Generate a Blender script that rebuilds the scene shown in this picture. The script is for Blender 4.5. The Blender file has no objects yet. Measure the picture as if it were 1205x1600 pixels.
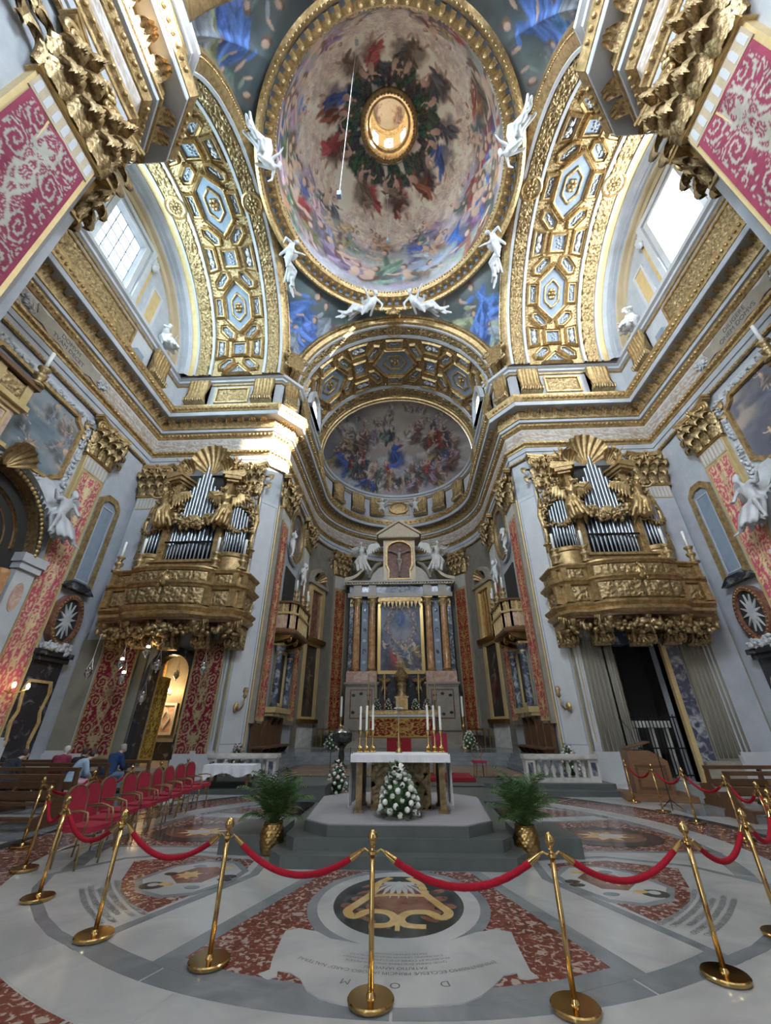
import bpy, math, random
import numpy as np
from math import sin, cos, pi, radians as R
from mathutils import Vector, Matrix, Euler
rng = random.Random(7)
SC = bpy.context.scene
COL = SC.collection
# ------------------------------------------------------------------ camera
F_PX, PITCH, YAW = 617.0, R(28.86), R(2.6)
fw = Vector((-sin(YAW)*cos(PITCH), cos(YAW)*cos(PITCH), sin(PITCH)))
rt = Vector((cos(YAW), sin(YAW), 0)); upv = rt.cross(fw)
cam = bpy.data.cameras.new('camera'); cam.sensor_fit = 'VERTICAL'; cam.sensor_height = 36.0
cam.lens = F_PX/1600*36.0; cam.clip_start = 0.05; cam.clip_end = 300
co = bpy.data.objects.new('camera', cam); COL.objects.link(co)
m3 = Matrix((rt, upv, -fw)).transposed()
co.matrix_world = Matrix.Translation((0.25, 0, 1.75)) @ m3.to_4x4()
SC.camera = co
# ------------------------------------------------------------------ world, sun, window light
SC.view_settings.view_transform = 'Standard'; SC.view_settings.look = 'None'
SC.view_settings.gamma = 1.0; SC.view_settings.use_curve_mapping = False
SC.view_settings.exposure = 0.2
w = bpy.data.worlds.new('world'); SC.world = w; w.use_nodes = True
bg = w.node_tree.nodes['Background']; bg.inputs[0].default_value = (0.72, 0.85, 1.0, 1); bg.inputs[1].default_value = 0.14
def area(name, loc, target, sx, sy, power, col=(1, 1, 1), spread=None):
    l = bpy.data.lights.new(name, 'AREA'); l.shape = 'RECTANGLE'; l.size = sx; l.size_y = sy
    l.energy = power; l.color = col
    if spread: l.spread = spread
    o = bpy.data.objects.new(name, l); COL.objects.link(o); o.location = loc
    o.rotation_euler = (Vector(target)-Vector(loc)).to_track_quat('-Z', 'Y').to_euler()
    return o
SUN_DIR = Vector((-19.6, 6.9, -7.0)).normalized()
sun = bpy.data.lights.new('sun', 'SUN'); sun.energy = 70; sun.angle = R(0.6); sun.color = (1, 0.95, 0.88)
so = bpy.data.objects.new('sun', sun); COL.objects.link(so)
so.rotation_euler = SUN_DIR.to_track_quat('-Z', 'Y').to_euler()
# daylight entering through the two transept windows and the nave clerestory behind the camera
area('window_light_left', (-14.3, 11.1, 25.0), (0, 11.1, 22), 2.4, 3.8, 1150, (0.62, 0.87, 1.0))
area('window_light_right', (14.3, 11.1, 25.0), (0, 11.1, 22), 2.4, 3.8, 1350, (0.86, 0.96, 1.0))
for sx in (-1, 1):
    for yy in (-4.5, -10.5):
        area('clerestory_light', (sx*6.5, yy, 24.0), (-sx*7, 3.5, 24), 2.6, 4.0, 2100, (0.74, 0.87, 1.0), R(125))
# ------------------------------------------------------------------ materials
def mat(name, col, rough=0.5, metal=0.0, var=None, scale=4.0, bump=0.0, bscale=40.0, spec=0.5, emit=None, estr=0.0, stretch=None, coat=0.0):
    m = bpy.data.materials.new(name); m.use_nodes = True
    nt = m.node_tree; b = nt.nodes['Principled BSDF']
    b.inputs['Base Color'].default_value = (*col, 1); b.inputs['Roughness'].default_value = rough
    b.inputs['Metallic'].default_value = metal; b.inputs['Specular IOR Level'].default_value = spec
    if coat: b.inputs['Coat Weight'].default_value = coat; b.inputs['Coat Roughness'].default_value = 0.08
    if emit: b.inputs['Emission Color'].default_value = (*emit, 1); b.inputs['Emission Strength'].default_value = estr
    if var or bump:
        tc = nt.nodes.new('ShaderNodeTexCoord'); src = tc.outputs['Object']
        if stretch:
            mp = nt.nodes.new('ShaderNodeMapping'); mp.inputs['Scale'].default_value = stretch
            nt.links.new(src, mp.inputs[0]); src = mp.outputs[0]
    if var:
        n = nt.nodes.new('ShaderNodeTexNoise'); n.inputs['Scale'].default_value = scale; n.inputs['Detail'].default_value = 6
        n.inputs['Roughness'].default_value = 0.65
        nt.links.new(src, n.inputs['Vector'])
        r = nt.nodes.new('ShaderNodeValToRGB'); r.color_ramp.elements[0].position = 0.32; r.color_ramp.elements[1].position = 0.68
        r.color_ramp.elements[0].color = (*col, 1); r.color_ramp.elements[1].color = (*var, 1)
        nt.links.new(n.outputs['Fac'], r.inputs['Fac']); nt.links.new(r.outputs['Color'], b.inputs['Base Color'])
    if bump:
        n2 = nt.nodes.new('ShaderNodeTexNoise'); n2.inputs['Scale'].default_value = bscale; n2.inputs['Detail'].default_value = 3
        nt.links.new(src, n2.inputs['Vector'])
        bp = nt.nodes.new('ShaderNodeBump'); bp.inputs['Strength'].default_value = bump; bp.inputs['Distance'].default_value = 0.05
        nt.links.new(n2.outputs['Fac'], bp.inputs['Height']); nt.links.new(bp.outputs['Normal'], b.inputs['Normal'])
    return m
def mat_attr(name, rough=0.6, metal=0.0, bump=0.0, bscale=60, spec=0.4):
    m = mat(name, (1, 1, 1), rough, metal, bump=bump, bscale=bscale, spec=spec)
    a = m.node_tree.nodes.new('ShaderNodeAttribute'); a.attribute_name = 'Col'
    m.node_tree.links.new(a.outputs['Color'], m.node_tree.nodes['Principled BSDF'].inputs['Base Color'])
    return m
def mat_breccia(name, base, spot, scale, lo, hi, rough=0.18, third=None):
    m = mat(name, base, rough, 0); nt = m.node_tree; b = nt.nodes['Principled BSDF']
    tc = nt.nodes.new('ShaderNodeTexCoord')
    n = nt.nodes.new('ShaderNodeTexNoise'); n.inputs['Scale'].default_value = scale; n.inputs['Detail'].default_value = 8; n.inputs['Distortion'].default_value = 0.9
    nt.links.new(tc.outputs['Object'], n.inputs['Vector'])
    r = nt.nodes.new('ShaderNodeValToRGB'); e = r.color_ramp.elements
    e[0].position = lo; e[0].color = (*base, 1); e[1].position = hi; e[1].color = (*spot, 1)
    if third: x = e.new(max(0.0, lo-0.2)); x.color = (*third, 1)
    nt.links.new(n.outputs['Fac'], r.inputs['Fac']); nt.links.new(r.outputs['Color'], b.inputs['Base Color'])
    return m
M = {}
M['stone'] = mat('grey_stone', (.36, .39, .43), .5, 0, (.47, .49, .52), 1.3)
M['stone2'] = mat('pale_stone', (.46, .48, .51), .5, 0, (.56, .57, .58), 1.0)
M['apse_stone'] = mat('brown_grey_stone', (.17, .155, .13), .5, 0, (.24, .215, .18), 1.2)
M['ochre'] = mat('ochre_plaster', (.45, .36, .22), .7, 0, (.52, .43, .29), 1.2)
M['drab'] = mat('drab_plaster_and_shade', (.20, .185, .14), .8, 0, (.26, .24, .19), .8)  # drab pilaster tone, also the painted shade of the lower wall slabs
M['gold'] = mat('gilding', (.30, .19, .075), .36, .7, (.66, .48, .24), 5.0, .4, 24)
M['goldr'] = mat('gilded_relief', (.16, .10, .04), .42, .66, (.68, .50, .26), 9.0, .6, 16)
M['paint_gold'] = mat('gold_paint', (.60, .44, .20), .45, .35, (.70, .54, .28), 3.0)
M['stucco'] = mat('white_stucco', (.56, .57, .58), .6, 0, (.66, .66, .66), 5.0, .3, 14)
M['marble_st'] = mat('statue_marble', (.66, .65, .62), .4, 0, (.76, .75, .72), 3.0)
M['greystat'] = mat('grey_marble', (.40, .41, .43), .4, 0, (.55, .56, .58), 3.0)
M['panel'] = mat('blue_grey_panel', (.19, .24, .31), .6, 0, (.26, .31, .38), 2.0)
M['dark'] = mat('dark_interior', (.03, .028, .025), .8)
M['black_marble'] = mat_breccia('black_marble', (.03, .03, .035), (.22, .22, .24), 2.2, .55, .75, .2)
M['blue_marble'] = mat_breccia('mottled_blue_marble', (.055, .065, .10), (.36, .38, .40), 3.2, .45, .66, .2)
M['pipe'] = mat('tin_pipe', (.30, .33, .37), .34, .9)
M['oak'] = mat('walnut_wood', (.085, .042, .022), .4, 0, (.14, .07, .035), 5.0, stretch=(1, 1, 6))
M['oak2'] = mat('brown_wood', (.16, .08, .04), .4, 0, (.22, .115, .055), 5.0, stretch=(1, 1, 6))
M['col_marble'] = mat_breccia('amber_column_marble', (.42, .20, .08), (.62, .38, .20), 2.4, .4, .66, .18)
M['pink_marble'] = mat_breccia('pink_marble', (.50, .30, .23), (.66, .50, .42), 3.0, .4, .66, .25)
M['beige'] = mat('beige_marble', (.27, .235, .19), .35, 0, (.36, .315, .26), 2.0)
M['fresco'] = mat_attr('fresco', .75, 0, .15, 12)
M['damask'] = mat_attr('damask_cloth', .8, 0, .25, 120, .2)
M['canvas'] = mat_attr('oil_painting', .4, 0, .1, 60)
M['inlay'] = mat_attr('marble_inlay', .22)
M['white'] = mat('white_linen', (.72, .74, .80), .8, 0, (.80, .82, .86), 3)
M['wax'] = mat('white_wax', (.85, .84, .80), .45)
M['velvet'] = mat('red_velvet', (.30, .004, .016), .8, 0, (.38, .008, .025), 30, .3, 200, .25)
M['redcloth'] = mat('red_upholstery', (.30, .012, .035), .8, 0, (.36, .02, .05), 20)
M['brass'] = mat('polished_brass', (.55, .37, .15), .15, 1.0)
M['brassd'] = mat('aged_brass', (.42, .28, .11), .3, 1.0)
M['chairgold'] = mat('chair_frame_gold', (.34, .24, .12), .4, .7)
M['leaf'] = mat('palm_leaf', (.030, .075, .018), .5, 0, (.07, .14, .035), 9)
M['leafd'] = mat('dark_foliage', (.03, .08, .025), .5, 0, (.06, .13, .04), 6)
M['petal'] = mat('white_petal', (.82, .82, .78), .6)
M['petalp'] = mat('pink_petal', (.78, .52, .56), .6)
M['greenstone'] = mat('grey_green_stone', (.075, .09, .09), .42, 0, (.105, .122, .12), 2.5)
M['cream'] = mat('cream_gilt_stone', (.42, .34, .23), .4, .1, (.54, .45, .32), 3)
M['carpet'] = mat('grey_carpet', (.29, .28, .30), .95, 0, (.34, .33, .35), 30, .3, 200)
M['redcarpet'] = mat('red_carpet', (.22, .007, .014), .9)
M['pave'] = mat_breccia('tan_brown_marble', (.20, .12, .065), (.33, .25, .17), 2.5, .4, .62, .25, (.10, .08, .07))
M['antique'] = mat_breccia('brown_bronze_relief', (.13, .09, .04), (.28, .19, .08), 6, .4, .65, .4)
M['travertine'] = mat_breccia('worn_white_marble', (.42, .40, .38), (.62, .60, .57), 2.5, .35, .6, .4, (.22, .21, .22))
M['silver'] = mat('silver', (.70, .72, .75), .2, 1.0)
M['glow'] = mat('warm_lamp', (1, .8, .5), .5, 0, emit=(1, .72, .35), estr=30)
M['flame'] = mat('candle_flame', (1, .8, .5), .5, 0, emit=(1, .75, .4), estr=25)
M['skyglass'] = mat('daylit_glass', (.9, .95, 1), .3, 0, emit=(.82, .93, 1), estr=7)
M['skyglassr'] = mat('sunlit_glass', (1, 1, 1), .3, 0, emit=(1, 1, 1), estr=9)
M['iron'] = mat('black_iron', (.02, .02, .02), .5, .6)
M['white_marble'] = mat_breccia('white_floor_marble', (.36, .37, .38), (.50, .50, .50), 1.1, .35, .66, .16)
M['grey_marble'] = mat_breccia('grey_floor_marble', (.17, .19, .21), (.25, .27, .29), 2.0, .35, .66, .16)
M['red_marble'] = mat_breccia('red_mottled_marble', (.19, .06, .045), (.40, .33, .30), 15, .53, .60, .17, (.14, .042, .032))
M['blk_floor'] = mat_breccia('black_floor_marble', (.03, .035, .035), (.12, .12, .12), 3, .5, .75, .16)
M['yellow_marble'] = mat_breccia('yellow_marble', (.50, .32, .12), (.62, .46, .24), 4, .4, .65, .17)
M['brown_marble'] = mat_breccia('brown_marble', (.17, .07, .05), (.26, .13, .09), 4, .4, .65, .17)
M['ink'] = mat('engraved_letter', (.10, .10, .10), .6)
# ------------------------------------------------------------------ mesh helpers
class MB:
    def __init__(s): s.v = []; s.f = []
    def add(s, vs, fs):
        n = len(s.v); s.v.extend([tuple(p) for p in vs]); s.f.extend([tuple(i+n for i in q) for q in fs]); return s
    def box(s, x0, x1, y0, y1, z0, z1, mtx=None):
        vs = [(x, y, z) for z in (z0, z1) for y in (y0, y1) for x in (x0, x1)]
        if mtx: vs = [mtx @ Vector(p) for p in vs]
        return s.add(vs, [(0, 2, 3, 1), (4, 5, 7, 6), (0, 1, 5, 4), (2, 6, 7, 3), (0, 4, 6, 2), (1, 3, 7, 5)])
    def cbox(s, c, d, mtx=None):
        return s.box(c[0]-d[0]/2, c[0]+d[0]/2, c[1]-d[1]/2, c[1]+d[1]/2, c[2]-d[2]/2, c[2]+d[2]/2, mtx)
    def prism(s, poly, a0, a1, axis='z', mtx=None):
        n = len(poly)
        def P(p, a):
            if axis == 'z': q = (p[0], p[1], a)
            elif axis == 'y': q = (p[0], a, p[1])
            else: q = (a, p[0], p[1])
            return mtx @ Vector(q) if mtx else q
        vs = [P(p, a0) for p in poly]+[P(p, a1) for p in poly]
        fs = [(i, (i+1) % n, n+(i+1) % n, n+i) for i in range(n)]+[tuple(range(n))[::-1], tuple(range(n, 2*n))]
        return s.add(vs, fs)
    def ringprism(s, outer, inner, a0, a1, axis='z', mtx=None):
        n = len(outer)
        def P(p, a):
            if axis == 'z': q = (p[0], p[1], a)
            elif axis == 'y': q = (p[0], a, p[1])
            else: q = (a, p[0], p[1])
            return mtx @ Vector(q) if mtx else q
        vs = [P(p, a0) for p in outer]+[P(p, a1) for p in outer]+[P(p, a1) for p in inner]+[P(p, a0) for p in inner]
        fs = []
        for i in range(n):
            j = (i+1) % n
            for k in range(3): fs.append((k*n+i, k*n+j, (k+1)*n+j, (k+1)*n+i))
            fs.append((3*n+i, 3*n+j, j, i))
        return s.add(vs, fs)
    def lathe(s, prof, n=16, c=(0, 0, 0), mtx=None, a0=0, a1=2*pi, caps=True):
        full = abs(a1-a0-2*pi) < 1e-6; m = n if full else n+1
        vs = []
        for r, z in prof:
            for i in range(m):
                a = a0+(a1-a0)*i/n; p = Vector((c[0]+r*cos(a), c[1]+r*sin(a), c[2]+z)); vs.append(mtx @ p if mtx else p)
        fs = []
        for k in range(len(prof)-1):
            for i in range(n):
                j = (i+1) % m; fs.append((k*m+i, k*m+j, (k+1)*m+j, (k+1)*m+i))
        if full and caps:
            if prof[0][0] > 1e-4: fs.append(tuple(range(m))[::-1])
            if prof[-1][0] > 1e-4: fs.append(tuple((len(prof)-1)*m+i for i in range(m)))
        return s.add(vs, fs)
    def tube(s, pts, rad, n=8, mtx=None, closed=False):
        pts = [Vector(p) for p in pts]; k = len(pts)
        if not hasattr(rad, '__len__'): rad = [rad]*k
        vs = []; prev = None
        for i in range(k):
            a = pts[(i-1) % k] if (i > 0 or closed) else pts[0]; b = pts[(i+1) % k] if (i < k-1 or closed) else pts[-1]
            t = (b-a).normalized() if (b-a).length > 1e-9 else Vector((0, 0, 1))
            if prev is None:
                u = t.cross(Vector((0, 0, 1)) if abs(t.z) < .9 else Vector((1, 0, 0))).normalized()
            else:
                u = (prev-t*prev.dot(t)); u = u.normalized() if u.length > 1e-6 else t.orthogonal().normalized()
            prev = u; w_ = t.cross(u)
            for q in range(n):
                p = pts[i]+(u*cos(2*pi*q/n)+w_*sin(2*pi*q/n))*rad[i]; vs.append(mtx @ p if mtx else p)
        fs = []
        for i in range(k if closed else k-1):
            for q in range(n):
                r_ = (q+1) % n; i2 = (i+1) % k; fs.append((i*n+q, i*n+r_, i2*n+r_, i2*n+q))
        if not closed: fs += [tuple(range(n))[::-1], tuple((k-1)*n+q for q in range(n))]
        return s.add(vs, fs)
    def ell(s, c, r, rot=None, nu=10, nv=6, mtx=None):
        vs = []; fs = []; E_ = rot if rot is not None else Matrix.Identity(3); c = Vector(c)
        for j in range(1, nv):
            t = pi*j/nv
            for i in range(nu):
                a = 2*pi*i/nu; p = c+E_ @ Vector((r[0]*sin(t)*cos(a), r[1]*sin(t)*sin(a), r[2]*cos(t))); vs.append(p)
        top = len(vs); vs.append(c+E_ @ Vector((0, 0, r[2]))); vs.append(c+E_ @ Vector((0, 0, -r[2])))
        for j in range(nv-2):
            for i in range(nu):
                k = (i+1) % nu; fs.append((j*nu+i, (j+1)*nu+i, (j+1)*nu+k, j*nu+k))
        for i in range(nu):
            k = (i+1) % nu; fs.append((top, i, k)); fs.append((top+1, (nv-2)*nu+k, (nv-2)*nu+i))
        if mtx: vs = [mtx @ p for p in vs]
        return s.add(vs, fs)
    def cap(s, a, b, ra, rb, n=10):
        a, b = Vector(a), Vector(b); d = b-a; L = d.length
        if L < 1e-5: return s.ell(a, (ra, ra, ra))
        t = d/L
        s.tube([a-t*ra, a-t*ra*.7, a, b, b+t*rb*.7, b+t*rb], [ra*.05, ra*.7, ra, rb, rb*.7, rb*.05], n); return s
    def sweep(s, prof, path, closed=False, zoff=0):
        """prof [(outward offset, z)], path [(x,y)], outward = left of travel"""
        n = len(path); m = len(prof); vs = []
        for i in range(n):
            p = Vector(path[i]); a = Vector(path[(i-1) % n]) if (i > 0 or closed) else None; b = Vector(path[(i+1) % n]) if (i < n-1 or closed) else None
            na = Vector((-(p-a).y, (p-a).x)).normalized() if a is not None else None
            nb = Vector((-(b-p).y, (b-p).x)).normalized() if b is not None else None
            if na is None: nn = nb
            elif nb is None: nn = na
            else:
                nn = (na+nb).normalized(); nn = nn/max(.3, nn.dot(na))
            for o, z in prof: vs.append((p.x+nn.x*o, p.y+nn.y*o, z+zoff))
        fs = []
        for i in range(n if closed else n-1):
            j = (i+1) % n
            for k in range(m-1): fs.append((i*m+k, j*m+k, j*m+k+1, i*m+k+1))
        return s.add(vs, fs)
    def grid(s, P):
        P = np.asarray(P, float); a, b = P.shape[:2]; n = len(s.v)
        s.v.extend(map(tuple, P.reshape(-1, 3).tolist()))
        s.f.extend([(n+i*b+j, n+i*b+j+1, n+(i+1)*b+j+1, n+(i+1)*b+j) for i in range(a-1) for j in range(b-1)]); return s
    def mesh(s, name, smooth=False, fix=True):
        me = bpy.data.meshes.new(name); me.from_pydata([tuple(p) for p in s.v], [], s.f); me.update()
        if fix:
            import bmesh
            bm = bmesh.new(); bm.from_mesh(me); bmesh.ops.recalc_face_normals(bm, faces=bm.faces); bm.to_mesh(me); bm.free()
        if smooth:
            me.polygons.foreach_set('use_smooth', [True]*len(me.polygons))
        return me
def smooth_angle(me, ang=40):
    me.polygons.foreach_set('use_smooth', [True]*len(me.polygons))
    try: me.set_sharp_from_angle(angle=R(ang))
    except Exception: pass
    return me
def link(name, me, m=None, parent=None, mtx=None):
    o = bpy.data.objects.new(name, me); COL.objects.link(o)
    if m is not None and me is not None and not me.materials: me.materials.append(M[m] if isinstance(m, str) else m)
    if parent is not None: o.parent = parent
    if mtx is not None: o.matrix_local = mtx
    return o
def O(name, mb, m, parent=None, mtx=None, smooth=None):
    me = mb.mesh(name) if isinstance(mb, MB) else mb
    if smooth is True: me.polygons.foreach_set('use_smooth', [True]*len(me.polygons))
    elif smooth: smooth_angle(me, smooth)
    return link(name, me, m, parent, mtx)
def tag(o, label, cat, group=None):
    o['label'] = label; o['category'] = cat
    if group: o['group'] = group
    return o
def thing(name, label, cat, mtx=None, group=None):
    o = bpy.data.objects.new(name, None); COL.objects.link(o); o.empty_display_size = .1
    if mtx is not None: o.matrix_local = mtx
    return tag(o, label, cat, group)
def struct(name, mb=None, m=None, label=None, smooth=None):
    o = O(name, mb, m, None, None, smooth) if mb is not None else bpy.data.objects.new(name, None)
    if mb is None: COL.objects.link(o)
    o['kind'] = 'structure'
    if label: o['label'] = label
    return o
def empty(name, parent, mtx=None):
    o = bpy.data.objects.new(name, None); COL.objects.link(o); o.empty_display_size = .1; o.parent = parent
    if mtx is not None: o.matrix_local = mtx
    return o
def clone(o, parent=None, mtx=None):
    c = o.copy(); COL.objects.link(c); c.parent = parent
    if mtx is not None: c.matrix_local = mtx
    for ch in list(o.children): clone(ch, c)
    return c
def T(x=0, y=0, z=0, rz=0, s=1, rx=0, ry=0):
    sc = s if hasattr(s, '__len__') else (s, s, s)
    return Matrix.Translation((x, y, z)) @ Euler((rx, ry, rz)).to_matrix().to_4x4() @ Matrix.Diagonal((*sc, 1))
MIRX = Matrix.Diagonal((-1, 1, 1, 1))
# colour grids -------------------------------------------------------
def colgrid(name, P, C, m='fresco', parent=None, mtx=None, smooth=True):
    """P (a,b,3) points, C (a,b,3) linear colours per vertex"""
    P = np.asarray(P, np.float32); a, b = P.shape[:2]
    me = bpy.data.meshes.new(name)
    idx = (np.arange(a-1)[:, None]*b+np.arange(b-1)[None, :]).ravel()
    q = np.stack([idx, idx+1, idx+b+1, idx+b], 1).astype(np.int32)
    me.vertices.add(a*b); me.vertices.foreach_set('co', P.reshape(-1))
    me.loops.add(q.size); me.loops.foreach_set('vertex_index', q.ravel())
    me.polygons.add(len(q)); me.polygons.foreach_set('loop_start', np.arange(0, q.size, 4, dtype=np.int32))
    me.polygons.foreach_set('use_smooth', [smooth]*len(q))
    at = me.color_attributes.new('Col', 'FLOAT_COLOR', 'POINT')
    cc = np.ones((a*b, 4), np.float32); cc[:, :3] = np.clip(np.asarray(C, np.float32).reshape(-1, 3), 0, 1)
    at.data.foreach_set('color', cc.ravel()); me.update(calc_edges=True)
    return link(name, me, m, parent, mtx)
def vnoise(h, w_, cells, seed, octs=4, wrap=False):
    r = np.random.RandomState(seed); out = np.zeros((h, w_)); amp = 1; tot = 0
    for o in range(octs):
        cy, cx = max(2, int(cells[0]*2**o)), max(2, int(cells[1]*2**o))
        g = r.rand(cy+2, cx+2)
        if wrap: g[:, cx] = g[:, 0]; g[:, cx+1] = g[:, 1]
        y = np.linspace(0, cy, h); x = np.linspace(0, cx, w_)
        yi = np.minimum(y.astype(int), cy-1+1); xi = np.minimum(x.astype(int), cx)
        fy = (y-yi)[:, None]; fx = (x-xi)[None, :]; fy = fy*fy*(3-2*fy); fx = fx*fx*(3-2*fx)
        a = g[yi][:, xi]; b = g[yi][:, np.minimum(xi+1, cx+1)]; c = g[np.minimum(yi+1, cy+1)][:, xi]; d = g[np.minimum(yi+1, cy+1)][:, np.minimum(xi+1, cx+1)]
        out += amp*((a*(1-fx)+b*fx)*(1-fy)+(c*(1-fx)+d*fx)*fy); tot += amp; amp *= .55
    return out/tot
class Paint:
    """a small canvas on which generic clouds and draped figures are brushed; y runs downward"""
    def __init__(s, h, w_, seed, cols, cells=(4, 6), wrap=False, contrast=2.2):
        s.wrap = wrap; s.h, s.w, s.seed = h, w_, seed; s.r = random.Random(seed)
        n = np.clip((vnoise(h, w_, cells, seed, 5, wrap)-.5)*contrast+.5, 0, 1)*(len(cols)-1)
        cols = np.array(cols); i = np.clip(n.astype(int), 0, len(cols)-2); f = (n-i)[..., None]
        s.img = cols[i]*(1-f)+cols[i+1]*f
        s.tex = vnoise(h, w_, (h/14, w_/14), seed+5, 2, wrap); s.tex2 = vnoise(h, w_, (h/5, w_/5), seed+9, 2, wrap)
    def blob(s, cx, cy, rx, ry, ang, col, fold=0.0, soft=.25, light=.3, op=1, again=True):
        rr = int(max(rx, ry)*1.3)+2
        if s.wrap and again:
            if cx < rr: s.blob(cx+s.w, cy, rx, ry, ang, col, fold, soft, light, op, False)
            elif cx > s.w-rr: s.blob(cx-s.w, cy, rx, ry, ang, col, fold, soft, light, op, False)
        x0, x1 = max(0, int(cx-rr)), min(s.w, int(cx+rr)); y0, y1 = max(0, int(cy-rr)), min(s.h, int(cy+rr))
        if x1-x0 < 2 or y1-y0 < 2: return
        Y, X = np.mgrid[y0:y1, x0:x1]; dx, dy = X-cx, Y-cy; c_, s_ = cos(ang), sin(ang)
        u = (dx*c_+dy*s_)/rx; v = (-dx*s_+dy*c_)/ry
        d = np.sqrt(u*u+v*v)+(s.tex[y0:y1, x0:x1]-.5)*.5
        a = np.clip((1-d)/soft, 0, 1)[..., None]*op
        sh = 1-light*(u*.3+v*.5)*.9+fold*(np.sin(v*5+u*3+s.tex2[y0:y1, x0:x1]*7))*.45
        c = np.array(col)[None, None]*np.clip(sh, .25, 1.9)[..., None]
        s.img[y0:y1, x0:x1] = s.img[y0:y1, x0:x1]*(1-a)+c*a
    def figure(s, cx, cy, S, ang=0, robe=(.35, .08, .08), skin=(.55, .36, .26), bare=.4, robe2=None, con=1.0):
        """a draped figure brushed with strokes of cloth, then limbs and head"""
        r = s.r; flip = r.choice((-1, 1)); lean = r.uniform(.1, .5)
        def at(u, v): u *= flip; return cx+S*(u*cos(ang)-v*sin(ang)), cy+S*(u*sin(ang)+v*cos(ang))
        def b(u, v, rx, ry, a, col, f=0, op=1, soft=.3): x, y = at(u, v); s.blob(x, y, rx*S, ry*S, ang+a*flip, col, f, soft, .35, op)
        dk = tuple(k*(1-.75*con) for k in robe); hc = lambda c: tuple(a*con+b_*(1-con)*.8 for a, b_ in zip(c, skin))
        b(.15*lean, .4, .52, .58, .4, dk, .3, .75, .5)
        if bare > .45: b(lean*.9, .92, .2, .055, 1.0+r.uniform(-.4, .4), tuple(k*.9 for k in skin)); b(lean*.3-.1, .95, .2, .055, 1.6, tuple(k*.75 for k in skin))
        for i in range(9):
            t = i/8; k = 1+(r.uniform(.45, 1.35)-1)*con; c = robe2 if (robe2 and i % 3 == 0) else robe
            b(lean*t*.9+r.uniform(-.14, .14), -.12+.85*t+r.uniform(-.06, .06), .34*(.6+.6*sin(pi*(.2+.7*t))), .085, .9+r.uniform(-.9, .7), tuple(min(1, q*k) for q in c), .35, .95)
        if bare > .5: b(0, -.2, .13, .22, .2, skin); b(.02, -.05, .12, .12, 0, tuple(k*.8 for k in skin))
        a1 = r.uniform(-.6, .9); ex, ey = .1+.2*cos(a1), -.3+.2*sin(a1); b(.1+.1*cos(a1), -.3+.1*sin(a1), .14, .05, a1, skin if bare > .35 else robe)
        a2 = a1+r.uniform(-1.2, .4); b(ex+.09*cos(a2), ey+.09*sin(a2), .12, .036, a2, skin)
        b(-.015, -.49, .085, .1, 0, hc((.17, .11, .075)), 0, .9); b(.02, -.475, .06, .078, 0, skin)
        b(-.02, -.57, .05, .03, 0, hc((.14, .09, .06)), 0, .7)
    def scatter(s, n, size, ys, robes, ang=lambda x, y: 0, xs=None):
        pts = sorted([(s.r.uniform(*ys)*s.h, (s.r.uniform(*xs) if xs else s.r.random())*s.w) for _ in range(n)])
        for y, x in pts:
            sk = s.r.choice(((.56, .38, .28), (.48, .31, .22), (.62, .44, .34), (.42, .27, .2)))
            s.figure(x, y, size*s.r.uniform(.75, 1.25), ang(x/s.w, y/s.h)+s.r.uniform(-.5, .5), s.r.choice(robes), sk, s.r.random())
    def clouds(s, n, size, ys, col):
        for _ in range(n):
            x, y = s.r.random()*s.w, s.r.uniform(*ys)*s.h; k = s.r.uniform(.75, 1.15)
            s.blob(x, y, size*s.r.uniform(.6, 1.4), size*s.r.uniform(.3, .7), s.r.uniform(-.4, .4), tuple(c*k for c in col), .25, .5, .5, .85)
ROBES = [(.42, .07, .06), (.10, .17, .48), (.45, .32, .12), (.12, .22, .14), (.36, .24, .36), (.5, .45, .4), (.30, .14, .08), (.10, .08, .10), (.5, .36, .3)]
def scrollfield(U_, V_):
    """leafy scroll pattern: U_ in [-1,1] mirrored, V_ along with period 1; returns about -1..1"""
    u = np.abs(U_); v = V_-np.floor(V_); out = np.full(np.broadcast(u, v).shape, -1.0)
    def spir(cx, cy, Rr, hand, k=2.2):
        nonlocal out
        for dv in (-1, 0, 1):
            dx, dy = u-cx, (v-cy-dv)*1.9; d = np.hypot(dx, dy); th = np.arctan2(dy, dx)
            val = np.cos(hand*th+k*2*pi*d/Rr+.5*np.sin(9*th))*np.clip((Rr*(1.02+.12*np.cos(9*th))-d)/(.15*Rr), -1, 1)+.3*np.sin(13*th+30*d)
            val = np.where(d < Rr*1.1, val, -1); out = np.maximum(out, val)
    def flower(cx, cy, Rr, n, ph=0):
        nonlocal out
        for dv in (-1, 0, 1):
            dx, dy = u-cx, (v-cy-dv)*1.9; d = np.hypot(dx, dy); th = np.arctan2(dy, dx)
            val = np.clip((Rr*(.72+.28*np.cos(n*th+ph))-d)/(.2*Rr), -1, 1); out = np.maximum(out, val)
    spir(.58, .18, .40, 1); spir(.55, .62, .36, -1); spir(.9, .42, .16, 1, 1.4); spir(.88, .9, .2, -1, 1.4)
    flower(0, .4, .30, 7); flower(0, .9, .24, 5, pi); flower(.25, .02, .14, 3); flower(.3, .42, .13, 4); flower(.62, .9, .15, 5); flower(.95, .2, .12, 4)
    stem = 1-np.abs(u-(.18+.14*np.cos(2*pi*v*2)))/.06; out = np.maximum(out, np.clip(stem, -1, 1))
    return out
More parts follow.
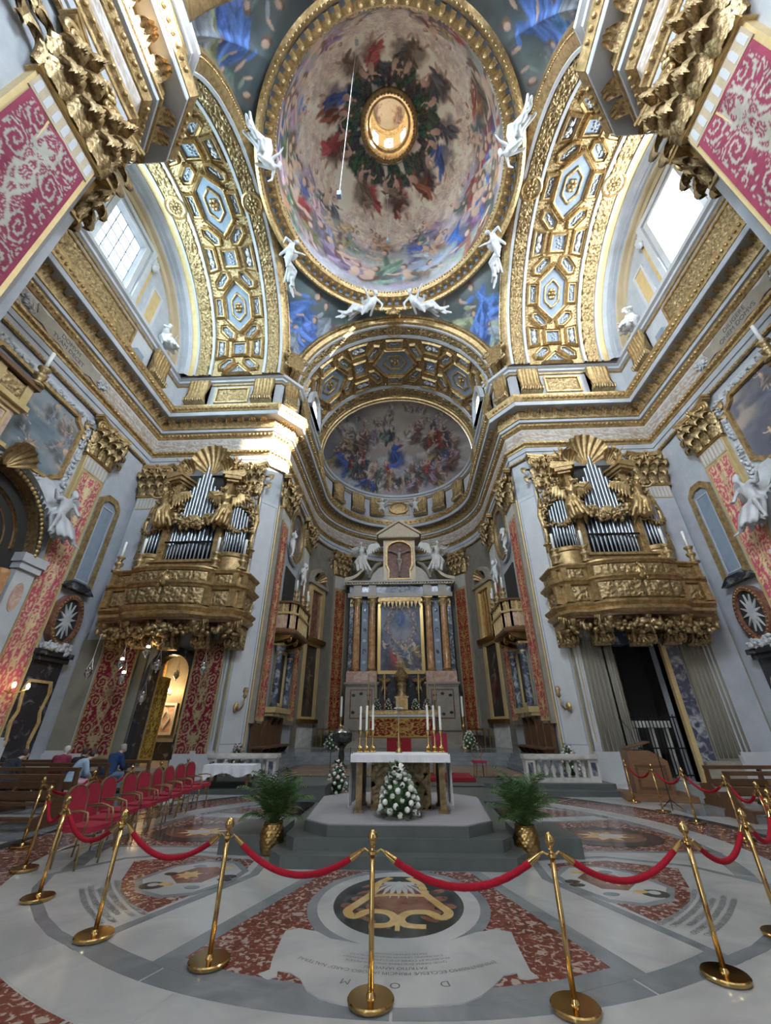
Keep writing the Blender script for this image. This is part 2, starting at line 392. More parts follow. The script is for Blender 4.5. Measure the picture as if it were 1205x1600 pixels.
def damask(name, P0, du, dv, W, H, per, parent, bgc=(.34, .03, .06), fg=(.58, .44, .22), res=.035, border=(.46, .35, .17), wave=.02, res2=None, m='damask', bw=.07, cov=.2):
    """hanging at P0 (lower left corner) spanned by unit vectors du (W) and dv (H); geometry is a cloth with slight folds"""
    nu = max(12, int(W/res)); nv = max(12, int(H/(res2 or res))); a = np.linspace(0, 1, nu); b = np.linspace(0, 1, nv)
    B, A = np.meshgrid(b, a, indexing='ij')
    P0, du, dv = np.array(P0, float), np.array(du, float), np.array(dv, float); nn = np.cross(du, dv)
    P = P0+du*(A*W)[..., None]+dv*(B*H)[..., None]+nn*((wave*np.sin(A*9+B*2)+wave*.6*np.sin(A*17+B*5))[..., None]+.03)
    bo = (A*W < bw) | (A*W > W-bw) | (B*H < bw*1.3) | (B*H > H-bw*1.3)
    n = vnoise(nv, nu, (nv/6, nu/6), 3, 2); w1 = vnoise(nv, nu, (H/.28, W/.28), 11, 2)-.5; w2 = vnoise(nv, nu, (H/.28, W/.28), 12, 2)-.5
    uu = np.abs(A*2-1)*1.06; iu = np.minimum(np.arange(nu), nu-1-np.arange(nu)); w1, w2 = w1[:, iu], w2[:, iu]   # the weave is mirrored too
    f = scrollfield(uu+w1*.16, B*H/per+w2*.10); f2 = scrollfield(uu*2.3+w1*.2+.2, B*H/per*2.4+.3+w2*.15); f = np.where(f < -.1, np.maximum(f, f2*.9-.45), f-.35*np.clip(-f2, 0, 1))
    k = np.clip(f*3+cov+(n-.5)*.8, 0, 1)[..., None]
    C = np.array(bgc)*(1-k)+np.array(fg)*k; C = np.where(bo[..., None], np.array(border), C)*(.85+.3*n[..., None])
    o = colgrid(name, P, C, m, parent)
    return o
def relief(P_uv, n_uv, U_, V_, amp):
    f = scrollfield(U_, V_); h = amp*np.clip(f*.8+.3, 0, 1)**.8
    return P_uv+n_uv*h[..., None]
def plate_relief(name, mtx, W, H, per, amp, parent, m='goldr', res=.05):
    nu, nv = max(8, int(W/res)), max(8, int(H/res)); horizontal = W > H
    b, a = np.meshgrid(np.linspace(0, 1, nv), np.linspace(0, 1, nu), indexing='ij')
    f = scrollfield(b*2-1, a*W/per) if horizontal else scrollfield(a*2-1, b*H/per)
    edge = np.minimum.reduce([a*W, (1-a)*W, b*H, (1-b)*H]); h = amp*np.clip(f*.8+.35, 0, 1)*np.clip(edge/.06, 0, 1)
    P = np.stack([a*W-W/2, -h, b*H], -1)
    mb = MB().grid(P); me = mb.mesh(name, True, False)
    return link(name, me, m, parent, mtx)
# ------------------------------------------------------------------ figures grown as one continuous skin
def remesh(mb, voxel, name='figure', smooth=3, dec=None):
    me = mb.mesh('tmp', False, True); o = bpy.data.objects.new('tmp', me); COL.objects.link(o)
    r = o.modifiers.new('r', 'REMESH'); r.mode = 'VOXEL'; r.voxel_size = voxel
    s_ = o.modifiers.new('s', 'SMOOTH'); s_.iterations = smooth; s_.factor = .5
    if dec: d = o.modifiers.new('d', 'DECIMATE'); d.ratio = dec
    dg = bpy.context.evaluated_depsgraph_get(); out = bpy.data.meshes.new_from_object(o.evaluated_get(dg))
    out.name = name; out.polygons.foreach_set('use_smooth', [True]*len(out.polygons))
    bpy.data.objects.remove(o); bpy.data.meshes.remove(me); out.materials.clear(); return out
def pose(**k):
    j = dict(pel=(0, 0, .95), chest=(0, 0, 1.28), neck=(0, 0, 1.47), head=(0, -.02, 1.63),
             shL=(-.19, 0, 1.41), elL=(-.25, 0, 1.13), haL=(-.27, -.08, .90), shR=(.19, 0, 1.41), elR=(.25, 0, 1.13), haR=(.27, -.08, .90),
             hipL=(-.1, 0, .92), knL=(-.12, -.02, .5), anL=(-.12, .02, .09), toL=(-.13, -.13, .03), hipR=(.1, 0, .92), knR=(.12, -.02, .5), anR=(.12, .02, .09), toR=(.13, -.13, .03))
    j.update(k); return {a: Vector(b) for a, b in j.items()}
def body(mb, j, fat=1.0, hands=True, head=True, chubby=1.0, headk=1.0):
    c = chubby*fat
    mb.cap(j['pel'], j['chest'], .125*c, .14*c, 12); mb.ell(j['chest']+Vector((0, 0, .03)), (.175*c, .12*c, .16*c)); mb.ell(j['pel'], (.165*c, .13*c, .13*c))
    mb.cap(j['chest'], j['neck'], .12*c, .06*c); 
    for s_ in 'LR':
        mb.cap(j['chest']+Vector((0, 0, .08)), j['sh'+s_], .09*c, .062*c)
        mb.cap(j['sh'+s_], j['el'+s_], .06*c, .045*c); mb.cap(j['el'+s_], j['ha'+s_], .046*c, .03*c)
        mb.cap(j['pel'], j['hip'+s_], .11*c, .1*c); mb.cap(j['hip'+s_], j['kn'+s_], .092*c, .062*c); mb.cap(j['kn'+s_], j['an'+s_], .062*c, .04*c)
        mb.cap(j['an'+s_], j['to'+s_], .042*c, .03*c)
        if hands:
            d = (j['ha'+s_]-j['el'+s_]).normalized(); p = j['ha'+s_]; sd = d.cross(Vector((0, 1, .3))).normalized(); up_ = d.cross(sd)
            mb.ell(p+d*.05, (.042*c, .026*c, .05*c), d.to_track_quat('Z', 'Y').to_matrix())
            for q in range(4):
                a = p+d*.08+sd*(.018*(q-1.5)); L = (.06, .072, .068, .05)[q]
                mid = a+d*L*.6+up_*.008; mb.cap(a, mid, .0115*c, .011*c, 6); mb.cap(mid, mid+d*L*.4+up_*.022, .011*c, .009*c, 6)
            a = p+d*.03+sd*.035; mb.cap(a, a+d*.04+sd*.028, .013*c, .01*c, 6)
    if head:
        h = j['head']; k = headk; mb.cap(j['neck'], h-Vector((0, 0, .05)), .055*c, .05*c)
        f = Vector((h.x-j['neck'].x, min(-.06, h.y-j['neck'].y), 0)).normalized()
        mb.ell(h, (.078*k, .095*k, .115*k)); mb.ell(h+Vector((f.x*.05, f.y*.05, -.05))*k, (.055*k, .06*k, .06*k))
        mb.cap(h+Vector((f.x*.09, f.y*.09, .01))*k, h+Vector((f.x*.115, f.y*.115, -.03))*k, .011*k, .016*k, 6)
        sdv = Vector((-f.y, f.x, 0))
        for e in (-1, 1): mb.ell(h+sdv*e*.08*k, (.018*k, .018*k, .03*k))
    return mb
def robe(mb, j, hem=.1, flare=.3, n=9, seed=1, lean=(0, 0)):
    """draped cloth as a cluster of fold ridges from waist to hem"""
    r = random.Random(seed); p = j['pel']; kn = (j['knL']+j['knR'])/2
    for i in range(n):
        a = 2*pi*i/n+r.uniform(-.15, .15); c = Vector((cos(a), sin(a), 0))
        top = p+c*.12+Vector((0, 0, .08)); mid = kn*.5+p*.5+c*(.12+flare*.3)+Vector((0, 0, -.05)); bot = Vector((kn.x+lean[0], kn.y+lean[1], hem))+c*flare*r.uniform(.7, 1.15)
        mb.cap(top, mid, .07, .085, 8); mb.cap(mid, bot, .085, .06, 8)
    mb.cap(p, Vector((kn.x+lean[0]*.6, kn.y+lean[1]*.6, hem+.12)), .17, .2)
    mb.cap(j['shL'], j['hipR'], .05, .06); mb.cap(j['shL']+Vector((.05, -.05, 0)), j['hipR']+Vector((0, -.1, .05)), .04, .05)
def wing(mb, root, tip, droop, n=7, th=.028, chord=.5):
    root, tip = Vector(root), Vector(tip); dr = Vector(droop)
    mb.tube([root, root*.5+tip*.5-dr*.12, tip], [.07, .05, .025], 8)
    for i in range(n):
        t = (i+.6)/n; a = root*(1-t)+tip*t-dr*.12*4*t*(1-t); L = chord*(1-.25*t+.3*sin(pi*t))
        b_ = a+dr*L+(tip-root)*.18*t; mb.tube([a, (a+b_)/2, b_], [.05, .055, .018], 6)
def hair(mb, j, k=1.0, long=0):
    h = j['head']; f = Vector((h.x-j['neck'].x, min(-.05, h.y-j['neck'].y), 0)).normalized()
    mb.ell(h-f*.022+Vector((0, 0, .03)), (.088*k, .1*k, .105*k))
    if long: mb.cap(h-f*.06, h-f*.09-Vector((0, 0, long)), .075*k, .06*k)
    r = random.Random(3)
    for _ in range(10):
        a = r.uniform(0, 6.28); mb.ell(h-f*.03+Vector((cos(a)*.06, sin(a)*.07, r.uniform(.02, .1))), (.032, .032, .032), nu=6, nv=4)
# a library of carved figures, about life size, facing -y -------------------------------
FIG = {}
def lib(name, j, dorobe=None, wings=None, chubby=1.0, headk=1.0, voxel=.03, extra=None):
    mb = MB(); body(mb, j, 1.0, False, True, chubby, headk); hair(mb, j, headk)
    if dorobe: robe(mb, j, **dorobe)
    if wings:
        for w_ in wings: wing(mb, *w_)
    if extra: extra(mb)
    FIG[name] = remesh(mb, voxel, name)
# winged angel in flight, arms forward
lib('angel', pose(pel=(0, .1, .95), chest=(.05, -.08, 1.25), neck=(.08, -.16, 1.44), head=(.1, -.24, 1.58), shL=(-.13, -.05, 1.4), elL=(-.32, -.25, 1.3), haL=(-.38, -.5, 1.42),
    shR=(.25, -.1, 1.38), elR=(.45, -.25, 1.2), haR=(.62, -.42, 1.3), knL=(-.2, -.22, .62), anL=(-.22, .15, .3), toL=(-.24, .2, .18), knR=(.18, -.05, .5), anR=(.25, .25, .12), toR=(.28, .3, 0)),
    dict(hem=.18, flare=.34, seed=2, lean=(.1, .2)), [((-.1, .1, 1.35), (-.75, .35, 1.75), (-.1, .05, -1)), ((.15, .1, 1.35), (.7, .4, 1.7), (.15, .05, -1))])
# seated / reclining angel
lib('angel_sit', pose(pel=(0, .1, .5), chest=(.05, .02, .85), neck=(.08, -.03, 1.04), head=(.1, -.1, 1.19), shL=(-.13, 0, .99), elL=(-.35, -.1, .85), haL=(-.55, -.25, 1.0), shR=(.26, 0, .98), elR=(.42, -.12, .75), haR=(.3, -.35, .7),
    hipL=(-.1, .08, .48), knL=(-.25, -.35, .45), anL=(-.3, -.3, .02), toL=(-.32, -.45, 0), hipR=(.1, .08, .48), knR=(.3, -.25, .35), anR=(.55, -.2, .05), toR=(.65, -.3, 0)),
    dict(hem=.05, flare=.3, seed=5, lean=(.1, .05)), [((-.08, .15, .95), (-.6, .4, 1.35), (-.1, .05, -1)), ((.15, .15, .95), (.65, .4, 1.3), (.12, .05, -1))])
lib('seated', pose(pel=(0, .1, .5), chest=(-.03, .05, .85), neck=(-.05, 0, 1.04), head=(-.07, -.06, 1.2), shL=(-.22, .03, .99), elL=(-.4, -.1, .8), haL=(-.3, -.35, .75), shR=(.17, .03, .98), elR=(.35, -.12, .8), haR=(.2, -.3, .95),
    hipL=(-.1, .08, .48), knL=(-.2, -.35, .48), anL=(-.2, -.3, .04), toL=(-.2, -.45, 0), hipR=(.1, .08, .48), knR=(.22, -.35, .42), anR=(.3, -.25, .04), toR=(.32, -.4, 0)), dict(hem=.05, flare=.28, seed=6))
lib('reclining', pose(pel=(.1, 0, .3), chest=(-.25, -.02, .55), neck=(-.36, -.04, .72), head=(-.42, -.08, .86), shL=(-.42, -.02, .64), elL=(-.62, -.05, .4), haL=(-.5, -.15, .15), shR=(-.12, -.06, .68), elR=(-.05, -.2, .9), haR=(.05, -.25, 1.12),
    hipL=(.18, 0, .26), knL=(.6, -.15, .38), anL=(.95, -.05, .15), toL=(1.1, -.08, .1), hipR=(.15, 0, .34), knR=(.5, -.1, .55), anR=(.85, -.05, .3), toR=(1.0, -.1, .25)), None, [((-.2, .12, .6), (.1, .3, 1.05), (.35, 0, -.9))],
    extra=lambda mb: [mb.cap((-.1+.13*i, -.14+.09*(i % 3), .46-.03*i), (.25+.13*i, -.16+.1*((i+1) % 3), .14+.09*(i % 4)), .07, .05, 8) for i in range(9)]+[mb.cap((-.3, -.05, .5), (-.1, .2, .1), .08, .05), mb.cap((.4, .1, .3), (.8, .2, .05), .08, .05)])
lib('putto', pose(pel=(0, 0, .5), chest=(0, -.02, .72), neck=(0, -.03, .87), head=(0, -.06, 1.02), shL=(-.14, 0, .82), elL=(-.28, -.1, .78), haL=(-.4, -.2, .92), shR=(.14, 0, .82), elR=(.3, -.08, .9), haR=(.42, -.15, 1.05),
    hipL=(-.08, 0, .46), knL=(-.16, -.2, .3), anL=(-.12, .02, .08), toL=(-.13, -.08, .03), hipR=(.08, 0, .46), knR=(.16, -.12, .24), anR=(.2, .1, .02), toR=(.22, 0, -.03)), None, [((-.05, .1, .78), (-.32, .25, .95), (-.1, 0, -1), 5, .02, .25), ((.05, .1, .78), (.32, .25, .95), (.1, 0, -1), 5, .02, .25)], .95, 1.25, .028)
lib('putto_stand', pose(pel=(0, 0, .55), chest=(.03, 0, .78), neck=(.03, -.02, .93), head=(.02, -.05, 1.08), shL=(-.1, 0, .88), elL=(-.24, -.02, 1.0), haL=(-.2, -.05, 1.22), shR=(.17, 0, .88), elR=(.27, -.03, .7), haR=(.2, -.14, .56),
    hipL=(-.08, 0, .5), knL=(-.1, -.05, .28), anL=(-.08, 0, .07), toL=(-.09, -.1, .03), hipR=(.08, 0, .5), knR=(.14, -.07, .3), anR=(.12, .03, .08), toR=(.14, -.07, .04)), None, None, .95, 1.25, .028)
lib('crucified', pose(pel=(0, -.05, .9), chest=(0, -.06, 1.26), neck=(0, -.08, 1.43), head=(.04, -.12, 1.56), shL=(-.2, -.03, 1.4), elL=(-.46, 0, 1.5), haL=(-.74, 0, 1.62), shR=(.2, -.03, 1.4), elR=(.46, 0, 1.5), haR=(.74, 0, 1.62), knL=(-.05, -.12, .48), anL=(-.03, -.05, .1), toL=(-.02, -.12, .02), knR=(.07, -.1, .48), anR=(.03, -.05, .1), toR=(.03, -.12, .02)), None, None, .9, 1, .025, lambda mb: [mb.cap((-.13, -.06, .92), (.13, -.08, .86), .1, .1), mb.cap((.12, -.1, .9), (.16, -.12, .62), .05, .03)])
FIGM = {}
def figmesh(fig, m):
    if (fig, m) not in FIGM:
        me = FIG[fig].copy(); me.materials.clear(); me.materials.append(M[m]); FIGM[(fig, m)] = me
    return FIGM[(fig, m)]
def statue(name, fig, m, label, cat='statue', mtx=None, group=None):
    return tag(link(name, figmesh(fig, m), None, None, mtx), label, cat, group)
# ------------------------------------------------------------------ setting: walls and vaults
ZS = 22.0; YT = 11.1; RT = 6.65; RC = 6.2; YD, RD, ZD = 10.7, 6.5, 28.9
AYC, ARX, ARY = 27.2, 6.8, 7.0
XS = 1.07
def apt(a, o=0.0): return ((ARX-o)*cos(a), AYC+(ARY-o)*sin(a))
def anr(a): return math.atan2(sin(a)/ARY, cos(a)/ARX)
def glassmat(name, col, st, tr=.55):
    m = bpy.data.materials.new(name); m.use_nodes = True; nt = m.node_tree; nt.nodes.clear()
    o = nt.nodes.new('ShaderNodeOutputMaterial'); a = nt.nodes.new('ShaderNodeAddShader'); t = nt.nodes.new('ShaderNodeBsdfTransparent'); e = nt.nodes.new('ShaderNodeEmission')
    t.inputs[0].default_value = (tr, tr, tr, 1); e.inputs[0].default_value = (*col, 1); e.inputs[1].default_value = st
    nt.links.new(t.outputs[0], a.inputs[0]); nt.links.new(e.outputs[0], a.inputs[1]); nt.links.new(a.outputs[0], o.inputs[0]); return m
M['glassL'] = glassmat('window_glass_pale', (.80, .93, 1), 1.6); M['glassR'] = glassmat('window_glass_bright', (1, 1, 1), 3.0, .95)
floor_mb = MB().box(-16, 16, -14, 35, -.3, 0)
floor = struct('floor', floor_mb, 'white_marble')
WY0, WY1, WZ0, WZ1 = 9.85, 12.35, 22.9, 26.9
for s_, nm in ((-1, 'left'), (1, 'right')):
    a, b = (14.6, 15.2) if s_ > 0 else (-15.2, -14.6)
    mb = MB().box(a, b, 3.4, 19.3, 0, WZ0).box(a, b, 3.4, WY0, WZ0, 30).box(a, b, WY1, 19.3, WZ0, 30).box(a, b, WY0, WY1, WZ1, 30)
    struct('wall_'+nm, mb, 'stone')
    # transept back wall that carries the organ, with a doorway
    if s_ < 0: dx0, dx1, dz = -11.05, -9.15, 4.95
    else: dx0, dx1, dz = 9.0, 11.4, 5.2
    x0, x1 = (7.45, 15.2) if s_ > 0 else (-15.2, -7.45)
    mb = MB().box(x0, dx0, 18.5, 19.3, 0, 22.3).box(dx1, x1, 18.5, 19.3, 0, 22.3).box(dx0, dx1, 18.5, 19.3, dz, 22.3)
    struct('wall_back_'+nm, mb, 'drab' if False else 'stone')
    # canted crossing pier and chancel side
    mb = MB().prism([(s_*7.5, 18.5), (s_*6.8, 19.35), (s_*6.8, AYC), (s_*7.4, AYC), (s_*7.5, 19.2)], 0, 22.3)
    struct('wall_chancel_'+nm, mb, 'stone')
    # near crossing pier with the nave wall behind the camera, clerestory window over the cornice
    xi, xo = s_*6.9, s_*7.9
    mb = MB().prism([(xi, -14), (xi, 3.75), (s_*7.75, 4.6), (s_*15.2, 4.6), (s_*15.2, 3.5), (xo, 3.3), (xo, -14)], 0, 21.6)
    cw = (-3.9, -1.3)
    mb.box(min(xi, xo), max(xi, xo), cw[0], cw[1], 21.6, 22.4).box(min(xi, xo), max(xi, xo), -14, cw[0], 21.6, 33).box(min(xi, xo), max(xi, xo), cw[1], 3.3, 21.6, 33).box(min(xi, xo), max(xi, xo), cw[0], cw[1], 26.6, 33)
    struct('wall_nave_'+nm, mb, 'stone')
mb = MB()
arc = [apt(a) for a in np.linspace(0, pi, 33)]
mb.sweep([(0, 0), (0, 22.3)], arc)
struct('wall_apse', mb, 'apse_stone', smooth=True)
# --- transept barrels
def lathe_x(mb, prof, n=64, a0=0, a1=pi):
    """prof [(X, r)] about the axis y=YT, z=ZS"""
    mt = Matrix(((0, 0, 1, 0), (1, 0, 0, YT), (0, 1, 0, ZS), (0, 0, 0, 1)))
    return mb.lathe([(r, x) for x, r in prof], n, (0, 0, 0), mt, a0, a1)
def lathe_y(mb, prof, n=64, a0=0, a1=pi):
    mt = Matrix(((-1, 0, 0, 0), (0, 0, 1, 0), (0, 1, 0, ZS), (0, 0, 0, 1)))
    return mb.lathe([(r, y) for y, r in prof], n, (0, 0, 0), mt, a0, a1)
def polymap(fn, poly, h):
    return [fn(p[0], p[1], h) for p in poly]
def subdiv(poly, k=4):
    out = []
    for i in range(len(poly)):
        a, b = poly[i], poly[(i+1) % len(poly)]
        out += [(a[0]+(b[0]-a[0])*t/k, a[1]+(b[1]-a[1])*t/k) for t in range(k)]
    return out
def scalep(poly, d):
    """offset a convex polygon outward by d"""
    n = len(poly); out = []; ar = sum(poly[i][0]*poly[(i+1) % n][1]-poly[(i+1) % n][0]*poly[i][1] for i in range(n)); sg = 1 if ar > 0 else -1
    for i in range(n):
        p, a, b = Vector(poly[i]), Vector(poly[i-1]), Vector(poly[(i+1) % n]); e1 = (p-a).normalized(); e2 = (b-p).normalized()
        n1 = Vector((e1.y, -e1.x))*sg; n2 = Vector((e2.y, -e2.x))*sg; q = (n1+n2).normalized(); q = p+q*d/max(.4, q.dot(n1)); out.append((q.x, q.y))
    return out
def coffer_meshes(r):
    """polygons in (axial s, arc length q); local frame: axis = local x, crown at +z distance r"""
    fn = lambda s, q, h: ((s, (r-h)*sin(q/r), (r-h)*cos(q/r)))
    hexp = [(0, 1.5), (.78, .72), (.78, -.72), (0, -1.5), (-.78, -.72), (-.78, .72)]
    def rect(cx, cy, a, b): return [(cx-a, cy-b), (cx+a, cy-b), (cx+a, cy+b), (cx-a, cy+b)]
    def diag(sx, sy):
        c = Vector((.80*sx, 1.6*sy)); d = Vector((.68*sx, -.73*sy)); n = Vector((-d.y, d.x)); P = [(.5, 0), (.34, .2), (-.34, .2), (-.5, 0), (-.34, -.2), (.34, -.2)]
        return [tuple(c+d*a+n*b) for a, b in P]
    shapes = [('hex', hexp)]+[('side', rect(sx*1.24, 0, .17, .5)) for sx in (-1, 1)]+[('diag', diag(a, b)) for a in (-1, 1) for b in (-1, 1)]+[('square', rect(0, 2.79, .38, .38))]+[('putto', [(sx*.98, 2.3), (sx*1.42, 2.2), (sx*1.42, 3.38), (sx*.98, 3.28)]) for sx in (-1, 1)]+[('tri', [(0, 1.5), (-.62, .88), (.62, .88)])]
    out = []
    for kind, poly in shapes:
        fr = MB(); A = subdiv(scalep(poly, .17)); B = subdiv(scalep(poly, .09)); C = subdiv(poly)
        def ring(a, ha, b, hb):
            n = len(a); va = [fn(*p, ha) for p in a]; vb = [fn(*p, hb) for p in b]; fr.add(va+vb, [(i, (i+1) % n, n+(i+1) % n, n+i) for i in range(n)])
        ring(A, -.03, A, .07); ring(A, .07, B, .2); ring(B, .2, B, .1); ring(B, .1, C, .09); ring(C, .09, C, -.03)
        pn = MB(); cx = sum(p[0] for p in poly)/len(poly); cy = sum(p[1] for p in poly)/len(poly)
        n = len(C); rings = [[fn(cx+(p[0]-cx)*k, cy+(p[1]-cy)*k, -.015) for p in C] for k in (1, .66, .33)]; vs = sum(rings, [])+[fn(cx, cy, -.015)]
        fs = [(k*n+i, k*n+(i+1) % n, (k+1)*n+(i+1) % n, (k+1)*n+i) for k in range(2) for i in range(n)]+[(2*n+i, 2*n+(i+1) % n, 3*n) for i in range(n)]
        pn.add(vs, fs)
        orn = None; om = 'stucco'
        if kind == 'hex':
            orn = MB(); om = 'gold'
            inn = subdiv([(p[0]*.62, p[1]*.62) for p in poly]); i2 = subdiv([(p[0]*.5, p[1]*.5) for p in poly]); n = len(inn)
            va = [fn(*p, -.02) for p in inn]; vb = [fn(*p, .06) for p in inn]; vc = [fn(*p, .06) for p in i2]; vd = [fn(*p, -.02) for p in i2]
            orn.add(va+vb+vc+vd, [(k*n+i, k*n+(i+1) % n, (k+1)*n+(i+1) % n, (k+1)*n+i) for k in range(3) for i in range(n)])
            for k in range(6): a = k*pi/3; p = fn(.17*cos(a), .24*sin(a), .03); orn.ell(p, (.12, .13, .08), nu=6, nv=4)
            orn.ell(fn(0, 0, .1), (.11, .12, .11), nu=8, nv=5)
        else:
            orn = MB(); rr = random.Random(len(out))
            w_ = max(abs(p[0]-cx) for p in poly); h_ = max(abs(p[1]-cy) for p in poly)
            if kind == 'putto':
                for dx, dy, a, b in ((0, .38, .1, .1), (0, .12, .11, .2), (.05, -.2, .08, .2), (-.06, -.22, .07, .2), (.12, .2, .07, .14), (-.13, .24, .07, .13), (.06, -.42, .06, .12)):
                    orn.ell(fn(cx+dx*.8, cy+dy, .05), (a, b, .09), nu=7, nv=5)
            else:
                d = Vector((.68, -.73)) if kind == 'diag' else Vector((0, 1)); 
                if kind == 'diag': d = Vector((.68*(1 if cx > 0 else -1), -.73*(1 if cy > 0 else -1)))
                L = .3 if kind == 'diag' else h_*.75
                for k in range(9):
                    t = (k-4)/4.2; off = rr.uniform(-.07, .07); p = Vector((cx, cy))+d*t*L+Vector((-d.y, d.x))*off*(2.6 if kind == 'square' else 1); orn.ell(fn(p.x, p.y, .02), (.05, .055, .05), nu=6, nv=4)
        out.append((kind, fr.mesh('coffer'), pn.mesh('panel'), orn.mesh('stucco_ornament', True) if orn else None, om))
    dots = MB()
    for q in np.arange(-2.6, 2.9, .19):
        for s__ in (-1.53, -1.08, 1.08, 1.53):
            if abs(s__) < 1.2 and abs(q) > 1.1: continue
            dots.ell(fn(s__, q, .05), (.045, .045, .05), nu=5, nv=4)
    for k in range(16):
        t = k/15
        for a in (-1, 1):
            for b in (-1, 1):
                dots.ell(fn(a*(.05+1.0*t), b*(1.72-1.12*t+.08), .05), (.042, .042, .05), nu=5, nv=4); dots.ell(fn(a*(.35+1.0*t), b*(2.34-1.1*t), .05), (.042, .042, .05), nu=5, nv=4)
    return out, dots.mesh('bead_ornament', True)
def place_coffers(parent, cm, dots, axm, angles):
    """axm: local coffers frame to world (crown up); angles measured from the crown"""
    for an in angles:
        mt = axm @ Matrix.Rotation(an, 4, 'X')
        for kind, fr, pn, orn, om in cm:
            if kind == 'tri': continue
            c = link('coffer', fr, 'gold', parent, mt); link('panel', pn, 'panel', c)
            if orn: link('rosette' if kind == 'hex' else 'stucco_ornament', orn, om, c)
        d = link('bead_ornament', dots, 'gold', parent, mt); d['kind'] = 'stuff'
cm, dots = coffer_meshes(RT+.02)
def rib_relief(parent, ax, r, a0=0, a1=pi, W=.7, per=1.7, n=360, mm='goldr', trans=True):
    t = np.linspace(a0, a1, n); s__ = np.linspace(-1, 1, 17); Tt, Ss = np.meshgrid(t, s__, indexing='ij')
    f = scrollfield(Ss, Tt*r/per); h = .12*np.clip(f*.8+.3, 0, 1); rr = r-.02-h
    if trans: P = np.stack([ax+Ss*W/2, YT+rr*np.cos(Tt), ZS+rr*np.sin(Tt)], -1)
    else: P = np.stack([-rr*np.cos(Tt), ax+Ss*W/2, ZS+rr*np.sin(Tt)], -1)
    return link('floral_band', MB().grid(P).mesh('floral_band', True, False), mm, parent)
def roundel(parent, mt, R0=.62):
    mb = MB().lathe([(R0, 0), (R0, .12), (R0*.86, .16), (R0*.8, .08), (R0*.62, .07), (R0*.56, .12), (R0*.5, .05), (.01, .04)], 28)
    o = O('roundel', mb, 'gold', parent, mt, smooth=35); f = MB()
    for k in range(8): a = k*pi/4; f.ell((.22*cos(a), .22*sin(a), .09), (.13, .1, .07), Matrix.Rotation(a, 3, 'Z'), 7, 4)
    f.ell((0, 0, .12), (.1, .1, .08), nu=8, nv=5); O('rosette', f, 'goldr', o, smooth=True)
for s_ in (-1, 1):
    X = lambda x: s_*x
    v = struct('ceiling', lathe_x(MB(), [(X(8.5), RT+.05), (X(12.15), RT+.05)]), 'goldr', 'gilded coffered barrel vault over the '+('left' if s_ < 0 else 'right')+' transept', True)
    O('arch_fillet', lathe_x(lathe_x(MB(), [(X(7.42), RT+.1), (X(7.42), RT-.05), (X(7.58), RT-.08), (X(7.6), RT)]), [(X(8.4), RT), (X(8.42), RT-.1), (X(8.58), RT-.1), (X(8.6), RT+.06)]), 'stone2', v, smooth=30)
    O('arch_fillet', lathe_x(lathe_x(MB(), [(X(11.95), RT+.06), (X(11.97), RT-.1), (X(12.12), RT-.1), (X(12.15), RT)]), [(X(13.0), RT), (X(13.02), RT-.1), (X(13.15), RT-.1), (X(13.18), RT-.02)]), 'stone2', v, smooth=30)
    O('arch_moulding', lathe_x(lathe_x(MB(), [(X(7.58), RT), (X(8.42), RT)]), [(X(12.12), RT), (X(13.02), RT)]), 'gold', v, smooth=30)
    O('arch_moulding', lathe_x(MB(), [(X(7.2), RT+.75), (X(7.1), RT+.7), (X(7.05), RT+.5), (X(7.18), RT+.42), (X(7.12), RT+.3), (X(7.25), RT+.1), (X(7.45), RT-.02)]), 'gold', v, smooth=30)
    O('arch_moulding', lathe_x(MB(), [(X(13.15), RT-.02), (X(13.5), RT-.05), (X(13.55), RT-.12)]), 'paint_gold', v, smooth=30)
    O('arch_fillet', lathe_x(MB(), [(X(13.5), RT-.12), (X(13.7), RT-.25), (X(13.95), RT-.25), (X(13.97), RT-.33), (X(14.15), RT-.33), (X(14.15), RT-.5)]), 'stone', v, smooth=30)
    O('arch_moulding', lathe_x(MB(), [(X(14.15), RT-.5), (X(14.2), RT-.55), (X(14.45), RT-.58), (X(14.45), RT-.95), (X(14.62), RT-.97)]), 'ochre', v, smooth=30)
    rib_relief(v, X(8.0), RT); rib_relief(v, X(12.57), RT)
    # egg beads along the outer edge
    mb = MB()
    for a in np.linspace(.02, pi-.02, 150): mb.ell((X(7.12), YT+(RT+.36)*cos(a), ZS+(RT+.36)*sin(a)), (.07, .06, .06), nu=6, nv=4)
    e = O('egg_beads', mb, 'gold', v, smooth=True); e['kind'] = 'stuff'
    axm = T(X(10.3), YT, ZS); axm = axm @ (Matrix.Identity(4))
    st = R(48)
    place_coffers(v, cm, dots, axm, [0, -st, st, -1.86*st, 1.86*st] if False else [0, -st, st])
    # partial coffers at the foot of the vault
    for sg in (-1, 1):
        mt = axm @ Matrix.Rotation(sg*2*st, 4, 'X')
        for kind, fr, pn, orn, om in cm:
            up_side = sum(vv.co.y for vv in fr.vertices)*sg > 0
            if kind == 'tri' or (kind == 'diag' and up_side) or (kind in ('square', 'putto') and sg > 0):
                c = link('coffer', fr, 'gold', v, mt @ Matrix.Rotation(pi, 4, 'Z') if (kind == 'tri' and sg < 0) else mt); link('panel', pn, 'panel', c)
                if orn: link('stucco_ornament', orn, om, c)
    for xx in (8.0, 12.57): roundel(v, T(X(xx), YT, ZS+RT-.02, rx=pi))
